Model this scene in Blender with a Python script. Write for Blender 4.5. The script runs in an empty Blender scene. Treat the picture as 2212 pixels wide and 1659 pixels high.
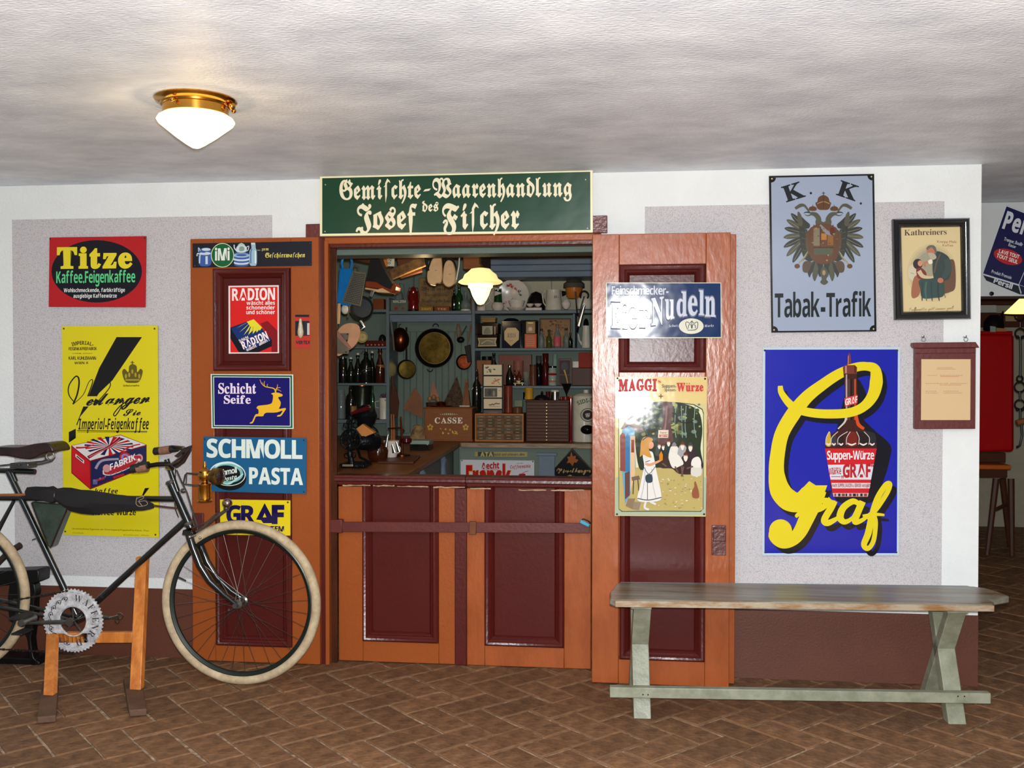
import bpy, math, random
from math import sin, cos, pi, radians, sqrt, atan2
from mathutils import Vector, Matrix
random.seed(7)
S = bpy.context.scene
COL = S.collection
# ---------------- camera, world, lights, exposure ----------------
FPX = 2150.0; TH = radians(6.7); PI_ = radians(1.05)
CAM = Vector((0.0, -4.6, 1.42)); H = 2.305
F = Vector((-sin(TH)*cos(PI_), cos(TH)*cos(PI_), -sin(PI_)))
R = Vector((cos(TH), sin(TH), 0)); U = R.cross(F)
cd = bpy.data.cameras.new('camera'); cam = bpy.data.objects.new('camera', cd); COL.objects.link(cam)
cd.sensor_width = 36.0; cd.lens = FPX/2212*36.0; cd.clip_start = 0.05
cam.matrix_world = Matrix(((R.x, U.x, -F.x, CAM.x), (R.y, U.y, -F.y, CAM.y), (R.z, U.z, -F.z, CAM.z), (0, 0, 0, 1)))
S.camera = cam
W = bpy.data.worlds.new('world'); S.world = W; W.use_nodes = True
W.node_tree.nodes['Background'].inputs[0].default_value = (0.84, 0.93, 1.0, 1)
W.node_tree.nodes['Background'].inputs[1].default_value = 0.29
S.view_settings.view_transform = 'Standard'; S.view_settings.look = 'None'
S.view_settings.gamma = 1; S.view_settings.use_curve_mapping = False
S.view_settings.exposure = 0.0
def lamp(name, loc, power, rad, col=(1, 1, 1), typ='POINT'):
    l = bpy.data.lights.new(name, typ); l.energy = power; l.color = col
    l.shadow_soft_size = rad
    o = bpy.data.objects.new(name, l); COL.objects.link(o); o.location = loc
    return o
lamp('flash_light', CAM + U*0.05 + R*0.015, 620, 0.022, (0.985, 1, 1))      # the camera's own flash
lamp('ceiling_bulb', (-1.43, -1.42, 2.14), 3.5, 0.05, (1, 0.72, 0.38))
lamp('shop_bulb', (-1.13, 1.0, 1.86), 8, 0.05, (1, 0.72, 0.38))
lamp('side_room_bulb', (2.75, 2.0, 1.7), 1.0, 0.05, (1, 0.72, 0.38))

# ---------------- pixel -> world on a real plane ----------------
def ray(x, y): return F + R*((x-1106)/FPX) + U*((829.5-y)/FPX)
def at(x, y, Y):
    d = ray(x, y); return CAM + d*((Y-CAM.y)/d.y)
def atz(x, y, z):
    d = ray(x, y); return CAM + d*((z-CAM.z)/d.z)
def mpp(x, Y): return (at(x+1, 829, Y)-at(x, 829, Y)).x
def zp(x, Y): return (at(x, 829, Y)-at(x, 830, Y)).z
# ---------------- materials ----------------
def lin(c):
    return tuple(((v/255)/12.92 if v/255 <= 0.04045 else ((v/255+0.055)/1.055)**2.4) for v in c)
MC = {}
def M(name, rgb=(128, 128, 128), rough=.5, metal=0., var=.12, vs=8., bump=.0, bs=60., st=(1, 1, 1), coat=0., trans=0., emit=0., emcol=None, rgb2=None, rnd=0., spec=.5, thr=None, vd=4.0, alpha=1.0):
    if name in MC: return MC[name]
    m = bpy.data.materials.new(name); m.use_nodes = True; MC[name] = m
    nt = m.node_tree; N = nt.nodes; Lk = nt.links; b = N['Principled BSDF']
    b.inputs['Roughness'].default_value = rough; b.inputs['Metallic'].default_value = metal
    b.inputs['Specular IOR Level'].default_value = spec
    b.inputs['Coat Weight'].default_value = coat; b.inputs['Coat Roughness'].default_value = .12
    if trans: b.inputs['Transmission Weight'].default_value = trans; b.inputs['IOR'].default_value = 1.45
    if alpha < 1: b.inputs['Alpha'].default_value = alpha
    c1 = lin(rgb); c2 = lin(rgb2) if rgb2 else tuple(v*(1-var*2) for v in c1)
    tc = N.new('ShaderNodeTexCoord'); mp = N.new('ShaderNodeMapping'); mp.inputs['Scale'].default_value = st
    Lk.new(tc.outputs['Object'], mp.inputs[0])
    nz = N.new('ShaderNodeTexNoise'); nz.inputs['Scale'].default_value = vs; nz.inputs['Detail'].default_value = vd; nz.inputs['Roughness'].default_value = .65
    Lk.new(mp.outputs[0], nz.inputs['Vector'])
    cr = N.new('ShaderNodeValToRGB'); Lk.new(nz.outputs['Fac'], cr.inputs[0])
    a, z = thr or (.35, .65)
    cr.color_ramp.elements[0].position = a; cr.color_ramp.elements[1].position = z
    cr.color_ramp.elements[0].color = (*c2, 1); cr.color_ramp.elements[1].color = (*c1, 1)
    out = cr.outputs[0]
    if rnd:
        oi = N.new('ShaderNodeObjectInfo'); hs = N.new('ShaderNodeHueSaturation')
        mr = N.new('ShaderNodeMapRange'); mr.inputs[3].default_value = 1-rnd; mr.inputs[4].default_value = 1+rnd
        Lk.new(oi.outputs['Random'], mr.inputs[0]); Lk.new(mr.outputs[0], hs.inputs['Value']); Lk.new(out, hs.inputs['Color']); out = hs.outputs[0]
    Lk.new(out, b.inputs['Base Color'])
    if emit:
        b.inputs['Emission Color'].default_value = (*(emcol or c1), 1); b.inputs['Emission Strength'].default_value = emit
    if bump:
        n2 = N.new('ShaderNodeTexNoise'); n2.inputs['Scale'].default_value = bs; n2.inputs['Detail'].default_value = 3
        Lk.new(mp.outputs[0], n2.inputs['Vector'])
        bp = N.new('ShaderNodeBump'); bp.inputs['Strength'].default_value = bump; bp.inputs['Distance'].default_value = .01
        Lk.new(n2.outputs['Fac'], bp.inputs['Height']); Lk.new(bp.outputs[0], b.inputs['Normal'])
    return m
def PM(name, rough, bump=0., bs=12., metal=0., spec=.5, dist=.01):      # printed / enamelled surface, colours from the mesh attribute
    if name in MC: return MC[name]
    m = bpy.data.materials.new(name); m.use_nodes = True; MC[name] = m
    N = m.node_tree.nodes; Lk = m.node_tree.links; b = N['Principled BSDF']
    b.inputs['Roughness'].default_value = rough; b.inputs['Metallic'].default_value = metal; b.inputs['Specular IOR Level'].default_value = spec
    a = N.new('ShaderNodeAttribute'); a.attribute_name = 'Col'; Lk.new(a.outputs['Color'], b.inputs['Base Color'])
    if bump:
        tc = N.new('ShaderNodeTexCoord'); n2 = N.new('ShaderNodeTexNoise'); n2.inputs['Scale'].default_value = bs; n2.inputs['Detail'].default_value = 2
        Lk.new(tc.outputs['Object'], n2.inputs['Vector'])
        bp = N.new('ShaderNodeBump'); bp.inputs['Strength'].default_value = bump; bp.inputs['Distance'].default_value = dist
        Lk.new(n2.outputs['Fac'], bp.inputs['Height']); Lk.new(bp.outputs[0], b.inputs['Normal'])
    return m
ENAMEL = PM('enamel', .16, .12, 9); PAPER = PM('paper_print', .6); TINP = PM('tin_print', .3, .08, 14); MATT = PM('matt_print', .75)
GLOSSY = PM('glossy_enamel', .22, .22, 7)
# ---------------- mesh builder ----------------
LOC = {}
class MB:
    def __init__(s): s.v = []; s.f = []; s.c = []
    def add(s, vs, fs):
        o = len(s.v); s.v += [Vector(v) for v in vs]; s.f += [[i+o for i in f] for f in fs]; return s
    def box(s, x0, x1, y0, y1, z0, z1):
        return s.add([(x0, y0, z0), (x1, y0, z0), (x1, y1, z0), (x0, y1, z0), (x0, y0, z1), (x1, y0, z1), (x1, y1, z1), (x0, y1, z1)],
                     [(0, 3, 2, 1), (4, 5, 6, 7), (0, 1, 5, 4), (1, 2, 6, 5), (2, 3, 7, 6), (3, 0, 4, 7)])
    def hexa(s, a, b):           # two quads (lists of 4 points) joined
        return s.add(list(a)+list(b), [(0, 3, 2, 1), (4, 5, 6, 7), (0, 1, 5, 4), (1, 2, 6, 5), (2, 3, 7, 6), (3, 0, 4, 7)])
    def beam(s, p, q, w, h, up=(0, 0, 1)):
        p = Vector(p); q = Vector(q); d = (q-p).normalized(); sd = d.cross(Vector(up)).normalized(); u2 = sd.cross(d)
        A = [p-sd*w/2-u2*h/2, p+sd*w/2-u2*h/2, p+sd*w/2+u2*h/2, p-sd*w/2+u2*h/2]
        return s.hexa(A, [a+(q-p) for a in A])
    def prism(s, pts, vec):      # planar polygon (3D points) pushed along vec
        n = len(pts); pts = [Vector(p) for p in pts]; vec = Vector(vec)
        return s.add(pts+[p+vec for p in pts], [list(range(n))[::-1], list(range(n, 2*n))]+[(i, (i+1) % n, (i+1) % n+n, i+n) for i in range(n)])
    def lathe(s, o, prof, n=20, ax=(0, 0, 1), caps=True):     # prof: (radius, distance along axis)
        o = Vector(o); ax = Vector(ax).normalized(); t = Vector((1, 0, 0)) if abs(ax.x) < .9 else Vector((0, 1, 0))
        a = ax.cross(t).normalized(); b = ax.cross(a); vs = []; fs = []
        for r, h in prof:
            for k in range(n):
                w = 2*pi*k/n; vs.append(o+ax*h+(a*cos(w)+b*sin(w))*max(r, 1e-4))
        for i in range(len(prof)-1):
            for k in range(n):
                k2 = (k+1) % n; fs.append((i*n+k, i*n+k2, (i+1)*n+k2, (i+1)*n+k))
        if caps: fs.append(list(range(n))[::-1]); fs.append([(len(prof)-1)*n+k for k in range(n)])
        return s.add(vs, fs)
    def tube(s, pts, r, n=8, flat=1.0):
        pts = [Vector(p) for p in pts]; m = len(pts); rs = r if isinstance(r, (list, tuple)) else [r]*m
        vs = []; fs = []; a = None
        for i, p in enumerate(pts):
            d = (pts[min(i+1, m-1)]-pts[max(i-1, 0)]).normalized()
            if a is None:
                t = Vector((0, 1, 0)) if abs(d.y) < .9 else Vector((1, 0, 0)); a = d.cross(t).normalized()
            a = (a-d*a.dot(d)).normalized(); b = d.cross(a)
            for k in range(n):
                w = 2*pi*k/n; vs.append(p+(a*cos(w)+b*sin(w)*flat)*rs[i])
        for i in range(m-1):
            for k in range(n):
                k2 = (k+1) % n; fs.append((i*n+k, i*n+k2, (i+1)*n+k2, (i+1)*n+k))
        fs.append(list(range(n))[::-1]); fs.append([(m-1)*n+k for k in range(n)])
        return s.add(vs, fs)
    def ball(s, c, r, n=12):
        r = (r, r, r) if not isinstance(r, (list, tuple)) else r; c = Vector(c); vs = []; fs = []; m = n//2+1
        for i in range(m+1):
            t = pi*i/m
            for k in range(n): w = 2*pi*k/n; vs.append(c+Vector((r[0]*sin(t)*cos(w), r[1]*sin(t)*sin(w), r[2]*cos(t))))
        for i in range(m):
            for k in range(n): k2 = (k+1) % n; fs.append((i*n+k, (i+1)*n+k, (i+1)*n+k2, i*n+k2))
        return s.add(vs, fs)
    def torus(s, c, nrm, R_, r, n=32, m=8, a0=0, a1=2*pi):
        c = Vector(c); nrm = Vector(nrm).normalized(); t = Vector((0, 0, 1)) if abs(nrm.z) < .9 else Vector((1, 0, 0))
        a = nrm.cross(t).normalized(); b = nrm.cross(a); full = abs(a1-a0-2*pi) < 1e-6; k_ = n if full else n+1; vs = []; fs = []
        for i in range(k_):
            w = a0+(a1-a0)*i/n; d = a*cos(w)+b*sin(w)
            for j in range(m): q = 2*pi*j/m; vs.append(c+d*(R_+r*cos(q))+nrm*r*sin(q))
        for i in range(n):
            i2 = (i+1) % k_
            for j in range(m): j2 = (j+1) % m; fs.append((i*m+j, i2*m+j, i2*m+j2, i*m+j2))
        return s.add(vs, fs)
    def ring(s, q, prof, open_top=False):        # q: 4 corner points in plane order; prof: (inset, y offset towards the room is negative)
        c = sum(q, Vector())/4; vs = []; k = len(prof)
        for ins, dy in prof:
            for i in range(4):
                p = q[i]; sx = 1 if p.x < c.x else -1; sz = 1 if p.z < c.z else -1
                vs.append(Vector((p.x+sx*ins, p.y+dy, p.z+(0 if open_top and sz < 0 else sz*ins))))
        fs = [(i*4+j, i*4+(j+1) % 4, (i+1)*4+(j+1) % 4, (i+1)*4+j) for i in range(k-1) for j in range(4) if not (open_top and j == 0)]
        return s.add(vs, fs)
def link_mesh(name, vs, fs, mat, parent, smooth, bevel=0, cols=None, loc=None):
    if parent is None and loc is None:
        xs = [v.x for v in vs]; ys = [v.y for v in vs]; zs = [v.z for v in vs]
        loc = Vector(((min(xs)+max(xs))/2, (min(ys)+max(ys))/2, min(zs)))
    base = LOC[parent.name] if parent is not None else loc
    me = bpy.data.meshes.new(name); me.from_pydata([tuple(v-base) for v in vs], [], fs); me.update()
    me.materials.append(mat)
    if cols:
        at_ = me.color_attributes.new('Col', 'FLOAT_COLOR', 'CORNER'); buf = []
        for p, c in zip(me.polygons, cols): buf += [*c, 1.0]*p.loop_total
        at_.data.foreach_set('color', buf)
    o = bpy.data.objects.new(name, me); COL.objects.link(o)
    if parent is not None: o.parent = parent; LOC[o.name] = base
    else: o.location = loc; LOC[o.name] = Vector(loc)
    if smooth:
        me.shade_smooth(); me.set_sharp_from_angle(angle=radians(38))
    if bevel:
        b = o.modifiers.new('bevel', 'BEVEL'); b.width = bevel; b.segments = 2; b.limit_method = 'ANGLE'; b.angle_limit = radians(50)
    return o
def obj(name, mb, mat, parent=None, bevel=0, smooth=True, loc=None): return link_mesh(name, mb.v, mb.f, mat, parent, smooth, bevel, None, loc)
def tag(o, label, cat, group=None):
    o['label'] = label; o['category'] = cat
    if group: o['group'] = group
    return o
def thing(name, label, cat, loc, group=None):
    o = bpy.data.objects.new(name, None); COL.objects.link(o); o.location = loc; o.empty_display_size = .05; LOC[o.name] = Vector(loc)
    return tag(o, label, cat, group)
def struct(name, mb, mat, parent=None, **k):
    o = obj(name, mb, mat, parent, **k)
    if parent is None: o['kind'] = 'structure'
    return o
# ---------------- flat print ----------------
GC = {}; FONTC = bpy.data.curves.new("g", "FONT"); FONTO = bpy.data.objects.new("g", FONTC)
ST = {'frak': (0x1D56C, 0x1D586), 'serif': (0x1D400, 0x1D41A), 'script': (0x1D4D0, 0x1D4EA), 'sans': (0x1D5D4, 0x1D5EE), 'serifi': (0x1D468, 0x1D482), 'sansi': (0x1D63C, 0x1D656)}
def rawglyph(ch, bold):
    c = FONTC; c.body = ch; c.resolution_u = 3; c.offset = bold
    m = bpy.data.meshes.new_from_object(FONTO)
    vs = [(v.co.x, v.co.y) for v in m.vertices]; fs = [tuple(p.vertices) for p in m.polygons]
    bpy.data.meshes.remove(m)
    return vs, fs
def glyph(ch, style, bold):
    k = (ch, style, bold)
    if k in GC: return GC[k]
    if ch == 'ſ' and style == 'frak':
        g = ([(.0, .44), (.1, .52), (.1, .60), (.22, .78), (.34, .70), (.40, .60), (.27, .66), (.2, .58), (.2, .12), (.13, -.17), (.1, .12), (.1, .46)], [tuple(range(12))])
    elif ch in 'äöüÄÖÜ' and style in ST:
        v, f, w = glyph({'ä': 'a', 'ö': 'o', 'ü': 'u', 'Ä': 'A', 'Ö': 'O', 'Ü': 'U'}[ch], style, bold)
        v = list(v); f = list(f); y = .58 if ch.islower() else .76
        for x in (w*.27, w*.73):
            n = len(v); v += [(x-.05, y), (x+.05, y), (x+.05, y+.11), (x-.05, y+.11)]; f.append((n, n+1, n+2, n+3))
        g = (v, f)
    elif style in ST and ch.isascii() and ch.isalpha():
        a, b = ST[style]; g = rawglyph(chr((a+ord(ch)-65) if ch.isupper() else (b+ord(ch)-97)), bold)
    else: g = rawglyph(ch, bold if style == 'plain' else max(bold, .022))
    vs, fs = g
    if not vs: GC[k] = ([], [], .25); return GC[k]
    x0 = min(p[0] for p in vs); x1 = max(p[0] for p in vs)
    GC[k] = ([(p[0]-x0, p[1]) for p in vs], fs, x1-x0); return GC[k]
def layout(s, style, bold, track):
    x = 0; out = []
    for ch in s:
        if ch == ' ': x += .26; continue
        v, f, w = glyph(ch, style, bold); out.append((v, f, x, w)); x += w+track
    return out, x-track
class Draw:
    STEP = 2.5e-5
    def __init__(s, Y, ox=0, oy=0, sc=1, base=.0002): s.Y = Y; s.ox = ox; s.oy = oy; s.sc = sc; s.base = base; s.L = 0; s.v = []; s.f = []; s.c = []
    def P(s, x, y): return at(s.ox+x/s.sc, s.oy+y/s.sc, s.Y-s.base-s.L*s.STEP)
    def raw(s, pts, fs, col, ramp=0):
        o = len(s.v); s.v += [s.P(*p)-Vector((0, ramp*i, 0)) for i, p in enumerate(pts)]; c = lin(col)
        for f in fs: s.f.append([i+o for i in f]); s.c.append(c)
        return s
    def poly(s, pts, col): s.L += 1; return s.raw(pts, [tuple(range(len(pts)))], col)
    def rect(s, x0, y0, x1, y1, col): return s.poly([(x0, y0), (x1, y0), (x1, y1), (x0, y1)], col)
    def ell(s, cx, cy, rx, ry, col, rot=0, n=28):
        return s.poly([(cx+rx*cos(t)*cos(rot)-ry*sin(t)*sin(rot), cy+rx*cos(t)*sin(rot)+ry*sin(t)*cos(rot)) for t in [2*pi*k/n for k in range(n)]], col)
    def blob(s, pts, col, n=4): return s.poly(crom(pts, True, n), col)
    def line(s, pts, w, col, smooth=True, n=5):
        if smooth and len(pts) > 2: pts2 = crom(pts, False, n)
        else: pts2 = pts
        m = len(pts2); ws = w if isinstance(w, (list, tuple)) else [w, w]; s.L += 1; L = []
        for i, p in enumerate(pts2):
            a = pts2[max(i-1, 0)]; b = pts2[min(i+1, m-1)]; dx, dy = b[0]-a[0], b[1]-a[1]; q = sqrt(dx*dx+dy*dy) or 1
            t = i/(m-1)*(len(ws)-1); k = min(int(t), len(ws)-2); ww = (ws[k]+(ws[k+1]-ws[k])*(t-k))/2
            L.append((p[0]-dy/q*ww, p[1]+dx/q*ww)); L.append((p[0]+dy/q*ww, p[1]-dx/q*ww))
        return s.raw(L, [(2*i, 2*i+1, 2*i+3, 2*i+2) for i in range(m-1)], col, 1.5e-6 if m > 12 else 0)
    def text(s, t, x0, y0, x1, y1, h, col, style='plain', bold=.0, track=.07, up=None, shear=0, ys=1.0):
        L, w = layout(t, style, bold, track); s.L += 1; ux, uy = up or (shear*h, -h)
        for v, f, x, gw in L:
            s.raw([(x0+(x1-x0)*(x+a)/w+ux*b/.69*ys, y0+(y1-y0)*(x+a)/w+uy*b/.69*ys) for a, b in v], f, col)
        return s
    def arc(s, t, cx, cy, r, a0, a1, h, col, style='plain', bold=0., track=.07, inner=False):   # angles in degrees, clockwise from the top
        L, w = layout(t, style, bold, track); s.L += 1
        for v, f, x, gw in L:
            m = radians(a0+(a1-a0)*(x+gw/2)/w); k = radians(abs(a1-a0))*r/w; sg = 1 if a1 > a0 else -1
            up = (sin(m)*sg, -cos(m)*sg); rt = (cos(m), sin(m)) if sg > 0 else (-cos(m), -sin(m))
            ox, oy = cx+r*sin(m), cy-r*cos(m)
            if sg < 0: up = (-sin(m), cos(m)); rt = (-cos(m), -sin(m))
            s.raw([(ox+rt[0]*(a-gw/2)*k+up[0]*b/.69*h, oy+rt[1]*(a-gw/2)*k+up[1]*b/.69*h) for a, b in v], f, col)
        return s
    def build(s, name, mat, parent=None): return link_mesh(name, s.v, s.f, mat, parent, False, 0, s.c)
def crom(P, closed, n=4):
    m = len(P); out = []
    for i in range(m if closed else m-1):
        p = [P[(i+k) % m] if closed else P[max(0, min(m-1, i+k))] for k in (-1, 0, 1, 2)]
        for j in range(n):
            t = j/n; out.append(tuple(.5*(2*p[1][d]+(p[2][d]-p[0][d])*t+(2*p[0][d]-5*p[1][d]+4*p[2][d]-p[3][d])*t*t+(3*p[1][d]-p[0][d]-3*p[2][d]+p[3][d])*t**3) for d in (0, 1)))
    if not closed: out.append(tuple(P[-1][:2]))
    return out
def sheet(name, quad, Y, th, col, mat, parent, base=0., rim=None, radius=0):
    """a solid plate with the given pixel corners TL,TR,BR,BL, its front face on plane Y"""
    q = [at(x, y, Y) for x, y in quad]; c = lin(col); vs = q+[p+Vector((0, th, 0)) for p in q]
    fs = [(0, 3, 2, 1), (4, 5, 6, 7), (0, 1, 5, 4), (1, 2, 6, 5), (2, 3, 7, 6), (3, 0, 4, 7)]
    rc = lin(rim) if rim else c
    return link_mesh(name, vs, fs, mat, parent, False, 0, [c, rc, rc, rc, rc, rc])
def pxbox(x0, y0, x1, y1, Y, d, mb=None):
    """box whose front face (plane Y) covers the pixel rectangle"""
    a = at(x0, (y0+y1)/2, Y).x; b = at(x1, (y0+y1)/2, Y).x; m = (x0+x1)/2
    return (mb or MB()).box(a, b, Y, Y+d, at(m, y1, Y).z, at(m, y0, Y).z)
# ---------------- materials of the room ----------------
WHITE = M('white_plaster', (226, 229, 228), .75, var=.02, vs=6, bump=.25, bs=90)
CEILM = M('ceiling_paint', (240, 247, 255), .5, rgb2=(200, 207, 219), vs=3.6, vd=10, st=(.75, 1.2, 1), bump=.34, bs=90, thr=(.3, .66), spec=.3)
DADO = M('dado_brown', (94, 50, 32), .55, var=.06, vs=5, bump=.15, bs=120)
DARKP = M('dark_plaster', (120, 110, 92), .8, var=.1, vs=3)
MORTAR = M('mortar', (176, 148, 120), .9, rgb2=(100, 80, 62), vs=30, bump=.5, bs=90)
BRICKM = M('clay_brick', (136, 98, 67), .62, rgb2=(80, 56, 38), vs=16, vd=6, bump=.5, bs=45, rnd=.2, thr=(.3, .7), spec=.35)
ORANGE = M('ochre_paint', (150, 76, 31), .34, var=.05, vs=3, bump=.12, bs=70, spec=.3)
ORANGER = M('ochre_paint_worn', (156, 80, 38), .28, rgb2=(138, 68, 30), vs=14, vd=6, bump=.16, bs=46, st=(1, 1, .4), spec=.38, thr=(.3, .6))
MAROON = M('maroon_paint', (82, 25, 21), .3, var=.08, vs=4, bump=.14, bs=60, spec=.38)
MAROOND = M('maroon_panel', (78, 27, 24), .28, var=.06, vs=3, bump=.08, bs=50, spec=.22)
JAMB = M('brown_jamb', (74, 36, 16), .6, spec=.1, rgb2=(50, 22, 10), vs=5, st=(3, 3, .5), bump=.2)
TEAL = M('teal_paint', (104, 118, 108), .5, spec=.1, var=.06, vs=4, bump=.15, bs=50)
TEALD = M('teal_paint_shelf', (98, 112, 116), .45, spec=.15, var=.07, vs=6, bump=.2, bs=40)
BLUEG = M('blue_grey_paint', (104, 120, 136), .42, spec=.15, var=.06, vs=3, st=(1, 3, 3), bump=.2)
CREAMW = M('cream_board', (170, 164, 142), .6, spec=.1, var=.04)
def specklemat():
    m = M('speckled_paint', (190, 184, 188), .7, bump=.2, bs=120); nt = m.node_tree; N = nt.nodes; L = nt.links
    b = N['Principled BSDF']; tc = N.new('ShaderNodeTexCoord')
    nz = N.new('ShaderNodeTexNoise'); nz.inputs['Scale'].default_value = 120; nz.inputs['Detail'].default_value = 1.5; L.new(tc.outputs['Object'], nz.inputs['Vector'])
    s = N.new('ShaderNodeMath'); s.operation = 'SUBTRACT'; s.inputs[1].default_value = .5; L.new(nz.outputs['Fac'], s.inputs[0])
    a = N.new('ShaderNodeMath'); a.operation = 'ABSOLUTE'; L.new(s.outputs[0], a.inputs[0])
    cr = N.new('ShaderNodeValToRGB'); L.new(a.outputs[0], cr.inputs[0])
    cr.color_ramp.elements[0].position = 0; cr.color_ramp.elements[0].color = (*lin((158, 152, 156)), 1)
    cr.color_ramp.elements[1].position = .05; cr.color_ramp.elements[1].color = (*lin((196, 192, 194)), 1)
    L.new(cr.outputs[0], b.inputs['Base Color']); return m
SPECK = specklemat()
# ---------------- room shell ----------------
XL, XR, WT = -4.2, at(2116, 900, 0).x, .24
OX0, OX1, OZ = at(694, 900, 0).x, at(1280, 900, 0).x+.01, at(1000, 510, 0).z
w = MB().prism([(XL, 0, 0), (OX0, 0, 0), (OX0, 0, OZ), (OX1, 0, OZ), (OX1, 0, 0), (XR, 0, 0), (XR, 0, H), (XL, 0, H)], (0, WT, 0))
wall = struct('wall_back', w, WHITE, smooth=False)
def patch(name, x0, x1, z0, z1, mat, th=.004): return obj(name, MB().box(x0, x1, -th, 0, z0, z1), mat, wall, smooth=False)
zt = at(300, 470, 0).z; zb = at(300, 1247, 0).z; zd = at(300, 1270, 0).z
patch('speckled_panel', at(30, 800, 0).x, at(588, 490, 0).x, zb, zt, SPECK)
patch('speckled_panel', at(1393, 470, 0).x, at(2036, 900, 0).x, zb, at(1700, 441, 0).z, SPECK)
patch('painted_dado', XL, OX0-.02, 0, zd, DADO, .006); patch('painted_dado', OX1+.02, XR, 0, zd-.02, DADO, .006)
struct('ceiling', MB().box(-4.6, 5.2, -6.2, 6.2, H, H+.06), CEILM, smooth=False)
# floor: mortar bed with clay bricks laid herringbone, each brick an object
floor = struct('floor', MB().box(-4.6, 5.2, -6.2, 6.2, -.08, -.006), MORTAR, smooth=False)
BW = .138; a0, b0 = -1.226, -.4624; rt2 = sqrt(2)
def brickmesh(vert, seed):
    r = random.Random(seed); g = .0055; X, Y = (BW, 2*BW) if vert else (2*BW, BW)
    c = [(g, g), (X-g, g), (X-g, Y-g), (g, Y-g)]; c = [(x+r.uniform(-.003, .003), y+r.uniform(-.003, .003)) for x, y in c]
    pts = []
    for i in range(4):
        p = c[i]; q = c[(i+1) % 4]; pts += [p, ((p[0]+q[0])/2+r.uniform(-.0022, .0022), (p[1]+q[1])/2+r.uniform(-.0022, .0022))]
    cx, cy = X/2, Y/2; n = 8; ins = [((x-cx)*(1-.004/abs(X/2))+cx, (y-cy)*(1-.004/abs(Y/2))+cy) for x, y in pts]
    vs = [(*p, -.02) for p in pts]+[(*p, -.003) for p in pts]+[(*p, r.uniform(-.0012, .0006)) for p in ins]
    k = 1/rt2; vs = [((x+y)*k, (x-y)*k, z) for x, y, z in vs]
    fs = [(i, i+n, (i+1) % n+n, (i+1) % n) for i in range(n)]+[(i+n, i+2*n, (i+1) % n+2*n, (i+1) % n+n) for i in range(n)]+[list(range(2*n, 3*n))[::-1]]
    me = bpy.data.meshes.new('brick'); me.from_pydata(vs, [], fs); me.update(); me.materials.append(BRICKM); return me, vs, fs
BM = [[brickmesh(v, 10*v+i) for i in range(5)] for v in (0, 1)]
near = []; far = []
for i in range(-60, 61):
    for j in range(-30, 31):
        for vert in (0, 1):
            A = i+2*j; B = i-2*j+vert; a = a0+A*BW; b = b0+B*BW
            x = (a+b)/rt2; y = (a-b)/rt2; ca = a+BW*(.5 if vert else 1); cb = b+BW*(1 if vert else .5); cx = (ca+cb)/rt2; cy = (ca-cb)/rt2
            if cy > 5 or cx > 4.5 or cx < -4 or cy < -4.5: continue
            d = Vector((cx, cy, 0))-CAM; dz = d.dot(F)
            if dz < .5: continue
            px = 1106+FPX*d.dot(R)/dz; py = 829.5-FPX*d.dot(U)/dz
            hid = (cy > .12 and cx < 1.52)
            if -90 < px < 2300 and py < 1760 and not hid: near.append((dz, x, y, vert))
            elif not hid and -900 < px < 3100 and py < 3500: far.append((x, y, vert))
near.sort(); rb = random.Random(3)
for k, (dz, x, y, vert) in enumerate(near[:300]):
    o = bpy.data.objects.new('brick', BM[vert][rb.randrange(5)][0]); COL.objects.link(o); o.parent = floor
    o.location = Vector((x, y, rb.uniform(-.0015, .0012)))-LOC['floor']; o.rotation_euler = (rb.uniform(-.006, .006), rb.uniform(-.006, .006), 0)
far += [(x, y, v) for _, x, y, v in near[300:]]; fb = MB()
for x, y, v in far: _, vs, fs = BM[v][rb.randrange(5)]; fb.add([(a+x, b+y, c) for a, b, c in vs], fs)
o = obj('paving_bricks', fb, BRICKM, floor, smooth=False); o['kind'] = 'stuff'
# ---------------- casing of the opening ----------------
SH = at(1000, 1030, -.02).z
c = MB(); xa, xb, xc = at(694, 900, -.02).x, at(703, 900, -.02).x, at(712, 900, -.02).x
struct('trim_1', MB().box(at(690.5, 900, -.03).x, xb, -.03, 0, 0, OZ), MAROON, bevel=.003)
struct('trim_2', MB().box(xb, xc, -.035, .0, 0, OZ-.015), ORANGE, bevel=.003)
struct('trim_3', MB().prism([Vector((OX0-.03, -.002, 0)), Vector((at(728, 900, 0).x, -.002, 0)), Vector((at(729, 900, .028).x, .028, 0)), Vector((at(727.5, 900, WT+.02).x, WT+.02, 0)), Vector((OX0-.03, WT+.02, 0))], (0, 0, OZ)), JAMB, bevel=.003)
struct('trim_4', MB().box(xb, OX1+.004, -.03, .01, at(1000, 523, -.03).z, OZ), ORANGE, bevel=.004)
struct('trim_5', MB().box(xc, OX1, -.015, .06, at(1000, 532, -.015).z, at(1000, 522, -.015).z), MAROON, bevel=.004)
struct('trim_6', MB().box(OX0, OX1, .1, WT+.02, at(1000, 548, .1).z, at(1000, 529, .1).z), TEAL, bevel=.004)
struct('trim_7', MB().box(OX1-.008, OX1+.03, -.02, WT, 0, OZ), ORANGE, bevel=.003)
# maroon lintel board whose two ends show beside the sign
a = at(660, 484, -.02); b = at(1313, 466, -.02)
q = [at(660, 484, -.02), at(1312, 465, -.02), at(1312, 503, -.02), at(660, 516, -.02)]
struct('trim_8', MB().prism(q, (0, .02, 0)), M('lintel_maroon', (104, 44, 38), .35, var=.1, vs=10, bump=.3), bevel=.003)
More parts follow.
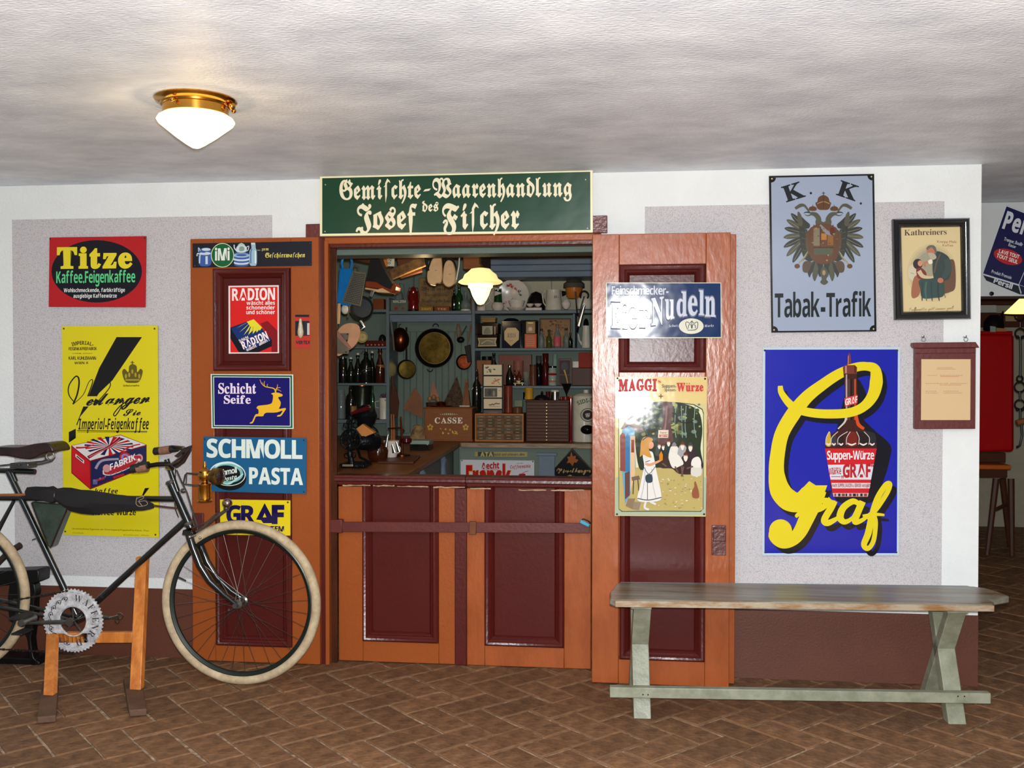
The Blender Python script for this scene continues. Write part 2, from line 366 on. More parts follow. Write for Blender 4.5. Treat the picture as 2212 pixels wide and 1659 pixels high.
# ---------------- panelled doors ----------------
MOULD = [(0, 0), (0, -.010), (.008, -.016), (.016, -.012), (.022, -.014), (.030, -.006), (.034, -.010), (.042, -.002), (.046, .012)]
def panel_door(name, x0, x1, z0, z1, Y, th, panels, om, open_top=False):
    """stiles and rails with sunk panels and mouldings; panels: (x0,x1,z0,z1)"""
    d = thing(name, '', '', ((x0+x1)/2, Y+th/2, z0)); del d['label']; del d['category']; d['kind'] = 'structure'
    px0 = min(p[0] for p in panels); px1 = max(p[1] for p in panels)
    obj('stile', MB().box(x0, px0, Y, Y+th, z0, z1), om, d, .003); obj('stile', MB().box(px1, x1, Y, Y+th, z0, z1), om, d, .003)
    zs = [z0]+[z for p in sorted(panels, key=lambda p: p[2]) for z in (p[2], p[3])]+[z1]
    for k in range(0, len(zs), 2):
        if zs[k+1]-zs[k] > .004: obj('rail', MB().box(px0+.0004, px1-.0004, Y+.0006, Y+th, zs[k], zs[k+1]), om, d, .002)
    for p in panels:
        obj('panel', MB().box(p[0], p[1], Y+.012, Y+th-.005, p[2], p[3]), MAROOND, d, smooth=False)
        qd = [Vector((p[0], Y, p[3])), Vector((p[1], Y, p[3])), Vector((p[1], Y, p[2])), Vector((p[0], Y, p[2]))]
        obj('moulding', MB().ring(qd, MOULD, open_top), MAROON, d)
    return d
X = lambda px, Y: at(px, 900, Y).x
Z = lambda py, Y, px=1106: at(px, py, Y).z
# half doors
YH = .03; dx = [X(730, YH), X(983, YH), X(1008, YH), X(1277, YH)]
d1 = panel_door('door_1', dx[0], dx[1], .004, Z(1052, YH, 850), YH, .045, [(X(783, YH), X(947, YH), Z(1386, YH, 860), Z(1052, YH, 850)+.008)], ORANGE, True)
d2 = panel_door('door_2', dx[2], dx[3], .004, Z(1056, YH, 1130), YH, .045, [(X(1047, YH), X(1219, YH), Z(1396, YH, 1130), Z(1056, YH, 1130)+.008)], ORANGER, True)
obj('cover_strip', MB().box(dx[1]-.001, dx[2]+.001, YH-.012, YH+.04, .004, Z(1054, YH, 990)), MAROON, d1, .004)
def sill(xa, xb, zt_, par, nm):
    m = MB(); prof = [(.05, 0), (-.045, 0), (-.05, -.010), (-.04, -.014), (-.042, -.026), (-.028, -.032), (-.026, -.044), (-.012, -.05), (.05, -.05)]
    m.prism([(xa, YH+y, zt_+z) for y, z in prof], (xb-xa, 0, 0)); return obj(nm, m, MAROON, par, smooth=False)
s1 = sill(X(723, 0), X(1008, YH)-.001, Z(1033, 0, 860)+.012, d1, 'sill_moulding'); s2 = sill(X(1009, YH), X(1278, 0), Z(1037, 0, 1140)+.012, d2, 'sill_moulding')
CHIP = M('bare_chipped_wood', (176, 142, 108), .7, var=.2, vs=60)
for px0, px1, par, zz in ((740, 800, d1, 1052), (806, 852, d1, 1053), (858, 925, d1, 1054.5), (936, 1004, d1, 1056), (1016, 1060, d2, 1059), (1120, 1180, d2, 1062), (1190, 1262, d2, 1063)):
    r = random.Random(px0); pts = []
    n = 9
    for k in range(n): pts.append((px0+(px1-px0)*k/(n-1), zz-3.4-r.uniform(.5, 2.4)))
    for k in range(n): pts.append((px1-(px1-px0)*k/(n-1), zz-3.4+r.uniform(.2, 2.0)))
    link_mesh('bare_wood_chip', [at(x, y, YH-.0285) for x, y in pts], [tuple(range(len(pts)))], CHIP, par, False)
# maroon locking bar with staple and blue padlock
yb = YH-.035
lb = thing('locking_bar', 'flat maroon iron bar laid across both half doors under the sill', 'bar', ((X(990, yb)), yb, Z(1150, yb)))
obj('bar', MB().hexa([at(715, 1127, yb), at(1274, 1130, yb), at(1274, 1152, yb), at(715, 1149, yb)], [p+Vector((0, .008, 0)) for p in [at(715, 1127, yb), at(1274, 1130, yb), at(1274, 1152, yb), at(715, 1149, yb)]]), M('bar_maroon', (92, 40, 37), .4, var=.08, bump=.1, spec=.3), lb, .002)
obj('hinge_block', MB().box(X(712, yb), X(739, yb), yb-.006, yb+.03, Z(1151, yb, 720), Z(1122, yb, 720)), M('bar_maroon'), lb, .004)
obj('staple', MB().box(X(1014, yb), X(1029, yb), yb-.012, yb-.0005, Z(1156, yb), Z(1127, yb)), M('rusty_brown', (110, 58, 22), .6, var=.2, vs=40, metal=.3), lb, .002)
pl = thing('padlock', 'small blue padlock on the right end of the maroon bar', 'padlock', at(1262, 1140, yb-.02))
obj('body', MB().hexa(*[[at(x, y, Y) for x, y in ((1254, 1122), (1275, 1132), (1271, 1139), (1252, 1130))] for Y in (yb-.03, yb-.012)]), M('blue_lock', (40, 150, 190), .35, var=.05), pl, .003)
obj('shackle', MB().tube([at(x, y, yb-.018) for x, y in ((1257, 1122), (1261, 1121), (1272, 1126), (1276, 1131))], .003), M('black_iron', (24, 24, 24), .4, metal=.5), pl)
# left shutter, flat against the wall
YL = -.055
panel_door('door_3', X(413, YL), X(689.5, YL), .006, Z(514, YL, 550), YL, .045, [(X(463, YL), X(627, YL), Z(801, YL, 545), Z(580, YL, 545)), (X(467, YL), X(629, YL), Z(1395, YL, 545), Z(866, YL, 545))], ORANGE)
# right shutter, two leaves folded together
YR = -.17
d4 = panel_door('door_4', X(1279, YR), X(1577, YR), .006, Z(504, YR, 1430), YR, .045, [(X(1337, YR), X(1522, YR), Z(804, YR, 1430), Z(571, YR, 1430)), (X(1339, YR), X(1524, YR), Z(1426, YR, 1430), Z(870, YR, 1430))], ORANGER)
obj('folded_leaf', MB().box(X(1281, YR), X(1589, -.12), YR+.048, YR+.09, .008, Z(505, YR, 1430)), ORANGER, d4, .003)
obj('folded_leaf', MB().box(X(1283, YR), X(1588, -.12), YR+.093, -.03, .008, Z(506, YR, 1430)), ORANGER, d4, .003)
lt = thing('door_latch', 'maroon iron latch plate on the right edge of the right shutter', 'latch', at(1552, 1200, YR))
obj('plate', MB().box(X(1538, YR), X(1569, YR), YR-.006, YR-.0005, Z(1199, YR, 1550), Z(1134, YR, 1550)), M('latch_maroon', (88, 34, 30), .35, bump=.3), lt, .002)
obj('keeper', MB().box(X(1541, YR), X(1568, YR), YR-.02, YR-.0065, Z(1168, YR, 1550), Z(1140, YR, 1550)), M('latch_maroon'), lt, .003)
lt = thing('door_latch', 'maroon latch on the left edge of the left shutter behind the front wheel', 'latch', at(425, 1150, YL))
obj('plate', MB().box(X(416, YL), X(440, YL), YL-.012, YL-.0005, Z(1150, YL, 425), Z(1108, YL, 425)), M('latch_maroon'), lt, .002)
# ---------------- enamel signs and pictures on the wall and shutters ----------------
SCREW = M('screw_head', (60, 58, 50), .35, metal=.8)
def sign(name, label, cat, quad, Y, th, col, rim=None, mat=ENAMEL, screws=None, group=None):
    c = at(sum(p[0] for p in quad)/4, max(p[1] for p in quad), Y)
    t = thing(name, label, cat, c, group)
    sheet('plate', quad, Y, th, col, mat, t, rim=rim)
    for x, y in screws or []: obj('screw', MB().lathe(at(x, y, Y), [(.0045, .0), (.0045, .0012), (.002, .003)], 10, (0, -1, 0)), SCREW, t)
    return t
def lean(t, deg, dy):
    t.rotation_euler.x = radians(deg); t.location.y += dy
def lerpq(q, u, v):
    (ax, ay), (bx, by), (cx, cy), (dx_, dy) = q
    return ((ax*(1-u)+bx*u)*(1-v)+(dx_*(1-u)+cx*u)*v, (ay*(1-u)+by*u)*(1-v)+(dy*(1-u)+cy*u)*v)
def inset(q, d):
    c = (sum(p[0] for p in q)/4, sum(p[1] for p in q)/4)
    return [(x+(d if x < c[0] else -d), y+(d if y < c[1] else -d)) for x, y in q]
# --- shop sign over the opening ---
q = [(691, 380), (1280, 366), (1280.5, 502), (691, 510)]; Y = -.06
t = sign('shop_sign', 'long dark green shop sign with cream blackletter above the opening', 'sign', q, Y, .03, (232, 226, 188), mat=GLOSSY)
D = Draw(Y); D.poly(inset(q, 5), (18, 62, 40)); D.build('green_field', GLOSSY, t)
D = Draw(Y, base=.0006); cr = (232, 224, 192)
D.text('Gemiſchte', 733, 430.5, 909, 427.5, 34, cr, 'frak', .016, .05, ys=1.12); D.poly([(914, 414), (918, 409), (931, 407), (927, 412)], cr)
D.text('Waarenhandlung', 934, 426.5, 1235, 423, 34, cr, 'frak', .016, .05, ys=1.12)
D.text('Josef', 768, 494, 901, 493, 44, cr, 'frak', .016, .05, ys=1.12); D.text('des', 912, 457, 947, 456, 19, cr, 'frak', .016, .06, ys=1.12)
D.text('Fiſcher', 955, 493.5, 1122, 492.5, 44, cr, 'frak', .016, .05, ys=1.12)
for x, y in ((703, 399), (702, 500), (1265, 388), (1269, 493)): D.ell(x, y, 1.3, 1.3, (200, 200, 190), n=8)
D.build('lettering', GLOSSY, t)
# --- Titze ---
q = [(107, 513), (316, 510), (314, 664), (105, 663)]; Y = -.018
t = sign('enamel_sign', 'red enamel sign with a black oval and big yellow lettering on the left wall', 'sign', q, Y, .004, (178, 24, 30), rim=(90, 20, 20), screws=((109, 516), (313, 514)))
D = Draw(Y, 0, 480, 3.457); D.ell(722, 367, 338, 233, (16, 14, 24), .0, 48); D.build('oval', ENAMEL, t)
D = Draw(Y, 0, 480, 3.457, base=.0005); ye = (226, 208, 40)
D.text('Titze', 425, 342, 990, 336, 150, ye, 'serif', .035, .045); D.text('Kaffee.Feigenkaffee', 420, 455, 1010, 448, 84, (92, 204, 130), 'sans', .0, .07)
D.text('Wohlschmeckende, farbkräftige', 476, 523, 933, 520, 28, (225, 228, 225), 'sans', .0, .1); D.text('ausgiebige Kaffeewürze', 548, 565, 872, 563, 28, (225, 228, 225), 'sans', 0, .1)
D.build('lettering', ENAMEL, t)
# --- Imperial ---
q = [(133, 704), (341, 703), (343.5, 1161), (137, 1155)]; Y = -.016
t = sign('enamel_sign', 'tall yellow enamel sign with a black exclamation mark behind the bicycle', 'sign', q, Y, .004, (214, 200, 22), rim=(120, 110, 30), screws=((138, 710), (334, 710), (141, 1148), (336, 1155)))
D = Draw(Y, 0, 480, 3.457); k = (22, 18, 16)
D.poly([(870, 858), (1060, 858), (840, 1180), (715, 1300), (660, 1300), (740, 1090)], k); D.poly([(622, 1376), (662, 1376), (600, 1450), (575, 1520), (570, 1510)], k); D.poly([(514, 1567), (566, 1542), (566, 1612), (514, 1646)], k)
D.build('exclamation_mark', ENAMEL, t)
D = Draw(Y, 0, 480, 3.457, base=.0006)
D.arc('IMPERIAL-', 617, 1180, 265, -17, 17, 27, k, 'sans'); D.text('FEIGENKAFFEEFABRIK', 513, 957, 722, 955, 22, k, 'sans', 0, .05); D.text('VORM. ADOLF', 540, 983, 690, 982, 6, k, 'plain', .01)
D.text('KARL KUHLEMANN', 512, 1027, 717, 1027, 24, k, 'sans', 0, .05); D.text('WIEN X', 555, 1060, 660, 1059, 17, k, 'sans')
D.line([(560, 1350), (515, 1290), (515, 1220), (560, 1155), (585, 1160), (590, 1210), (575, 1290), (545, 1360)], [7, 9, 12, 12], k)
D.line([(545, 1360), (620, 1290), (660, 1200), (685, 1175), (690, 1200), (655, 1300)], [5, 5, 9], k)
D.text('erlangen', 640, 1368, 1112, 1350, 95, k, 'script', .02, -.03, shear=.3)
D.line([(720, 1300), (780, 1210), (820, 1195), (815, 1240), (740, 1330), (720, 1360)], 7, k)
D.line([(925, 1330), (900, 1390), (862, 1445), (850, 1430), (900, 1370), (960, 1330)], 8, k)
D.text('Sie', 918, 1447, 1048, 1440, 52, k, 'script', .02, .0, shear=.2)
D.text('Imperial-Feigenkaffee', 585, 1548, 1112, 1546, 78, k, 'sansi', .0, .03)
D.line([(576, 1556), (1100, 1562)], [5, 5], k); D.line([(580, 1566), (1098, 1570)], [3, 3], k)
D.text('Schutzmarke', 920, 1227, 1040, 1226, 13, k, 'sans')
go = (96, 84, 24); g2 = (170, 150, 40)
D.blob([(935, 1190), (912, 1120), (930, 1095), (958, 1120), (965, 1075), (990, 1060), (1020, 1075), (1025, 1120), (1048, 1095), (1066, 1118), (1040, 1190), (988, 1200)], go)
for a in ((940, 1130), (965, 1120), (988, 1095), (1012, 1120), (1040, 1130)): D.ell(a[0], a[1]+20, 8, 18, g2, n=10)
D.rect(935, 1172, 1042, 1184, g2); D.rect(984, 1036, 992, 1064, go); D.rect(974, 1045, 1002, 1051, go)
D.build('lettering', ENAMEL, t)
D = Draw(Y, 0, 920, 5.183, base=.0006); rd = (178, 24, 34); nv = (30, 32, 76); wh = (212, 208, 206)
D.poly([(798, 220), (1350, 98), (1642, 210), (1642, 462), (1010, 712), (798, 528)], (120, 16, 26))
D.poly([(806, 222), (1350, 105), (1634, 212), (1010, 388)], wh)
for i in range(18):
    a = 2*pi*i/18; b = a+.19; D.poly([(1220, 225), (1220+230*cos(a)*1.2, 225+105*sin(a)), (1220+230*cos(b)*1.2, 225+105*sin(b))], nv if i % 2 else rd)
D.line([(985, 355), (1100, 290), (1220, 235), (1350, 135)], [36, 26, 40], (130, 22, 34)); D.line([(1000, 345), (1110, 292), (1230, 232), (1345, 150)], [8, 6, 8], (196, 130, 120))
D.line([(850, 245), (950, 240), (1050, 210)], [22, 10], rd); D.line([(1380, 270), (1480, 225), (1570, 205)], [16, 12], rd)
D.poly([(806, 234), (1004, 398), (1010, 700), (806, 520)], (190, 22, 32)); D.poly([(846, 312), (942, 388), (940, 424), (844, 345)], wh); D.line([(858, 338), (930, 398)], [12, 12], k)
D.poly([(1018, 402), (1634, 224), (1634, 452), (1018, 694)], nv)
D.line([(1070, 480), (1140, 390), (1330, 370)], [30, 22], (150, 144, 160)); D.ell(1400, 345, 62, 50, rd); D.ell(1400, 348, 44, 36, (120, 130, 175)); D.ell(1400, 350, 22, 18, rd)
D.line([(1150, 520), (1230, 510), (1400, 450), (1500, 380), (1590, 350)], [40, 96, 84, 100, 40], (210, 202, 200)); D.line([(1165, 520), (1230, 505), (1400, 448), (1500, 378), (1580, 352)], [30, 84, 72, 88, 30], (168, 34, 44))
D.ell(1195, 475, 44, 44, (196, 140, 140)); D.ell(1560, 360, 40, 46, (196, 140, 140)); D.ell(1555, 378, 14, 14, (235, 225, 215))
D.text('FABRIK', 1235, 500, 1520, 380, 66, (230, 224, 222), 'sans', 0, .06, up=(-6, -68))
for x, y in ((1110, 560), (1330, 520), (1540, 460)): D.line([(x-60, y+60), (x+60, y+22)], [26, 26], (168, 34, 44))
D.rect(1040, 600, 1090, 655, (90, 96, 140))
for x in range(1060, 1560, 60): D.ell(x, 640-(x-1060)*.36-30, 9, 12, (120, 110, 150), n=10)
D.build('box_picture', ENAMEL, t)
D = Draw(Y, 0, 920, 5.183, base=.0006)
D.text('Kaffee Würze', 1040, 1000, 1522, 1000, 62, k, 'sans', .0, .05); D.text('kaffee', 1060, 755, 1320, 757, 52, k, 'sansi', 0, .05); D.poly([(1622, 697), (1672, 694), (1600, 790), (1585, 790)], k)
D.text('Unverkäufliches Eigentum der Firma Imperial Feigenkaffee-Fabrik, Wien', 806, 1158, 1668, 1182, 17, (90, 84, 20), 'plain', .01, .08)
D.text('Karton-Emaille', 815, 1202, 935, 1206, 12, (90, 84, 20)); D.text('Emailwerk, Wien', 1385, 1226, 1668, 1232, 12, (90, 84, 20))
D.build('lettering', ENAMEL, t)
# --- IMI strip ---
q = [(416, 526), (673, 521), (673, 574), (416, 578)]; Y = YL-.008
t = sign('enamel_strip', 'black enamel strip with a green circle and blue crockery at the left shutter top', 'sign', q, Y, .004, (20, 20, 32), screws=((669, 525), (420, 574), (669, 570)))
D = Draw(Y, 400, 480, 5.184); wb = (196, 210, 216); bl = (58, 88, 156)
D.blob([(150, 330), (190, 290), (270, 290), (290, 340), (290, 470), (220, 495), (155, 470)], bl); D.ell(225, 350, 62, 18, wb); D.ell(235, 305, 50, 16, wb); D.line([(150, 330), (150, 285), (170, 320)], 8, wb); D.line([(165, 370), (160, 460)], 14, wb); D.line([(240, 380), (240, 470)], 26, wb); D.ell(205, 335, 26, 8, bl)
D.line([(132, 380), (140, 350), (180, 365)], 12, wb)
for i in range(7): D.ell(630, 475-i*20, 92-abs(3-i)*3, 22, wb if i % 2 else bl)
D.ell(630, 372, 92, 24, (150, 176, 206)); D.ell(630, 368, 60, 13, bl)
D.blob([(575, 330), (572, 290), (600, 258), (660, 258), (690, 290), (680, 330), (630, 342)], wb); D.blob([(590, 258), (630, 232), (668, 258)], (170, 190, 180)); D.line([(575, 320), (552, 290), (548, 252)], 12, wb); D.line([(688, 280), (712, 268), (705, 310), (685, 325)], 8, wb); D.blob([(605, 315), (612, 275), (655, 275), (662, 312), (630, 325)], (128, 150, 140))
D.blob([(740, 236), (782, 236), (790, 290), (802, 330), (800, 470), (765, 488), (722, 470), (720, 330), (742, 290)], (150, 182, 196)); D.rect(738, 230, 784, 250, wb); D.line([(748, 300), (735, 340), (735, 460)], 12, (60, 100, 150)); D.line([(785, 320), (788, 460)], 12, (225, 235, 235))
D.ell(418, 370, 130, 137, (206, 216, 170)); D.ell(418, 370, 122, 129, (14, 92, 48)); D.build('crockery_picture', ENAMEL, t)
D = Draw(Y, 400, 480, 5.184, base=.0012); ww = (222, 226, 220); yl = (212, 200, 96)
D.text('iMi', 334, 428, 498, 425, 128, ww, 'sans', .012, .07); D.text('... zum', 810, 316, 936, 316, 34, yl, 'frak', .0, .08); D.text('Geſchirrwaſchen', 893, 396, 1342, 392, 50, yl, 'frak', .01, .05, shear=.12)
D.build('lettering', ENAMEL, t)
# --- Radion ---
q = [(493.5, 617.5), (602, 616), (602.5, 763), (494, 764)]; Y = YL-.002
t = sign('enamel_sign', 'red enamel sign showing a blue soap packet in the upper panel of the left shutter', 'sign', q, Y, .004, (230, 218, 214))
D = Draw(Y, 400, 480, 5.184); rr = (208, 30, 26)
D.poly([(502, 728), (1034, 722), (1036, 1456), (506, 1458)], rr); D.poly([(842, 1136), (922, 1104), (1034, 1215), (1036, 1456), (968, 1456), (960, 1320)], (128, 16, 22))
D.poly([(506, 1180), (770, 1085), (972, 1318), (970, 1390), (820, 1456), (600, 1456), (506, 1300)], (14, 12, 26)); D.poly([(510, 1188), (770, 1085), (966, 1320), (680, 1452)], (18, 44, 104))
for a, b in (((570, 1190), (600, 1165)), ((605, 1235), (640, 1195)), ((655, 1265), (685, 1215)), ((705, 1262), (730, 1220)), ((756, 1252), (772, 1215)), ((800, 1235), (808, 1205)), ((836, 1215), (836, 1185))):
    D.poly([(768, 1086), a, (b[0]+24, b[1]-6)], (220, 208, 48))
D.poly([(768, 1086), (690, 1115), (730, 1170), (800, 1165), (850, 1180)], (222, 210, 48)); D.build('box_picture', ENAMEL, t)
D = Draw(Y, 400, 480, 5.184, base=.0012); wr = (240, 224, 222)
D.text('RADION', 524, 878, 1006, 868, 128, wr, 'sans', .01, .06)
for s_, x_, y_ in (('wäscht alles', 688, 926), ('schonender', 685, 978), ('und schöner', 684, 1030)): D.text(s_, x_, y_, 1005, y_-2, 42 if 'h' in s_ else 40, wr, 'sans', 0, .1)
D.text('RADION', 652, 1424, 934, 1296, 78, wr, 'sans', .02, .06, up=(-30, -74)); D.text('Schicht', 612, 1350, 715, 1300, 30, wr, 'sans', 0, .08, up=(-14, -32)); D.text('wäscht', 692, 1448, 804, 1396, 30, wr, 'sans', 0, .08, up=(-14, -32)); D.text('allein !', 832, 1384, 945, 1326, 30, wr, 'sans', 0, .08, up=(-14, -32))
D.build('lettering', ENAMEL, t)
# --- small card with a ceramic drop ---
q = [(637, 680), (669.5, 680), (670, 752), (638, 752)]; Y = YL-.004
t = sign('small_sign', 'small red and black card with a pale ceramic drop on the left shutter', 'sign', q, Y, .003, (178, 44, 34), mat=TINP)
D = Draw(Y, 400, 480, 5.184); D.rect(1232, 1036, 1388, 1062, (20, 16, 18)); D.rect(1232, 1106, 1390, 1272, (22, 22, 26)); D.rect(1366, 1130, 1392, 1262, (180, 180, 180)); D.rect(1340, 1112, 1366, 1268, (26, 32, 40))
D.text('VERTEX', 1240, 1366, 1400, 1364, 36, (20, 20, 20), 'sans', .02, .03); D.build('print', TINP, t)
obj('ceramic_drop', MB().lathe(at(400+1292/5.184, 480+1300/5.184, Y-.006), [(0, 0), (.006, .003), (.013, .016), (.0145, .03), (.010, .06), (.006, .085), (.005, .092), (.0, .095)], 14, (0, 0, 1)), M('ceramic_cream', (204, 190, 160), .4, var=.15, vs=60), t)
# --- Schicht ---
q = [(455, 808), (633, 809), (634, 926.5), (457, 925)]; Y = YL-.020
t = sign('enamel_sign', 'navy enamel sign with a leaping golden stag on the left shutter', 'sign', q, Y, .004, (222, 226, 218))
D = Draw(Y, 400, 780, 4.147); D.poly([(238, 123), (958, 128), (962, 600), (246, 593)], (30, 96, 66)); D.poly([(252, 138), (942, 143), (945, 586), (258, 580)], (222, 226, 218)); D.poly([(258, 144), (936, 149), (939, 580), (264, 574)], (20, 8, 96)); D.build('field', ENAMEL, t)
D = Draw(Y, 400, 780, 4.147, base=.0007); D.text('Schicht', 296, 290, 636, 290, 92, (226, 208, 226), 'serif', .012, .03); D.text('Seife', 346, 380, 588, 381, 74, (226, 208, 226), 'serif', .012, .03); D.build('lettering', ENAMEL, t)
D = Draw(Y, 400, 780, 4.147, base=.0007); au = (226, 176, 34)
D.poly(crom([(770, 292), (800, 282), (835, 284), (872, 300), (866, 316), (834, 324), (842, 345), (856, 370), (852, 400), (842, 428), (892, 420), (902, 430), (886, 455), (858, 492), (822, 496), (832, 484), (852, 478), (872, 444), (826, 458), (780, 462), (730, 462), (708, 474), (695, 494), (638, 496), (622, 524), (604, 556), (578, 558), (584, 550), (600, 540), (628, 480), (655, 472), (656, 436), (640, 422), (652, 402), (690, 396), (740, 390), (775, 376), (786, 336), (786, 304)], True, 3), au)
D.line([(808, 280), (806, 262), (790, 244), (750, 236), (712, 226), (684, 200), (670, 164)], [10, 8, 3], au); D.line([(712, 226), (706, 205), (712, 180)], [7, 3], au); D.line([(740, 234), (734, 218), (740, 205)], [6, 3], au); D.line([(694, 214), (690, 190)], [5, 2], au)
D.line([(812, 280), (812, 255), (824, 235), (828, 208)], [9, 7, 3], au); D.line([(818, 246), (840, 238), (856, 240)], [7, 2], au); D.line([(814, 258), (838, 258), (862, 274)], [6, 2], au)
D.build('stag_emblem', ENAMEL, t)
# --- Schmoll ---
q = [(439, 943), (662, 946), (661, 1067), (440, 1061)]; Y = YL-.022
t = sign('enamel_sign', 'blue enamel sign with big white lettering and a black polish tin', 'sign', q, Y, .005, (22, 88, 130), rim=(16, 50, 70), mat=GLOSSY, screws=((443, 948), (657, 951), (657, 1062)))
D = Draw(Y, 400, 780, 4.147); wp = (214, 226, 216)
D.ell(388, 1040, 160, 118, (10, 12, 12), .12, 36); D.ell(380, 1010, 162, 108, wp, .1, 36); D.ell(380, 1012, 154, 100, (14, 22, 24), .1, 36); D.ell(378, 1000, 142, 90, (120, 176, 176), .1, 36); D.ell(376, 1004, 118, 70, (14, 16, 18), .1, 36)
D.line([(270, 945), (330, 915), (420, 912), (500, 950)], [12, 20, 10], (206, 232, 228)); D.line([(300, 1075), (380, 1100), (440, 1070), (520, 1010)], [10, 18, 10], (170, 212, 208))
D.build('tin_picture', GLOSSY, t)
D = Draw(Y, 400, 780, 4.147, base=.0009)
D.text('SCHMOLL', 192, 860, 1050, 874, 156, wp, 'sans', .016, .03); D.text('PASTA', 572, 1098, 1056, 1107, 138, wp, 'sans', .018, .02)
D.text('Schmoll', 290, 1035, 464, 1000, 48, wp, 'sans', 0, .04, up=(-3, -50)); D.text('Pasta', 340, 1080, 462, 1052, 34, wp, 'sansi', 0, .04); D.build('lettering', GLOSSY, t)
# --- small yellow Graf ---
q = [(475, 1079), (627, 1081), (627, 1157), (476, 1155)]; Y = YL-.020
t = sign('enamel_sign', 'small yellow enamel sign with dark blue letters partly behind the front wheel', 'sign', q, Y, .004, (222, 200, 24), screws=((622, 1085),))
D = Draw(Y, 400, 780, 4.147); nb = (24, 16, 70)
D.text('GR', 368, 1452, 630, 1452, 150, nb, 'sans', .02, .0); D.text('F', 775, 1452, 888, 1452, 150, nb, 'sans', .04)
D.poly([(636, 1420), (712, 1272), (780, 1400), (796, 1452), (700, 1452), (680, 1425)], nb); D.poly([(695, 1400), (712, 1360), (728, 1400)], (222, 200, 24)); D.text('SYSTEM', 640, 1522, 886, 1526, 44, nb, 'sans', .02, .06)
D.build('lettering', ENAMEL, t)
# --- Eier-Nudeln ---
EIER = (('E', 245, 345, 1110, 262), ('i', 365, 412, 1115, 235), ('e', 425, 520, 1108, 290), ('r', 545, 628, 1105, 250), ('-', 628, 660, 1075, 300), ('N', 668, 800, 1085, 285), ('u', 812, 912, 1015, 300), ('d', 935, 1045, 985, 260), ('e', 1055, 1155, 975, 290), ('l', 1170, 1225, 975, 262), ('n', 1235, 1345, 990, 300))
q = [(1309, 610.5), (1557.5, 610.5), (1559, 730), (1310, 731)]; Y = YR-.035
NUD = PM('polished_enamel', .11, .1, 7, dist=.02, spec=.2); t = sign('enamel_sign', 'embossed dark blue enamel sign with raised white Eier-Nudeln lettering on the right shutter', 'sign', q, Y, .005, (196, 196, 168), mat=NUD)
D = Draw(Y, 1270, 480, 4.88); D.poly([(200, 644), (1396, 645), (1402, 1210), (206, 1216)], (28, 48, 88)); D.build('blue_field', NUD, t)
def emboss(D, name, t, depth, mat):
    """raise flat letters: closed solid letters standing proud of the plate"""
    from collections import Counter
    n = len(D.v); cnt = Counter(); 
    for f in D.f:
        for a, b in zip(f, f[1:]+f[:1]): cnt[(a, b)] += 1
    vs = D.v+[v+Vector((0, depth, 0)) for v in D.v]; fs = list(D.f); cs = list(D.c)
    for (a, b) in list(cnt):
        if (b, a) not in cnt: fs.append([b, a, a+n, b+n]); cs.append(D.c[0])
    return link_mesh(name, vs, fs, mat, t, False, 0, cs)
D = Draw(Y, 1270, 480, 4.88, base=.0008); D.text('Feinschmecker-', 246, 769, 854, 769, 94, (96, 100, 116), 'sans', .02, .03); D.build('outline_lettering', MATT, t)
D = Draw(Y-.006, 1270, 480, 4.88); em = (186, 192, 206); gr = (110, 120, 128)
D.text('Feinschmecker-', 250, 765, 850, 765, 88, (168, 176, 190), 'sans', .0, .03); emboss(D, 'small_lettering', t, .006, NUD)
D = Draw(Y, 1270, 480, 4.88, base=.0008)
for ch, x0, x1, yb, h in EIER: D.text(ch, x0-7, yb+7, x1+7, yb+(-13 if ch == 'N' else 11), h+14, (96, 100, 116), 'serif', .03)
D.build('outline_lettering', MATT, t)
D = Draw(Y-.009, 1270, 480, 4.88)
for ch, x0, x1, yb, h in EIER:
    D.text(ch, x0, yb, x1, yb+(-20 if ch == 'N' else 4), h, em, 'serif', .01)
emboss(D, 'raised_lettering', t, .009, NUD)
D = Draw(Y-.004, 1270, 480, 4.88); D.ell(1090, 1095, 130, 82, (206, 204, 186), 0, 36); emboss(D, 'oval', t, .004, NUD)
D = Draw(Y-.0045, 1270, 480, 4.88); dk = (60, 64, 66)
for pts in ([(1050, 1130), (1030, 1070), (1045, 1050), (1075, 1065), (1095, 1040), (1118, 1065), (1150, 1050), (1160, 1075), (1140, 1130), (1050, 1138)], [(1060, 1120), (1062, 1085), (1085, 1080), (1092, 1118)], [(1100, 1118), (1105, 1080), (1130, 1085), (1132, 1118)]): D.line(pts, 7, dk)
D.line([(1095, 1040), (1095, 1120)], [6, 6], dk); D.text('Schutz', 850, 1105, 955, 1100, 26, (190, 196, 205), 'serifi'); D.text('Marke', 1228, 1105, 1328, 1100, 26, (190, 196, 205), 'serifi'); D.build('crown_emblem', NUD, t); lean(t, 2.6, 0.004)
# --- Maggi picture ---
q = [(1329, 813.7), (1527.5, 813.7), (1523.5, 1114), (1328.5, 1112.5)]; Y = YR-.022
TINM = PM('lithographed_tin', .1, .1, 12, spec=.16); t = sign('picture_sign', 'cream tin picture sign with a girl in white before forest folk on the right shutter', 'sign', q, Y, .004, (208, 186, 124), rim=(110, 110, 80), mat=TINM, screws=((1334, 817), (1523, 818), (1333, 1109), (1520, 1109)))
D = Draw(Y, 1270, 780, 4.366); rn = random.Random(5)
D.poly([(262, 1080), (1115, 1080), (1106, 1450), (258, 1446)], (160, 170, 146)); D.poly([(262, 400), (1118, 400), (1112, 1090), (262, 1090)], (196, 184, 132))
arch = [(290, 1390), (286, 470), (310, 430), (400, 412), (560, 390), (690, 380), (860, 388), (1000, 405), (1080, 450), (1092, 490), (1086, 1390), (1060, 1415), (700, 1412), (320, 1415)]
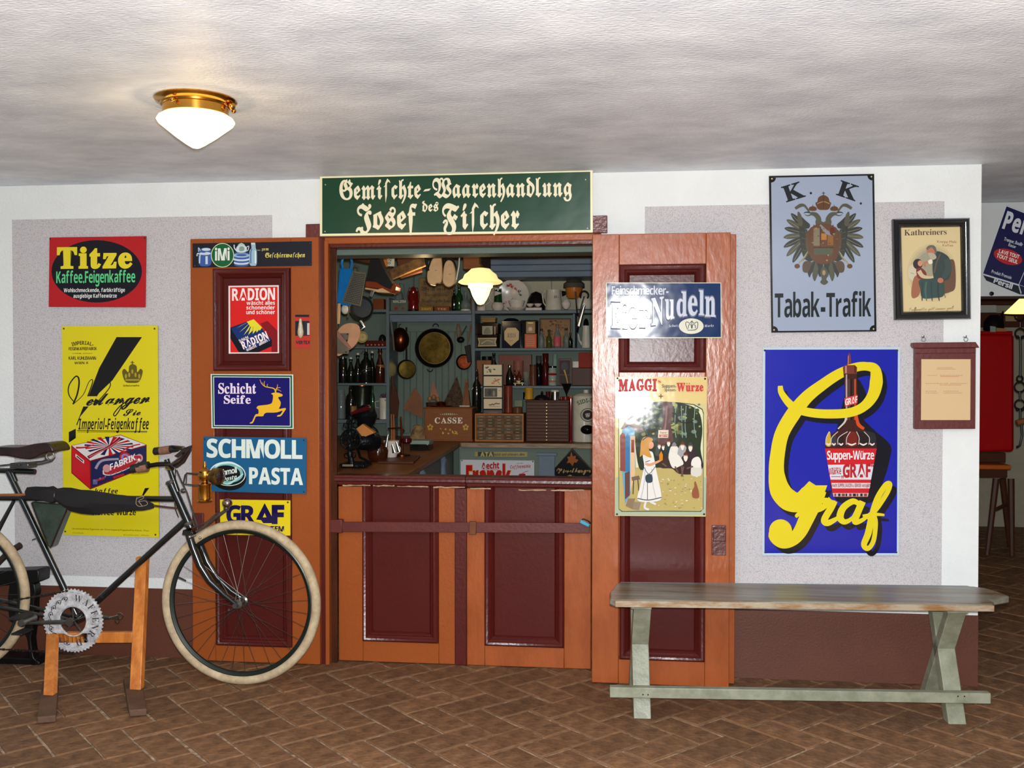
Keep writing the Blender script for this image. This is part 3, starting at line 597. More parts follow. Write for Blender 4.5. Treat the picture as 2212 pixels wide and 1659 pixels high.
D.poly(arch, (60, 70, 50)); D.poly([(x+(6 if x < 690 else -6), y+(8 if y < 800 else -8)) for x, y in arch], (206, 204, 170))
D.poly([(296, 1000), (1080, 1000), (1080, 1398), (1050, 1405), (320, 1405), (294, 1385)], (176, 158, 98))
D.blob([(440, 470), (560, 400), (700, 390), (900, 400), (1040, 470), (1078, 640), (1060, 820), (1075, 1000), (900, 1010), (700, 1000), (560, 1010), (480, 1000), (440, 700)], (44, 52, 36))
for i in range(110):
    x = rn.uniform(430, 1060); y = rn.uniform(400, 700); c = rn.choice([(92, 98, 48), (66, 80, 52), (120, 122, 66), (38, 50, 40), (104, 122, 108), (150, 152, 96)]); r_ = rn.uniform(10, 30)
    D.blob([(x+r_*cos(a)*rn.uniform(.6, 1.2), y+r_*.8*sin(a)*rn.uniform(.6, 1.2)) for a in [k_*1.05 for k_ in range(6)]], c, 2)
for x in (830, 880, 925, 1010, 555): D.line([(x, 420), (x+rn.uniform(-12, 12), 600), (x+rn.uniform(-10, 10), 720)], [7, 5, 7], (130, 150, 140) if x != 555 else (40, 36, 30))
D.blob([(700, 390), (790, 395), (800, 480), (780, 600), (800, 760), (660, 770), (690, 640), (710, 500)], (90, 62, 62)); D.line([(745, 420), (735, 560), (715, 700)], [20, 14, 24], (128, 98, 92))
D.line([(795, 490), (830, 500), (850, 550), (900, 580), (980, 575)], [18, 12, 8], (44, 34, 34)); D.line([(520, 450), (570, 490), (600, 540), (660, 580)], [6, 9, 6], (44, 34, 34))
D.poly([(664, 648), (760, 648), (756, 722), (660, 722)], (206, 192, 170)); D.text('Suppen', 680, 680, 744, 680, 18, (120, 60, 50), 'plain', .01); D.text('MAGGI', 672, 714, 750, 714, 24, (170, 30, 36), 'sans', .02)
D.poly([(310, 640), (390, 500), (440, 520), (530, 660)], (126, 108, 92)); D.poly([(330, 640), (385, 590), (520, 655), (500, 670), (390, 612)], (90, 60, 56)); D.poly([(322, 650), (385, 608), (440, 650), (452, 1000), (400, 1250), (350, 1340), (320, 1000)], (96, 150, 178))
D.poly([(302, 700), (325, 672), (352, 690), (352, 1040), (304, 1030)], (130, 70, 62)); D.poly([(352, 720), (372, 680), (395, 700), (395, 1040), (352, 1040)], (58, 110, 152)); D.poly([(400, 706), (445, 706), (445, 1060), (400, 1230)], (206, 170, 132)); D.poly([(408, 740), (436, 740), (436, 860), (408, 860)], (130, 60, 44)); D.poly([(348, 1050), (395, 1035), (395, 1260), (350, 1300)], (98, 66, 62)); D.poly([(410, 1090), (480, 1075), (492, 1110), (415, 1125)], (110, 92, 80)); D.line([(430, 1120), (425, 1250)], 9, (70, 60, 56)); D.line([(470, 1110), (480, 1220)], 9, (70, 60, 56))
D.poly([(380, 1290), (445, 1290), (420, 1390), (355, 1360)], (132, 112, 90)); D.poly([(435, 1320), (500, 1325), (480, 1400), (420, 1392)], (140, 122, 100))
D.blob([(660, 900), (760, 880), (860, 900), (1060, 940), (1078, 1010), (1000, 1060), (860, 1060), (790, 1010), (680, 1000)], (60, 44, 38))
for x, y, s_, c in ((672, 790, .8, (70, 70, 66)), (710, 800, .8, (44, 40, 42)), (760, 760, .9, (40, 50, 42)), (812, 800, 1.1, (206, 204, 194)), (890, 790, 1., (150, 150, 150)), (965, 800, 1.1, (58, 44, 46)), (920, 890, 1.15, (56, 40, 40)), (1020, 940, 1.1, (200, 196, 184))):
    D.blob([(x-34*s_, y+20), (x, y-5), (x+36*s_, y+20), (x+42*s_, y+120*s_), (x-44*s_, y+120*s_)], c); D.ell(x, y, 17*s_, 19*s_, (176, 120, 92), n=12); D.blob([(x-16*s_, y+6), (x+16*s_, y+6), (x+12*s_, y+34*s_), (x, y+48*s_), (x-12*s_, y+34*s_)], (214, 208, 196)); D.blob([(x-18*s_, y-8), (x-12*s_, y-26), (x, y-34*s_), (x+14*s_, y-26), (x+18*s_, y-8)], rn.choice([(56, 66, 76), (116, 124, 132), (90, 52, 42)]))
D.blob([(770, 860), (850, 880), (900, 960), (860, 990), (800, 1005), (765, 930)], (212, 208, 198)); D.blob([(985, 920), (1040, 900), (1066, 950), (1050, 1000), (975, 985)], (214, 210, 200))
for a, b in (((820, 990), (850, 1050)), ((880, 980), (890, 1080)), ((700, 960), (740, 990)), ((990, 990), (930, 1010)), ((900, 990), (880, 1085))): D.line([a, b], [14, 14], (104, 74, 70))
for i in range(90):
    x = rn.uniform(600, 1070); y = rn.uniform(1080, 1380); D.ell(x, y, rn.uniform(4, 12), rn.uniform(2, 6), rn.choice([(206, 200, 176), (150, 132, 84), (196, 160, 110), (130, 124, 80), (210, 206, 196)]), n=8)
D.blob([(985, 1280), (980, 1220), (1000, 1180), (1000, 1145), (1012, 1130), (1030, 1180), (1045, 1240), (1040, 1285)], (138, 84, 56))
D.blob([(520, 870), (600, 850), (625, 920), (640, 1010), (665, 1120), (692, 1270), (665, 1312), (570, 1322), (468, 1305), (490, 1180), (520, 1040), (530, 980)], (214, 210, 204)); D.line([(540, 1000), (528, 1150), (500, 1290)], 6, (160, 160, 170)); D.line([(600, 1010), (610, 1150), (640, 1290)], 6, (170, 168, 176))
D.line([(468, 1290), (570, 1305), (692, 1280)], [9, 9], (70, 76, 90)); D.line([(560, 1060), (560, 1300)], [6, 6], (64, 76, 92)); D.line([(530, 1000), (575, 1060), (640, 985)], [6, 6], (60, 80, 90)); D.blob([(545, 1075), (600, 1065), (608, 1130), (575, 1145), (545, 1130)], (52, 66, 74))
D.line([(540, 960), (580, 975), (640, 955), (690, 930)], [26, 26, 16], (204, 150, 116)); D.line([(545, 880), (552, 960)], [40, 34], (206, 202, 198)); D.line([(540, 950), (585, 935)], [6, 6], (60, 70, 90))
D.ell(590, 790, 30, 36, (206, 150, 118)); D.blob([(500, 760), (530, 715), (590, 712), (612, 745), (580, 770), (575, 830), (600, 905), (560, 900), (520, 880), (490, 900), (495, 830)], (190, 136, 64)); D.line([(515, 745), (560, 712), (605, 722)], [10, 10], (66, 76, 92)); D.poly([(672, 880), (690, 845), (706, 880), (704, 935), (672, 935)], (196, 122, 24))
D.line([(545, 1320), (535, 1375), (575, 1395)], 20, (206, 204, 200)); D.line([(585, 1320), (640, 1345)], 20, (206, 204, 200))
D.build('picture', TINM, t)
D = Draw(Y, 1270, 780, 4.366, base=.012); D.base = .0078; rm = (184, 34, 36)
D.text('MAGGI', 288, 281, 650, 277, 104, (90, 24, 26), 'serif', .055, .03); D.text('MAGGI', 286, 279, 648, 275, 104, rm, 'serif', .025, .05); D.text('s', 662, 205, 688, 205, 34, rm, 'serif'); D.text('Suppen-', 698, 250, 832, 250, 30, (80, 70, 50), 'sans'); D.text('Speisen-', 722, 285, 832, 285, 26, (80, 70, 50), 'sans'); D.text('Würze', 836, 283, 1090, 281, 76, rm, 'serif', .03, .04)
D.poly([(688, 302), (695, 325), (716, 330), (695, 338), (688, 360), (681, 338), (660, 330), (681, 325)], (110, 90, 50)); D.build('lettering', PM('matt_lettering', .5, spec=.2), t); lean(t, -2.2, -.024)
# --- Tabak-Trafik ---
q = [(1661, 380), (1888.3, 375.6), (1893.3, 716), (1666.4, 718.6)]; Y = -.02
t = sign('enamel_sign', 'grey-blue Tabak-Trafik enamel sign with a double-headed eagle', 'sign', q, Y, .005, (14, 14, 16))
D = Draw(Y, 1640, 360, 4.364); D.poly([(112, 104), (1066, 84), (1086, 1540), (132, 1549)], (150, 162, 182))
for x, y in ((112, 104), (1066, 84), (1086, 1540), (132, 1549)):
    D.poly([p for p in [(x+46*cos(a)*(1 if x < 600 else -1)*.99, y+46*sin(a)*(1 if y < 800 else -1)) for a in [pi/2*k_/6 for k_ in range(7)]]]+[(x, y)], (16, 16, 18)); D.ell(x+(8 if x < 600 else -8), y+(10 if y < 800 else -10), 8, 8, (190, 176, 130), n=10)
D.build('grey_field', ENAMEL, t)
D = Draw(Y, 1640, 360, 4.364, base=.0009); bk = (26, 32, 34)
D.text('K', 255, 335, 440, 278, 150, bk, 'serif', .015, up=(-52, -142)); D.ell(487, 250, 11, 12, bk, n=12); D.text('K', 722, 262, 905, 325, 150, bk, 'serif', .015, up=(48, -136)); D.ell(958, 347, 11, 11, bk, n=12)
D.text('Tabak-Trafik', 146, 1421, 1056, 1412, 218, bk, 'sans', .0, .06); D.build('lettering', ENAMEL, t)
D = Draw(Y, 1640, 360, 4.364, base=.0009); e1 = (50, 54, 48); e2 = (80, 80, 66); e3 = (92, 62, 38); CX = 606
def mir(fn):
    for s_ in (-1, 1): fn(lambda pts: [(CX+(x-CX)*s_, y) for x, y in pts])
def wing(m):
    for (x, y), c in zip([(300, 440), (258, 500), (238, 580), (228, 668), (230, 760), (258, 845), (316, 905)], (e1, e2, e1, e2, e1, e2, e1)):
        bx, by = 470, 640; dx_, dy_ = x-bx, y-by; l_ = sqrt(dx_*dx_+dy_*dy_); nx, ny = -dy_/l_, dx_/l_
        D.blob(m([(bx, by), (bx+dx_*.45+nx*24, by+dy_*.45+ny*24), (bx+dx_*.8+nx*26, by+dy_*.8+ny*26), (x, y), (bx+dx_*.8-nx*20, by+dy_*.8-ny*20), (bx+dx_*.45-nx*20, by+dy_*.45-ny*20)]), c)
        D.line(m([(bx+dx_*.3, by+dy_*.3), (bx+dx_*.92, by+dy_*.92)]), [4, 3], (136, 134, 112))
    D.blob(m([(362, 430), (400, 470), (440, 510), (478, 545), (470, 580), (438, 590), (440, 640), (500, 580), (520, 560), (520, 860), (440, 880), (400, 800), (380, 640), (372, 520)]), e1)
    D.blob(m([(365, 425), (395, 455), (410, 540), (380, 560), (360, 500)]), e2); D.blob(m([(440, 640), (500, 600), (510, 820), (450, 800)]), (92, 66, 42))
    for i in range(9): D.line(m([(392+(i*37) % 70, 560+i*28), (430+(i*37) % 70, 570+i*28)]), [7, 3], (e3, (70, 92, 84), e2)[i % 3])
mir(wing)
def rest(m):
    D.line(m([(600, 560), (560, 530), (560, 490), (530, 452), (480, 440)]), [74, 60, 48, 44, 22], e2); D.line(m([(490, 452), (455, 462), (428, 450)]), [14, 4], e2); D.line(m([(480, 432), (440, 430), (420, 440)]), [16, 5], e1); D.line(m([(470, 425), (430, 370), (390, 365), (340, 395)]), [14, 22, 34, 26], e2)
    D.blob(m([(470, 410), (472, 385), (505, 372), (538, 385), (540, 410), (505, 418)]), e3)
    D.line(m([(505, 372), (505, 358)]), [5, 4], e1); D.line(m([(520, 860), (470, 800), (420, 860), (360, 930)]), [16, 14, 14], (150, 142, 110)); D.line(m([(500, 730), (440, 850), (380, 900)]), [18, 12, 10], e2); D.ell(*m([(358, 938)])[0], 26, 22, e3)
    for x, y, c in ((430, 985, e2), (475, 1045, e1), (522, 1080, e2), (572, 1040, e1)): D.blob(m([(540, 880), (x-14, (y+880)/2), (x-20, y-50), (x, y), (x+24, y-46), (600, 890)]), c)
    D.blob(m([(410, 920), (440, 890), (490, 900), (480, 960), (450, 1000), (412, 985)]), (84, 70, 52))
mir(rest)
D.blob([(470, 600), (520, 560), (606, 550), (690, 560), (740, 600), (750, 760), (720, 880), (606, 920), (500, 880), (460, 760)], e3)
D.poly([(506, 565), (700, 565), (702, 760), (506, 760)], (110, 62, 34)); D.blob([(506, 560), (702, 560), (708, 760), (690, 850), (606, 905), (522, 850), (504, 760)], (96, 62, 38)); D.rect(512, 580, 570, 745, (120, 112, 90)); D.rect(585, 630, 635, 690, (172, 110, 44)); D.rect(645, 600, 698, 740, (132, 88, 40)); D.rect(516, 772, 692, 830, (76, 84, 64)); D.line([(575, 550), (640, 620), (690, 640)], [18, 34, 20], (124, 130, 136)); D.ell(690, 610, 26, 40, (92, 38, 30), n=14)
D.rect(508, 758, 702, 766, (60, 40, 28)); D.rect(576, 565, 582, 760, (60, 40, 28))
for i in range(26): D.ell(rn.uniform(470, 740), rn.uniform(580, 890), rn.uniform(5, 12), rn.uniform(4, 10), rn.choice([(150, 128, 84), (66, 52, 38), (120, 76, 38), (74, 84, 70)]), n=8)
D.blob([(555, 400), (530, 345), (548, 330), (560, 290), (606, 268), (650, 290), (664, 330), (678, 345), (655, 400), (606, 408)], e3); D.line([(545, 350), (606, 330), (664, 350)], [8, 8], (150, 128, 84)); D.line([(606, 236), (606, 275)], [7, 7], e1); D.line([(592, 250), (620, 250)], [6, 6], e1); D.line([(606, 280), (606, 395)], [6, 6], (60, 44, 30))
D.blob([(606, 940), (575, 1000), (590, 1060), (575, 1090), (614, 1115), (650, 1088), (632, 1060), (655, 1010)], e2); D.ell(610, 1000, 16, 26, (150, 132, 96), n=12)
D.build('eagle_emblem', ENAMEL, t)
# --- large Graf sign ---
q = [(1647.7, 750.7), (1944.6, 750), (1941.7, 1199.7), (1646.3, 1199.7)]; Y = -.018
t = sign('enamel_sign', 'large blue enamel sign with sweeping yellow script and a sauce bottle', 'sign', q, Y, .005, (186, 202, 212), screws=((1652, 757), (1938, 757), (1653, 1193), (1936, 1193)))
D = Draw(Y, 1630, 730, 3.385); D.poly([(78, 86), (1048, 84), (1040, 1574), (72, 1574)], (24, 30, 158)); D.build('blue_field', ENAMEL, t)
gy = (220, 200, 24); bz = (14, 12, 22)
def script(D, dx_, dy_, col, cut):
    L = lambda pts, w, n=7: D.line([(x+dx_, y+dy_) for x, y in pts], w, col, True, n)
    B = lambda pts: D.blob([(x+dx_, y+dy_) for x, y in pts], col, 5)
    L([(188, 350), (196, 400), (250, 475), (310, 520), (420, 548), (560, 556), (700, 545), (800, 500), (865, 420), (890, 320), (880, 230), (820, 208), (740, 215), (620, 262), (500, 340), (380, 435), (280, 560), (200, 700), (168, 850), (160, 980), (185, 1110), (250, 1185), (330, 1200), (400, 1150), (450, 1080)], [34, 44, 56, 62, 64, 66, 66, 70, 84, 96, 76, 62, 66, 74, 80, 92, 108, 104, 106, 112, 150, 158, 140, 150, 120], 6)
    L([(480, 1110), (440, 1200), (380, 1320), (330, 1420), (270, 1480), (200, 1490), (150, 1440), (175, 1380)], [96, 110, 110, 100, 90, 96, 100, 60]); D.ell(190+dx_, 1410+dy_, 84, 84, col)
    D.poly([(x+dx_, y+dy_) for x, y in ((340, 1120), (400, 1078), (532, 1078), (505, 1150), (400, 1200))], col)
    L([(300, 1310), (340, 1280), (480, 1250), (560, 1180)], [20, 36, 40, 50]); D.ell(522+dx_, 1196+dy_, 28, 28, col); L([(522, 1190), (590, 1200)], [30, 20])
    L([(580, 1190), (560, 1240), (510, 1330), (540, 1352), (620, 1310)], [56, 50, 50, 46, 24])
    L([(770, 1220), (720, 1195), (650, 1240), (625, 1310), (660, 1345), (720, 1310), (775, 1210)], [30, 44, 50, 54, 40, 24, 40]); L([(790, 1195), (750, 1290), (735, 1345), (790, 1330), (850, 1280)], [50, 48, 44, 30, 20])
    L([(830, 1330), (900, 1240), (970, 1130), (990, 1070), (960, 1075), (900, 1170), (860, 1300), (830, 1430), (800, 1510), (830, 1540), (870, 1480), (885, 1350), (870, 1290)], [20, 34, 36, 34, 40, 44, 50, 50, 44, 34, 34, 34, 30]); L([(790, 1300), (880, 1290), (950, 1295)], [16, 26, 16])
D = Draw(Y, 1630, 730, 3.385, base=.0006); script(D, 32, 38, bz, 0); D.blob([(700, 300), (820, 420), (780, 560), (860, 660), (990, 780), (990, 880), (940, 1050), (860, 1200), (600, 1190), (560, 900)], bz); D.build('black_shadow_print', ENAMEL, t)
D = Draw(Y, 1630, 730, 3.385, base=.0013); br = (62, 26, 16)
D.poly([(690, 108), (682, 125), (680, 190), (660, 200), (645, 215), (650, 262), (748, 262), (750, 215), (732, 198), (708, 190), (700, 118)], (116, 54, 40)); D.line([(686, 130), (684, 200)], 6, (176, 120, 108)); D.line([(668, 205), (668, 255)], 10, (190, 140, 130)); D.line([(735, 205), (735, 255)], 8, (60, 20, 14)); D.rect(650, 262, 748, 290, (90, 46, 36))
D.poly([(655, 280), (748, 280), (752, 420), (745, 600), (765, 640), (800, 668), (870, 710), (892, 770), (892, 810), (515, 810), (512, 770), (530, 720), (600, 680), (650, 650), (665, 600), (660, 420)], br)
for x, w_, c in ((672, 12, (170, 150, 150)), (690, 8, (90, 70, 70)), (735, 14, (176, 70, 34)), (708, 12, (30, 14, 12))): D.line([(x, 290), (x+1, 600)], [w_, w_], c)
D.line([(745, 560), (758, 630), (800, 665)], [14, 26, 20], (206, 70, 24)); D.line([(665, 560), (662, 610), (610, 665)], [12, 14, 10], (196, 186, 170))
for x0, x1, x2, c in ((520, 545, 560, (196, 160, 50)), (560, 610, 600, (60, 50, 60)), (610, 680, 655, (40, 22, 18)), (670, 700, 750, (110, 30, 20)), (760, 745, 830, (36, 24, 20)), (835, 800, 885, (40, 36, 40))):
    D.blob([(x0, 780), (x0+4, 730), (x1, 685), (x2-6, 700), (x2, 780), ((x0+x2)/2, 795)], c); D.line([(x0, 780), (x0+4, 730), (x1, 685)], 5, (206, 196, 190)); D.line([(x0+8, 770), ((x0+x2)/2, 782), (x2-8, 770)], [8, 12, 8], (226, 216, 210))
D.poly([(515, 808), (893, 808), (828, 1162), (574, 1162)], (196, 28, 34))
D.poly([(536, 928), (872, 922), (852, 1036), (556, 1036)], (206, 208, 216)); D.poly([(562, 1060), (848, 1060), (842, 1100), (568, 1100)], (210, 204, 208)); D.poly([(572, 1134), (834, 1134), (828, 1160), (578, 1160)], (180, 176, 180))
for i in range(9): D.rect(584+i*27, 1138, 596+i*27+(i % 3)*5, 1158, (40, 20, 18) if i % 2 else (120, 60, 30))
D.text('Suppen-Würze', 530, 890, 874, 888, 62, (226, 222, 226), 'sans', .0, .04); D.text('Marke', 548, 1000, 634, 996, 46, (176, 28, 34), 'sans', 0, .04); D.text('„', 634, 1018, 652, 1018, 60, (176, 28, 34), 'sans'); D.text('GRAF', 645, 1020, 850, 1016, 92, (176, 28, 34), 'sans', .02, .03); D.text('“', 852, 1000, 870, 1000, 90, (176, 28, 34), 'sans')
D.rect(560, 950, 630, 955, (176, 28, 34)); D.rect(560, 1012, 630, 1017, (176, 28, 34)); D.text('macht SUPPEN, SAUCEN u. GEMÜSE vorzüglich', 566, 1090, 846, 1090, 24, (150, 60, 60), 'sans', 0, .03)
D.build('bottle_picture', ENAMEL, t)
D = Draw(Y, 1630, 730, 3.385, base=.0032); script(D, 0, 0, gy, 0)
D.build('yellow_script', ENAMEL, t)
D = Draw(Y, 1630, 730, 3.385, base=.0045); D.poly([(655, 296), (752, 240), (752, 262), (752, 300), (752, 425), (655, 455)], br)
D.L = 0; D.v = []; D.f = []; D.c = []
D.poly([(648, 185), (752, 178), (752, 262), (648, 300)], gy); D.v = []; D.f = []; D.c = []
# neck of the bottle passes in front of the script at the top
D.poly([(645, 215), (660, 200), (732, 198), (750, 215), (748, 262), (650, 262)], (116, 54, 40)); D.line([(668, 205), (668, 258)], 10, (190, 140, 130)); D.line([(735, 205), (735, 258)], 8, (60, 20, 14)); D.poly([(650, 262), (748, 262), (748, 300), (655, 300)], br); D.line([(672, 266), (672, 300)], 10, (170, 150, 150)); D.poly([(656, 440), (752, 415), (752, 478), (660, 502)], (206, 60, 60)); D.text('GRAF', 662, 494, 752, 470, 44, (232, 216, 214), 'sans', .01, .03)
D.build('bottle_neck_print', ENAMEL, t)
# --- framed Kathreiner picture ---
Y = -.03; fo = [(1928.4, 473.4), (2094.4, 470.8), (2097, 689.3), (1933.4, 691.5)]; fi = [(1944.7, 488.6), (2077, 486.5), (2082.9, 674.1), (1949.5, 677.4)]
t = thing('framed_picture', 'black framed coffee picture of an old man and a child, right of the eagle sign', 'picture', at(2012, 692, Y))
qo = [at(x, y, Y) for x, y in fo]
mb = MB().ring(qo, [(0, .029), (0, -.004), (.006, -.012), (.016, -.010), (.024, -.004), (.032, -.006), (.0375, .004), (.0375, .012)]); obj('frame', mb, M('black_lacquer', (16, 15, 16), .18, var=0, bump=.05, coat=.5), t)
sheet('print', [(x, y) for x, y in inset(fo, 14)], Y+.008, .004, (206, 186, 138), PAPER, t)
D = Draw(Y+.008, 1910, 340, 4.609, base=.0003); rn = random.Random(9)
for i, c in enumerate([(196, 178, 132), (184, 168, 128), (168, 158, 124), (150, 146, 120)]): D.ell(475, 1150, 250-i*22, 290-i*24, c, 0, 40)
D.blob([(330, 1060), (250, 1090), (250, 1200), (330, 1230)], (196, 186, 160)); D.line([(262, 1150), (300, 1160)], 4, (120, 110, 90))
D.blob([(560, 1050), (640, 1020), (700, 1040), (710, 1280), (660, 1340), (560, 1330)], (96, 66, 46)); D.blob([(300, 1190), (360, 1180), (370, 1290), (340, 1380), (280, 1400), (270, 1320)], (150, 92, 60)); D.blob([(345, 1230), (430, 1190), (570, 1210), (600, 1290), (590, 1380), (500, 1400), (380, 1400), (360, 1310)], (40, 66, 62))
for x in (380, 420, 470, 540): D.line([(x, 1240), (x+rn.uniform(-15, 15), 1330), (x+rn.uniform(-10, 10), 1430)], [16, 20, 8], rn.choice([(28, 56, 56), (60, 92, 84), (34, 48, 46)]))
D.blob([(500, 950), (560, 940), (640, 990), (670, 1080), (650, 1200), (580, 1230), (500, 1210), (480, 1080)], (40, 56, 54)); D.line([(620, 1010), (640, 1110), (590, 1200)], [60, 66, 44], (50, 66, 62)); D.line([(560, 960), (520, 1050), (500, 1150)], [12, 14], (96, 70, 50)); D.ell(560, 1225, 30, 26, (176, 104, 76))
D.ell(470, 920, 50, 48, (176, 112, 82)); D.blob([(420, 900), (450, 876), (500, 880), (522, 930), (510, 970), (500, 930), (470, 895), (430, 920)], (96, 92, 84)); D.blob([(440, 950), (500, 960), (520, 1000), (480, 1020), (450, 990)], (170, 160, 136)); D.blob([(438, 1030), (470, 1015), (482, 1050), (450, 1062)], (222, 212, 186)); D.line([(430, 1040), (400, 1060), (410, 1090)], [26, 22], (176, 112, 82))
D.ell(335, 1062, 48, 52, (36, 24, 22)); D.ell(358, 1055, 24, 30, (196, 134, 100)); D.blob([(320, 1110), (370, 1100), (420, 1150), (410, 1200), (360, 1210), (330, 1190)], (112, 36, 34)); D.line([(345, 1130), (380, 1180), (440, 1195), (490, 1190)], [46, 40, 26, 22], (196, 176, 136)); D.line([(575, 1260), (610, 1400)], [6, 6], (60, 56, 50))
D.text('Kathreiners', 200, 778, 622, 768, 58, (70, 48, 40), 'serif', -.004, .04); D.text('Kneipp Malz', 527, 850, 720, 852, 24, (128, 76, 56), 'plain', .0, .09); D.text('Kaffee', 582, 886, 686, 888, 24, (128, 76, 56), 'plain', .0, .09)
D.text('Großmutter gibt immer gut!', 245, 1530, 685, 1512, 36, (90, 64, 44), 'script', -.01, .0, shear=.2)
D.build('painting', PAPER, t)
# --- notice board ---
Y = -.035; MA2 = M('notice_maroon', (94, 36, 34), .4, var=.06, vs=5, bump=.15)
t = thing('notice_board', 'maroon wooden notice board with a cream paper sheet, below the framed picture', 'board', at(2041, 928, Y))
zz = lambda pts: [(1940+x/4.607, 640+y/4.607) for x, y in pts]
obj('backing', MB().prism([at(x, y, Y) for x, y in zz([(170, 512), (775, 512), (770, 1320), (168, 1322)])], (0, .034, 0)), MA2, t, .002)
obj('moulding', MB().prism([at(x, y, Y-.012) for x, y in zz([(150, 462), (775, 455), (812, 512), (165, 518), (148, 495)])], (0, .044, 0)), MA2, t, .003)
obj('moulding', MB().prism([at(x, y, Y-.006) for x, y in zz([(170, 518), (775, 513), (775, 565), (170, 570)])], (0, .006, 0)), MA2, t, .002)
sheet('paper', zz([(232, 626), (722, 626), (718, 1232), (228, 1232)]), Y-.003, .002, (206, 176, 132), PAPER, t)
D = Draw(Y-.003, 1940, 640, 4.607); rn = random.Random(4)
for y, xs in ((712, [(392, 545)]), (788, [(292, 388), (420, 648)]), (868, [(275, 450), (460, 500), (520, 690)]), (945, [(275, 385), (450, 600)]), (963, [(275, 398), (455, 635)])):
    for xa, xb in xs:
        x = xa
        while x < xb: w_ = rn.uniform(8, 22); D.line([(x, y), (min(x+w_, xb), y-1)], [6, 4], (170, 124, 104), False); x += w_+5
for xa, xb, y in ((388, 572, 724), (420, 605, 800), (415, 630, 882)): D.line([(xa, y), (xb, y)], [3, 3], (190, 84, 70), False)
D.build('typewriting', PAPER, t)
IRON = M('black_iron', (24, 24, 24), .4, metal=.5)
for x in (254, 675):
    p = at(1940+x/4.607, 640+430/4.607, Y-.002); obj('hanging_ring', MB().torus(p, (0, 1, 0), .0085, .0014, 20, 6), M('ring_steel', (150, 140, 130), .35, metal=.8), t)
    obj('hook', MB().tube([p+Vector((0, .036, .012)), p+Vector((0, -.004, .010)), p+Vector((0, -.006, .018))], .0016, 6), IRON, t)
# ---------------- ceiling lamp ----------------
BRASS = M('brass', (206, 150, 62), .2, metal=1., var=.06, vs=5); BRASSD = M('aged_brass', (150, 118, 58), .3, metal=.9, rgb2=(92, 70, 34), vs=30)
MILK = M('milk_glass_lit', (255, 240, 200), .3, var=0, emit=1.5, emcol=(1., .86, .5))
IRON = M('black_iron'); STEEL = M('bright_steel', (190, 190, 186), .22, metal=1., var=.08, vs=20); STEELD = M('dull_steel', (120, 120, 116), .35, metal=.9, var=.15, vs=20)
lc = Vector((-1.432, -1.42, H)); rl = .132
t = thing('ceiling_lamp', 'brass ceiling lamp with a lit milk-glass cone on the ceiling', 'lamp', lc)
obj('mount', MB().lathe(lc, [(rl, 0), (rl+.002, -.004), (rl-.004, -.012), (rl-.018, -.018), (rl-.02, -.024), (rl-.026, -.026), (rl-.026, -.052), (rl-.03, -.054)], 48), BRASS, t)
obj('glass_shade', MB().lathe(lc, [(rl-.034, -.04), (rl-.032, -.05), (rl-.012, -.062), (rl-.006, -.072), (rl-.012, -.082), (.066, -.125), (.03, -.15), (.012, -.16), (.004, -.161)], 48), MILK, t)
for a in (.35, 2.4, 4.5): obj('screw', MB().ball(lc+Vector(((rl-.01)*cos(a), (rl-.01)*sin(a), -.03)), .008, 10), BRASS, t)
obj('screw', MB().ball(lc+Vector((rl-.008, .0, -.026)), .013, 12), BRASS, t)
# ---------------- bench ----------------
BEN = M('bench_paint', (144, 145, 126), .4, spec=.3, rgb2=(118, 120, 100), vs=12, bump=.2, bs=60)
SEATM = M('bench_seat', (128, 128, 116), .3, rgb2=(98, 76, 46), vs=3.2, vd=6, st=(.5, 5, 5), bump=.12, thr=(.38, .6))
WORN = M('worn_bench_edge', (158, 144, 122), .4, rgb2=(132, 94, 54), vs=9, vd=5, st=(.6, 2, 2), bump=.15, thr=(.4, .56))
pA = atz(1387, 1550, 0); pB = atz(2065, 1562, 0); ud = Vector((pB.x-pA.x, pB.y-pA.y, 0)).normalized(); vd_ = Vector((-ud.y, ud.x, 0))   # along / towards the wall
def bz(px, py, off):      # point with image position on the vertical plane through pA,ud shifted by off towards the wall
    d = ray(px, py); n = vd_; o = pA+vd_*off; return CAM+d*((o-CAM).dot(n)/d.dot(n))
zs = .455; yf, yk = -.085, .225
t = thing('bench', 'long grey-green wooden bench with a worn seat board before the right wall', 'bench', (pA+pB)/2)
fl = bz(1318, 1300, yf); fr = bz(2154, 1312, yf); bl_ = bz(1331, 1268, yk); br_ = bz(2112, 1266, yk); zt_ = bz(1700, 1299, yf).z
def sp(p, z): return Vector((p.x, p.y, z))
outl = [fl+ud*.02, fl+vd_*.02, fl+vd_*.12+ud*.004, bl_+ud*.0-vd_*.02, bl_+ud*.02]+[br_-ud*.02, br_+vd_*-.03+ud*.02, br_-vd_*.10+ud*.045, br_-vd_*.17+ud*.055, fr+vd_*.075-ud*.0, fr+vd_*.03, fr+ud*-.015]
mb = MB().prism([sp(p, zt_) for p in outl][::-1], (0, 0, -.001)); seat = obj('seat', MB().prism([sp(p, zt_-.03) for p in outl], (0, 0, .03)), SEATM, t, .006)
obj('seat_edge', MB().prism([sp(fl+ud*.02-vd_*.004, zt_-.030), sp(fl+ud*.02-vd_*.004, zt_-.006), sp(fr-ud*.012-vd_*.004, zt_-.006), sp(fr-ud*.012-vd_*.004, zt_-.030)], vd_*.004), WORN, t, .0015)
obj('rear_board', MB().prism([sp(bl_+ud*.015+vd_*.004, zt_-.028), sp(br_-ud*.02+vd_*.004, zt_-.028), sp(br_-ud*.03+vd_*.032, zt_-.028), sp(bl_+ud*.02+vd_*.032, zt_-.028)], (0, 0, .024)), M('bench_rear_board', (112, 132, 142), .35, var=.06, vs=6), t, .003)
zu = zt_-.031
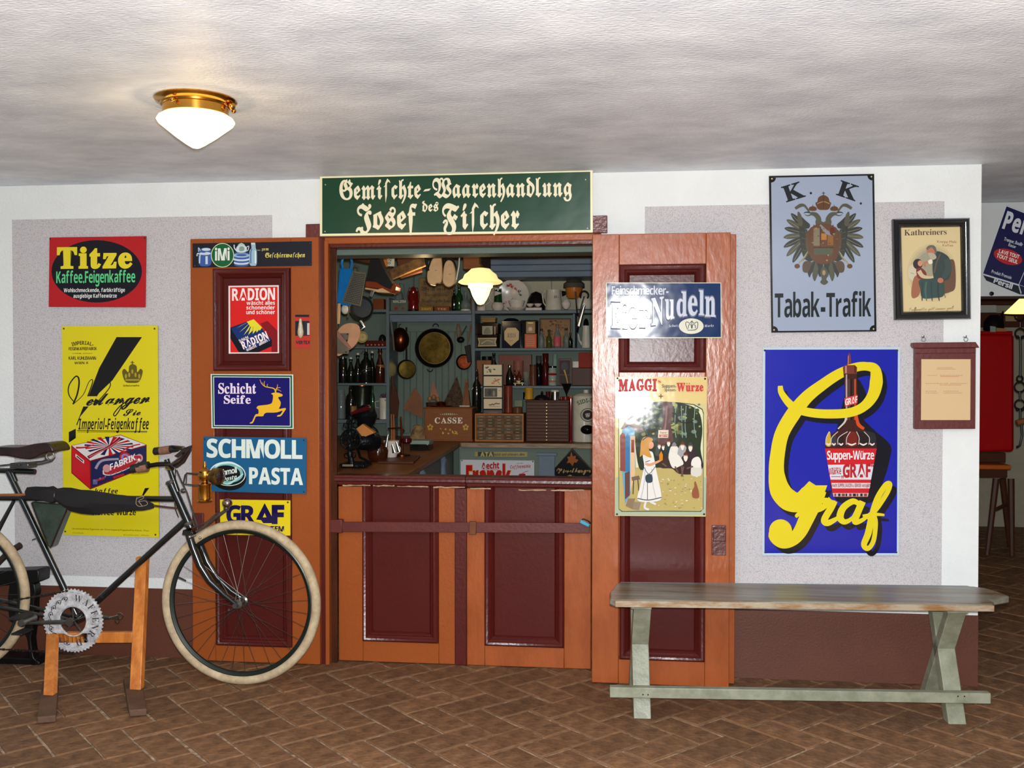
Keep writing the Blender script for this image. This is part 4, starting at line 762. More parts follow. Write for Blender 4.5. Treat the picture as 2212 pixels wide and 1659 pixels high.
def legbar(x, off0, z0, off1, z1, w, d): # leg board from (off0,z0) to (off1,z1), x = centre along the bench
    c0 = pA+ud*x+vd_*off0; c1 = pA+ud*x+vd_*off1; e = ud*(w/2)
    dv = vd_*(d/2); return MB().hexa([sp(c0-e-dv, z0), sp(c0+e-dv, z0), sp(c0+e+dv, z0), sp(c0-e+dv, z0)], [sp(c1-e-dv, z1), sp(c1+e-dv, z1), sp(c1+e+dv, z1), sp(c1-e+dv, z1)])
LB = (pB-pA).length
for xx in (.0, LB-.0):
    obj('leg', legbar(xx, .01, 0, .22, zu, .07, .055), BEN, t, .003)      # crossed legs: front foot to rear top
    obj('leg', legbar(xx+.0, .30, 0, .0, zu, .07, .05), BEN, t, .003)
    obj('cleat', MB().hexa(*[[sp(pA+ud*(xx-.035-.012)+vd_*o, z), sp(pA+ud*(xx+.035-.012+.012)+vd_*o, z), sp(pA+ud*(xx+.035)+vd_*(o+.24), z), sp(pA+ud*(xx-.047)+vd_*(o+.24), z)] for o, z in ((-.028, zu-.022), (-.028, zu))]), BEN, t, .002)
sa = bz(1317, 1494, -.03); sb = bz(2138, 1507, -.03); zm = (sa.z+sb.z)/2
obj('stretcher', MB().beam(sp(sa, zm)+vd_*.005, sp(sb, zm)+vd_*.005, .035, .042), BEN, t, .003)
for xx in (.0, .02, LB-.01, LB+.015): obj('nail', MB().lathe(sp(pA+ud*xx-vd_*.043, zm+(.008 if int(xx*100) % 2 else -.006)), [(.003, 0), (.003, .001)], 8, -vd_), IRON, t)
# ---------------- wooden stand of the bicycle ----------------
PINE = M('varnished_pine', (208, 130, 58), .35, rgb2=(168, 92, 34), vs=7, st=(4, 4, .6), bump=.1); DWOOD = M('dusty_wood', (100, 70, 50), .7, rgb2=(72, 48, 34), vs=8, bump=.2)
YB = -.36; ys = YB+.0
t = thing('bicycle_stand', 'varnished pine rack holding the bicycle off the floor', 'stand', at(200, 1500, YB))
YP = -.47
p0 = atz(297, 1478, .03); a = Vector((p0.x, p0.y, 0)); ztop = .92
def post(px0, px1, pyb, pytop_px, Yp, nm='post'):
    a_ = atz(px0, pyb, .031); x0, x1 = a_.x, atz(px1, pyb, .031).x; yb0 = a_.y; sh = at(pytop_px[0], pytop_px[1], Yp)
    return MB().hexa([Vector((x0, yb0, .031)), Vector((x1, yb0, .031)), Vector((x1, yb0+.035, .031)), Vector((x0, yb0+.035, .031))], [Vector((sh.x, Yp, sh.z)), Vector((sh.x+x1-x0, Yp, sh.z)), Vector((sh.x+x1-x0, Yp+.035, sh.z)), Vector((sh.x, Yp+.035, sh.z))])
YQ = YB+.055
obj('post', post(279, 305, 1490, (293, 1204), YQ), PINE, t, .003); obj('post', post(93, 116, 1502, (101, 1325), YQ), PINE, t, .003)
obj('crossbar', MB().hexa([at(112, 1367, YQ-.10), at(286, 1366, YQ-.10), at(286, 1389, YQ-.10), at(112, 1390, YQ-.10)], [p+Vector((0, .03, 0)) for p in (at(112, 1367, YQ-.10), at(286, 1366, YQ-.10), at(286, 1389, YQ-.10), at(112, 1390, YQ-.10))]), PINE, t, .003)
for cs in (((80, 1549), (121, 1545), (127, 1470), (92, 1471)), ((279, 1534), (317, 1531), (305, 1463), (266, 1466))):
    obj('foot_block', MB().prism([Vector((atz(x, y, .03).x, atz(x, y, .03).y, .002)) for x, y in cs], (0, 0, .028)), DWOOD, t, .004)
# ---------------- bicycle ----------------
FR = M('black_frame_paint', (18, 22, 22), .16, var=.1, coat=.6); TYRE = M('cream_tyre', (188, 168, 136), .7, rgb2=(158, 138, 108), vs=22, bump=.15)
RIM = M('dark_rim', (34, 42, 36), .35, metal=.5); SPK = M('spoke_steel', (110, 104, 98), .35, metal=.9); LEA = M('dark_leather', (48, 28, 26), .38, rgb2=(26, 16, 16), vs=8, bump=.3)
BAGD = 0; RUB = M('black_rubber', (22, 20, 20), .6, bump=.1); CORK = M('cork_grip', (140, 96, 74), .6, var=.15, vs=60)
B = lambda x, y, d=0: at(x, y, YB+d)
bk = thing('bicycle', 'old black roadster bicycle with cream tyres and a patterned chainring', 'bicycle', Vector((B(300, 1400).x, YB, 0)))
bl0, br0 = B(350.5, 1300), B(693, 1300); RW = (br0.x-bl0.x)/2; FC = Vector(((bl0.x+br0.x)/2, YB, RW))
rcx = B(64, 1305).x-RW; RC = Vector((rcx, YB, RW))
def wheel(nm, c, ph):
    w_ = obj(nm, MB().torus(c, (0, 1, 0), RW-.049, .009, 72, 8).torus(c, (0, 1, 0), RW-.043, .0125, 72, 8), RIM, bk)
    obj('tyre', MB().torus(c, (0, 1, 0), RW-.021, .021, 80, 12), TYRE, w_)
    obj('hub', MB().lathe(c+Vector((0, -.05, 0)), [(.006, 0), (.006, .012), (.02, .014), (.02, .02), (.012, .024), (.012, .076), (.02, .08), (.02, .086), (.006, .088), (.006, .1)], 16, (0, 1, 0)), STEELD, w_)
    for k in range(32):
        sd = -1 if k % 2 else 1; a = 2*pi*(k+ph)/32; tw = .42 if (k//2) % 2 else -.42
        e = c+Vector((cos(a)*(RW-.05), 0, sin(a)*(RW-.05))); h = c+Vector((cos(a+tw*2.2)*.018, sd*.034, sin(a+tw*2.2)*.018)); obj('spoke', MB().tube([h, e], .0011, 5), SPK, w_)
    return w_
wf = wheel('front_wheel', FC, .3); wr = wheel('rear_wheel', RC, .1)
obj('valve', MB().tube([FC+Vector((-.29, 0, .105)), FC+Vector((-.255, 0, .09))], .004, 6), SPK, wf)
HT, HB = B(372, 1040), B(410, 1132); ST_, SBt = B(20, 1012), B(143, 1285); BB = B(157.5, 1341, -.045)+Vector((0, .045, 0))
fr_ = MB(); fr_.tube([B(18, 1018), BB], .0145, 12); fr_.tube([B(-40, 1075), B(386, 1078)], .0135, 12); fr_.tube([B(404, 1122), BB], .0145, 12); fr_.tube([B(370, 1046), B(412, 1140)], .019, 14)
fr_.tube([RC+Vector((.02, -.05, 0)), B(-30, 1200, -.03), B(30, 1082, -.01)], .008, 8); fr_.tube([RC+Vector((0, -.055, 0)), BB+Vector((-.05, -.03, 0))], .009, 8); fr_.tube([RC+Vector((0, .055, 0)), BB+Vector((-.05, .03, 0))], .009, 8)
fr_.tube([RC+Vector((0, .05, 0)), B(30, 1082, .02)], .008, 8); fr_.lathe(BB+Vector((0, -.04, 0)), [(.021, 0), (.021, .08)], 16, (0, 1, 0))
obj('frame', fr_, FR, bk)
for x, y in ((371, 1044), (410, 1134)): obj('head_cup', MB().lathe(B(x, y)-Vector((.004, 0, -.006)), [(.021, -.008), (.024, 0), (.021, .008)], 16, (B(410, 1134)-B(371, 1044))), STEELD, bk)
fk = MB()
for s_ in (-1, 1):
    y = s_*.038; fk.tube([B(413, 1146)+Vector((0, y*.8, 0)), B(425, 1180)+Vector((0, y, 0)), B(440, 1218)+Vector((0, y, 0)), B(461, 1252)+Vector((0, y, 0)), B(492, 1281)+Vector((0, y, 0)), FC+Vector((0, y*1.25, 0))], [.017, .017, .0165, .015, .012, .009], 10)
fk.beam(B(405, 1146)+Vector((0, 0, 0)), B(421, 1150), .10, .02); obj('fork', fk, FR, bk)
obj('axle_nut', MB().lathe(FC+Vector((0, -.07, 0)), [(.012, 0), (.012, .012)], 6, (0, 1, 0)).lathe(FC+Vector((-.03, -.06, -.02)), [(.006, 0), (.006, .01)], 8, (0, 1, 0)), STEELD, bk, smooth=False)
hb = MB(); hb.tube([B(384, 1062), B(364, 1005), B(360, 992)], .012, 10); obj('stem', hb, FR, bk)
hnd = MB(); hnd.tube([B(346, 971, .28), B(372, 966, .28), B(396, 968, .24), B(398, 985, .14), B(372, 1004, 0), B(362, 1010, -.08), B(372, 1012, -.17), B(364, 1002, -.23), B(340, 1003, -.24), B(322, 1006, -.24)], .010, 10)
obj('handlebar', hnd, M('blackened_bar', (40, 32, 28), .3, metal=.7), bk)
for (x0, y0, x1, y1, d) in ((332, 975, 384, 969, .28), (283, 1013, 322, 1004, -.24)):
    g = obj('grip', MB().tube([B(x0, y0, d), B(x0+2, y0, d), B((x0+x1)/2, (y0+y1)/2, d), B(x1, y1, d)], [.013, .0185, .0185, .015], 12), RUB, bk)
    obj('cork_band', MB().tube([B(x0+14, y0-1, d), B(x0+36, y0-4, d)], .0196, 12), CORK, g)
obj('brake_lever', MB().prism([B(x, y, .16) for x, y in ((412, 962), (410, 975), (396, 1000), (380, 1012), (372, 1006), (386, 990), (376, 985), (392, 972), (378, 975))], (0, .02, 0)), LEA, bk, .002)
obj('brake_lever', MB().tube([B(370, 1008, -.1), B(390, 995, -.15), B(414, 964, -.2)], [.006, .006, .003], 6), LEA, bk)
cb = MB(); cb.tube([B(381, 1015, -.03), B(392, 1040, -.03), B(404, 1065, -.03), B(413, 1095, -.03), B(428, 1140, -.03)], .0042, 6); obj('brake_rod', cb, STEELD, bk)
obj('brake_rod', MB().tube([B(379, 1012, .0), B(379, 1040, 0), B(372, 1052, 0)], .002, 5), IRON, bk)
obj('brake_rod', MB().tube([B(377, 1082, .0), B(379, 1100, 0), B(386, 1118, 0)], .002, 5), IRON, bk)
lv = MB(); lv.tube([B(423, 1148, -.03), B(440, 1140, -.03), B(455, 1128, -.04), B(470, 1115, -.05), B(488, 1102, -.05)], [.005, .006, .007, .008, .007], 6); lv.tube([B(417, 1140, -.04), B(446, 1128, -.04), B(468, 1108, -.04)], .003, 5); obj('bell_bracket', lv, STEELD, bk)
obj('clamp', MB().ball(B(410, 1160, -.06), .009, 8).tube([B(410, 1160, -.06), B(423, 1156, -.04)], .005, 6).ball(B(432, 1162, -.05), .006, 8), STEEL, bk)
obj('clamp', MB().lathe(B(396, 1060, -.02), [(.008, -.01), (.011, 0), (.008, .01)], 10, (1, 0, 0)), STEELD, bk)
bell = obj('bell', MB().ball(B(491, 1087, -.06), (.0225, .0225, .0215), 18), M('bell_chrome', (176, 156, 152), .18, metal=1., var=.1, vs=30), bk); obj('bell_cap', MB().lathe(B(489, 1103, -.06), [(.010, 0), (.013, .01), (.008, .02)], 12), STEELD, bell)
# saddle
YS_ = -.0
t2 = obj('saddle', MB().prism([B(x, y, -.07) for x, y in crom([(-30, 968), (6, 966), (40, 966), (72, 959), (98, 957), (110, 963), (115, 976), (100, 978), (84, 984), (66, 992), (40, 990), (10, 985), (-30, 984)], True, 4)], (0, .14, 0)), LEA, bk, .012)
obj('saddle_spring', MB().torus(B(109, 985, -.055), (0, 1, 0), .0185, .0042, 24, 8).torus(B(109, 985, .055), (0, 1, 0), .0185, .0042, 24, 8), STEEL, bk)
rl_ = MB()
for d in (-.05, .05):
    rl_.tube([B(-40, 1005, d), B(0, 1006, d), B(90, 997, d), B(104, 993, d)], .004, 6); rl_.tube([B(-40, 1015, d), B(30, 1012, d), B(90, 1002, d), B(112, 996, d), B(119, 988, d)], .003, 6); rl_.tube([B(98, 996, d), B(99, 978, d)], .004, 6)
obj('saddle_rail', rl_, STEELD, bk); obj('saddle_clamp', MB().box(B(22, 1, 0).x, B(62, 1, 0).x, YB-.035, YB+.035, B(40, 1010).z, B(40, 999).z).ball(B(41, 1004, -.04), .006, 8), STEELD, bk, .003)
obj('seat_post', MB().tube([B(-6, 1016), B(76, 1019)], .0125, 10).tube([B(24, 1016), B(34, 1040)], .0115, 10), FR, bk)
# chainring with relief lettering
CR_ = B(157, 1340).x-B(157-66, 1340).x; CR_ = B(157+66, 1341, -.045).x-B(157, 1341, -.045).x
cc = Vector((BB.x, YB-.045, BB.z)); n = 104; cmb = MB(); outer = []; 
SILV = M('silvered_steel', (226, 226, 228), .38, metal=.35, rgb2=(172, 172, 176), vs=40, bump=.3, bs=120)
vs = []; fs = []
for y in (0, .005):
    for k in range(n): a = 2*pi*k/n; rr_ = CR_ if k % 2 else CR_*.94; vs.append(cc+Vector((cos(a)*rr_, y, sin(a)*rr_)))
    for k in range(n): a = 2*pi*k/n; vs.append(cc+Vector((cos(a)*CR_*.43, y, sin(a)*CR_*.43)))
for k in range(n):
    k2 = (k+1) % n; fs += [(k, k2, n+k2, n+k), (2*n+k, 3*n+k, 3*n+k2, 2*n+k2), (k, 2*n+k, 2*n+k2, k2), (n+k, n+k2, 3*n+k2, 3*n+k)]
cmb.add(vs, fs); chain = obj('chainring', cmb, SILV, bk, smooth=False)
obj('raised_rim', MB().torus(cc+Vector((0, -.001, 0)), (0, 1, 0), CR_*.9, .0026, 64, 6).torus(cc+Vector((0, -.001, 0)), (0, 1, 0), CR_*.47, .0035, 48, 6), SILV, chain)
for k in range(5):
    a = 2*pi*k/5+.35; obj('spider_arm', MB().tube([cc+Vector((0, .004, 0)), cc+Vector((cos(a)*CR_*.46, .004, sin(a)*CR_*.46))], .0045, 6), STEELD, chain)
D = Draw(cc.y-.0004); cpx, cpy = 157.5, 1341; dk = (58, 58, 58)
D.arc('WAFFENRAD', cpx, cpy, 42, 2, 172, 14.5, dk, 'serif', -.004, .12)
for k in range(9):
    a = radians(195+k*18); x, y = cpx+50*sin(a), cpy-50*cos(a); D.line([(x-7*cos(a), y-7*sin(a)), (x+4*sin(a), y-4*cos(a)), (x+7*cos(a), y+7*sin(a)), (x-5*sin(a), y+5*cos(a))], [2.4, 1.2, 2.2], dk); D.ell(x, y, 2.2, 2.2, dk, n=8)
D.build('relief_lettering', PM('engraved', .4), chain)
ck = MB().tube([cc+Vector((0, -.02, 0)), B(50, 1346, -.065)], [.011, .008], 8, .7).lathe(cc+Vector((0, -.03, 0)), [(.018, 0), (.018, .016)], 18, (0, 1, 0)); obj('crank', ck, STEELD, bk)
obj('crank', MB().tube([cc+Vector((0, .1, 0)), B(236, 1334, .07)], [.011, .008], 8, .7), STEELD, bk)
pd = obj('pedal', MB().lathe(B(44, 1347, -.18), [(.014, 0), (.018, .01), (.012, .03), (.012, .08), (.018, .10), (.010, .11)], 16, (0, 1, 0)), STEELD, bk)
obj('pedal_rubber', MB().box(B(28, 1, -.1).x, B(57, 1, -.1).x, YB-.17, YB-.08, B(44, 1332, -.1).z, B(44, 1326, -.1).z).box(B(32, 1, -.1).x, B(55, 1, -.1).x, YB-.17, YB-.08, B(44, 1363, -.1).z, B(44, 1359, -.1).z), RUB, pd, .002)
pd = obj('pedal', MB().tube([B(225, 1335, .08), B(245, 1334, .08), B(256, 1331, .08)], [.005, .006, .008], 8).torus(B(259, 1331, .09), (0, 1, 0), .014, .003, 18, 6).torus(B(253, 1341, .09), (0, 1, 0), .010, .003, 18, 6).ball(B(226, 1334, .07), .009, 8), STEEL, bk)
# chain: links stay one strand
chm = MB()
def strand(p, q, k_):
    for i in range(k_):
        a = p.lerp(q, (i+.1)/k_); b_ = p.lerp(q, (i+.85)/k_); dd = (b_-a); m_ = (a+b_)/2; L_ = dd.length/2; an = atan2(dd.z, dd.x)
        chm.beam(a, b_, .006, .0095 if i % 2 else .006)
strand(B(-90, 1318, -.045), cc+Vector((-.02, 0, CR_*.93)), 34); strand(B(-90, 1398, -.045), cc+Vector((-.0, 0, -CR_*1.0)), 34)
o = obj('chain', chm, M('chain_steel', (74, 66, 60), .4, metal=.8), bk, smooth=False); o['kind'] = 'stuff'
obj('cable_clip', MB().torus(B(78, 1163), (.4, 0, -1), .0165, .002, 14, 5), STEELD, bk)
# carbide lamp in front of the head tube
t = thing('carbide_lamp', 'brass carbide bicycle lamp on a bracket before the head tube', 'lamp', B(443, 1084, -.06))
lz = B(443, 1083, -.06); k_ = mpp(443, YB-.06)
obj('water_tank', MB().lathe(lz, [(14.5*k_, 0), (15.5*k_, 2*k_), (12*k_, 5*k_), (13*k_, 6*k_), (13*k_, 32*k_), (14.5*k_, 34*k_), (14.5*k_, 37*k_), (7*k_, 40*k_), (7*k_, 44*k_)], 24), BRASS, t)
obj('reservoir', MB().lathe(lz+Vector((0, 0, 43*k_)), [(7*k_, 0), (12*k_, 4*k_), (14*k_, 12*k_), (12*k_, 20*k_), (6*k_, 24*k_), (3*k_, 26*k_), (4*k_, 30*k_), (3*k_, 33*k_), (1.5*k_, 40*k_)], 24), BRASS, t)
obj('lens_housing', MB().lathe(B(452, 1028, -.06), [(5*k_, 0), (12*k_, 5*k_), (17*k_, 14*k_), (17*k_, 28*k_), (14*k_, 30*k_)], 24, (1, -.35, .0)), BRASSD, t); obj('lens', MB().lathe(B(452, 1028, -.06)+Vector((1, -.35, 0)).normalized()*29.5*k_, [(13.5*k_, 0), (10*k_, 3*k_), (.1*k_, 5*k_)], 20, (1, -.35, 0)), M('dark_lens', (40, 26, 26), .08, spec=.8), t)
obj('bracket', MB().tube([B(396, 1046, -.03), B(400, 1026, -.04), B(404, 1022, -.05), B(430, 1024, -.06)], .0036, 6).tube([B(396, 1046, -.03), B(420, 1048, -.05), B(432, 1048, -.06)], .0036, 6).tube([B(403, 1022, -.05), B(402, 1048, -.05)], .003, 6), STEELD, t)
# frame bag
t = thing('frame_bag', 'triangular dark leather tool bag hanging in the bicycle frame', 'bag', B(110, 1185))
tri = [(66, 1084), (146, 1090), (142, 1104), (112, 1180), (106, 1184), (100, 1176)]
BAG = M('green_black_leather', (54, 72, 58), .25, spec=.8, rgb2=(28, 38, 34), vs=6, bump=.25)
obj('bag_body', MB().prism([B(x, y, -.028) for x, y in tri], (0, .056, 0)), BAG, t, .006); obj('seam', MB().tube([B(x, y, -.03) for x, y in [(146, 1092), (143, 1104), (109, 1183)]], .0042, 6).tube([B(x, y, -.03) for x, y in [(68, 1086), (104, 1180)]], .0036, 6), LEA, t)
# umbrella tied along the top tube
t = thing('umbrella', 'rolled black cloth umbrella tied along the bicycle top tube', 'umbrella', B(200, 1110, -.05))
CLO = M('black_cloth', (16, 14, 16), .85, var=.1, vs=12, bump=.3, bs=40); cx = []
pts = [(58, 1064, 9), (75, 1066, 13), (95, 1068, 14), (112, 1070, 17), (122, 1070, 13), (134, 1073, 17), (150, 1078, 22), (175, 1082, 24), (200, 1084, 24), (235, 1086, 20), (265, 1087, 16), (290, 1088, 13), (310, 1090, 12), (322, 1092, 8), (332, 1093, 4)]
um = MB(); rn = random.Random(2); P_ = [B(x, y, -.055) for x, y, r in pts]; m_ = 16; vs = []; fs = []
for i, (x, y, r) in enumerate(pts):
    for k in range(m_):
        a = 2*pi*k/m_; q_ = r*mpp(x, YB-.055)*(1+.16*sin(a*5+i*.5)+rn.uniform(-.05, .05)); vs.append(P_[i]+Vector((0, cos(a)*q_*.75, sin(a)*q_)))
for i in range(len(pts)-1):
    for k in range(m_): k2 = (k+1) % m_; fs.append((i*m_+k, i*m_+k2, (i+1)*m_+k2, (i+1)*m_+k))
fs += [list(range(m_))[::-1], [(len(pts)-1)*m_+k for k in range(m_)]]; um.add(vs, fs); obj('canopy', um, CLO, t)
obj('shaft', MB().tube([B(-40, 1070, -.06), B(40, 1069, -.06), B(78, 1068, -.06)], [.006, .0065, .003], 8), M('brown_wood_shaft', (140, 84, 48), .35, var=.1), t)
obj('tip', MB().tube([B(330, 1092, -.055), B(383, 1098, -.055)], [.0045, .004], 8), M('tip_brown', (92, 58, 56), .35, metal=.4), t); obj('ferrule', MB().tube([B(76, 1068, -.06), B(80, 1068, -.06)], .003, 8), STEEL, t)
st_ = MB(); 
for pp in ([(296, 1074), (294, 1088), (302, 1094), (318, 1090), (314, 1082), (298, 1084)], [(306, 1068), (310, 1076), (300, 1082), (308, 1094)], [(294, 1078), (302, 1074), (312, 1072)]): st_.tube([B(x, y, -.078) for x, y in crom(pp, False, 4)], .0012, 5)
obj('tie_string', st_, M('string', (170, 150, 120), .8), t); obj('tie_band', MB().torus(B(124, 1070, -.055), (1, 0, .05), .026, .002, 16, 5), LEA, t)
# dark iron thing behind the rear wheel
YI = -.2; I_ = lambda x, y: at(x, y, YI)
t = thing('cast_iron_machine', 'black cast iron stand with a lever behind the rear wheel, at the left edge', 'machine', Vector((I_(40, 1400).x, YI, 0)))
obj('head', MB().prism([I_(x, y) for x, y in ((-60, 1236), (80, 1231), (84, 1236), (82, 1258), (70, 1262), (-60, 1268))], (0, .1, 0)), IRON, t, .005)
obj('column', MB().prism([I_(x, y) for x, y in crom([(20, 1262), (74, 1262), (73, 1300), (72, 1340), (66, 1380), (70, 1410), (74, 1424), (84, 1430), (84, 1437), (66, 1437), (62, 1420), (58, 1380), (40, 1350), (20, 1340)], True, 2)], (0, .05, 0)), IRON, t, .004)
obj('base', MB().box(I_(-80, 1400).x, I_(76, 1400).x, YI, YI+.14, 0, .03), IRON, t, .004)
obj('column', MB().box(I_(-80, 1400).x, I_(-62, 1400).x, YI+.03, YI+.09, .03, I_(0, 1262).z), IRON, t, .004)
obj('lever', MB().tube([I_(-10, 1222), I_(20, 1192), I_(44, 1178)], [.016, .015, .016], 10).tube([I_(-60, 1240), I_(-10, 1222)], .02, 10), M('old_leather', (52, 36, 30), .6), t)
# ---------------- the shop behind the opening ----------------
YW = 2.92; YF = 2.62; YI2 = 2.74          # rear wall, shelf fronts, items on shelves
SX0, SX1 = -2.45, .35
struct('wall_rear', MB().box(SX0, SX1, YW, YW+.1, 0, H), TEAL, smooth=False)
struct('wall_left', MB().box(SX0-.1, SX0, WT, YW+.1, 0, H), DARKP, smooth=False)
struct('wall_right', MB().box(SX1, SX1+.1, WT, YW+.1, 0, H), DARKP, smooth=False)
wr_ = bpy.data.objects['wall_rear']
for k in range(13):       # vertical boards of the rear wall between the two shelf units
    x0 = X(846+k*13.8, YW); x1 = X(846+(k+1)*13.8, YW)-.004
    obj('board', MB().box(x0, x1, YW-.014, YW, .9, Z(676, YW)), TEAL, wr_, .004)
obj('peg_rail', MB().box(X(850, YW-.03), X(1021, YW-.03), YW-.035, YW-.014, Z(716, YW-.03), Z(694, YW-.03)), TEAL, wr_, .003)
for k in range(3): obj('board', MB().box(X(1022+k*85, YW), X(1022+(k+1)*85, YW)-.004, YW-.01, YW, Z(670, YW), Z(560, YW)), CREAMW, wr_, .002)
# wooden cornice beams at the top right, brown beam above it
struct('trim_9', MB().box(X(1040, 2.5), SX1, 2.46, 2.62, Z(572, 2.46), Z(556, 2.46)).box(X(1040, 2.5), SX1, 2.50, 2.66, Z(586, 2.5), Z(572, 2.5)).box(X(1042, 2.5), SX1, 2.54, YW, Z(599, 2.54), Z(586, 2.54)), BLUEG, bevel=.006)
BROWNW = M('brown_beam', (86, 50, 28), .5, spec=.1, rgb2=(70, 38, 20), vs=4, st=(.6, 3, 3), bump=.2)
struct('trim_10', MB().box(-1.6, SX1, 1.9, 2.0, Z(556, 1.9), H), BROWNW, bevel=.004)
struct('trim_11', MB().box(X(1001, 1.4), X(1036, 1.4), 1.4, 1.9, Z(580, 1.4), H), BROWNW, bevel=.004)
# --- shelf units ---
Zs = lambda py: at(1100, py, YF).z
shs = thing('shelf_unit', 'blue-grey wall shelving right of the hanging pans, with three shelves', 'shelf', Vector((X(1150, YF), YF, .88)))
def shelf(par, x0, x1, py0, py1, nm='shelf', Y0=YF, mat=TEALD): return obj(nm, MB().box(X(x0, Y0), X(x1, Y0), Y0, YW-.015, at(1000, py1, Y0).z, at(1000, py0, Y0).z), mat, par, .003)
shelf(shs, 1026, 1300, 671, 678); shelf(shs, 1026, 1300, 752, 758); shelf(shs, 1026, 1300, 833, 839)
obj('upright', MB().box(X(1019, YF), X(1026, YF), YF, YW-.015, .88, Z(560, YF)), TEALD, shs, .003); obj('upright', MB().box(X(1237, YF), X(1242, YF), YF, YW-.015, Z(752, YF)+.001, Z(678, YF)-.001), TEALD, shs, .003)
shm = thing('shelf_unit', 'blue-grey top shelf with a deep apron above the big brass pan', 'shelf', Vector((X(930, YF), YF, Z(700, YF))))
shelf(shm, 841, 1018.5, 671, 678); obj('apron', MB().box(X(841, YF), X(1018, YF), YF+.02, YF+.035, Z(694, YF), Z(678, YF)-.0005), BLUEG, shm, .003)
shl = thing('shelf_unit', 'dark teal shelving with bottles at the left of the shop', 'shelf', Vector((X(780, YF), YF, .88)))
for a, b in ((667, 673), (748, 752.5), (828, 833), (908, 916)): shelf(shl, 700, 835, a, b)
obj('upright', MB().box(X(834, YF), X(841, YF), YF, YW-.015, .88, Z(640, YF)), TEALD, shl, .003)
obj('rear_board', MB().box(SX0, X(835, YF), YW-.013, YW-.001, .88, Z(600, YF)), TEAL, shl, smooth=False)
S1, S2, S3 = Zs(671), Zs(752), Zs(833); L1, L2, L3, L4 = Zs(667), Zs(748), Zs(828), Zs(908); SM = Zs(671)
# --- counters ---
CT = .88; CWOOD = M('counter_wood', (120, 76, 40), .4, spec=.15, rgb2=(96, 56, 30), vs=4, vd=6, st=(3, .5, 3), bump=.08); EDGE = M('counter_edge', (150, 126, 96), .5, rgb2=(104, 84, 62), vs=20, st=(.5, 4, 4), bump=.2)
CXE = -1.10; YBK = 2.3
ct = thing('counter', 'wooden shop counter running from the sill back to the drawers, pale teal front', 'counter', Vector((-1.6, 1.2, 0)))
obj('counter_top', MB().prism([Vector((SX0+.002, WT+.03, CT-.03)), Vector((CXE+.0, WT+.03, CT-.03)), Vector((CXE-.08, YBK, CT-.03)), Vector((SX1-.002, YBK+.0, CT-.03)), Vector((SX1-.002, YW-.001, CT-.03)), Vector((SX0+.002, YW-.001, CT-.03))], (0, 0, .03)), CWOOD, ct, .003)
obj('edge_strip', MB().box(CXE-.07, SX1-.004, YBK-.006, YBK, CT-.034, CT-.001), EDGE, ct, .002)
obj('front_panel', MB().box(CXE-.09, SX1-.004, YBK+.03, YBK+.05, .0, CT-.03), TEAL, ct, smooth=False)
obj('side_panel', MB().prism([Vector((CXE-.05, WT+.03, 0)), Vector((CXE-.07, WT+.03, 0)), Vector((CXE-.15, YBK+.03, 0)), Vector((CXE-.13, YBK+.03, 0))], (0, 0, CT-.031)), TEAL, ct, smooth=False)
for k in range(0):
    x = X(1105-0*k, YBK+.03); 
obj('pilaster', MB().box(X(1163, YBK), X(1198, YBK), YBK+.012, YBK+.03, .02, Z(984, YBK)).box(X(1158, YBK), X(1203, YBK), YBK+.004, YBK+.03, Z(984, YBK), Z(978, YBK)), BLUEG, ct, .003)
for yy in (1.75, .95):
    xx = CXE-.048-.08*(yy/2.3)+.012; pc = Vector((xx, yy, 0))
    obj('turned_post', MB().lathe(pc, [(.02, 0), (.02, .6), (.028, .62), (.018, .65), (.024, .7), (.016, .78), (.022, .80), (.026, .81), (.014, .83), (.02, .845)], 14), BLUEG, ct)
PINKP = M('pink_panel', (150, 120, 112), .5, rgb2=(120, 84, 62), vs=5)
for yy in (1.3, .6): obj('painted_panel', MB().prism([Vector((CXE-.044-.08*(yy/2.3), yy-.17, .1)), Vector((CXE-.044-.08*((yy+.3)/2.3), yy+.2, .1)), Vector((CXE-.044-.08*((yy+.3)/2.3), yy+.2, .78)), Vector((CXE-.044-.08*(yy/2.3), yy-.17, .78))], (-.012, 0, 0)), PINKP, ct, .004)
# signs on the counter front
YC = YBK+.022
t = sign('enamel_strip', 'narrow brass coloured strip sign on the pale counter front', 'sign', [(1026, 976), (1139, 976.5), (1139, 987), (1026, 986)], YC, .007, (150, 134, 66), mat=TINP)
D = Draw(YC, 980, 760, 5.53); kk = (20, 20, 22); D.poly([(288, 1195), (478, 1197), (478, 1250), (288, 1248)], kk); D.text('ATA', 318, 1250, 470, 1250, 48, (176, 156, 84), 'sans', .03, .03); D.text('putzt und scheuert alles', 482, 1240, 848, 1240, 28, kk, 'sans', 0, .05); D.build('lettering', TINP, t)
t = sign('enamel_sign', 'white enamel sign with red lettering and a steaming cup on the counter front', 'sign', [(995, 993), (1154, 995), (1154, 1075), (995, 1075)], YC-.004, .010, (196, 198, 206), screws=((998, 995), (1151, 997)))
D = Draw(YC-.004, 980, 760, 5.53); re = (176, 28, 30); D.text('Aecht', 330, 1400, 545, 1392, 70, re, 'sans', .02, .03); D.line([(340, 1412), (530, 1408)], [5, 5], re); D.text('mit der', 755, 1340, 830, 1336, 16, (90, 40, 40)); D.text('Caffeemühle', 675, 1395, 920, 1385, 38, re, 'sansi', -.005, .04)
D.text('Franck', 150, 1640, 690, 1640, 262, (206, 160, 60), 'sans', .05, .02); D.text('Franck', 146, 1636, 684, 1636, 262, re, 'sans', .03, .04)
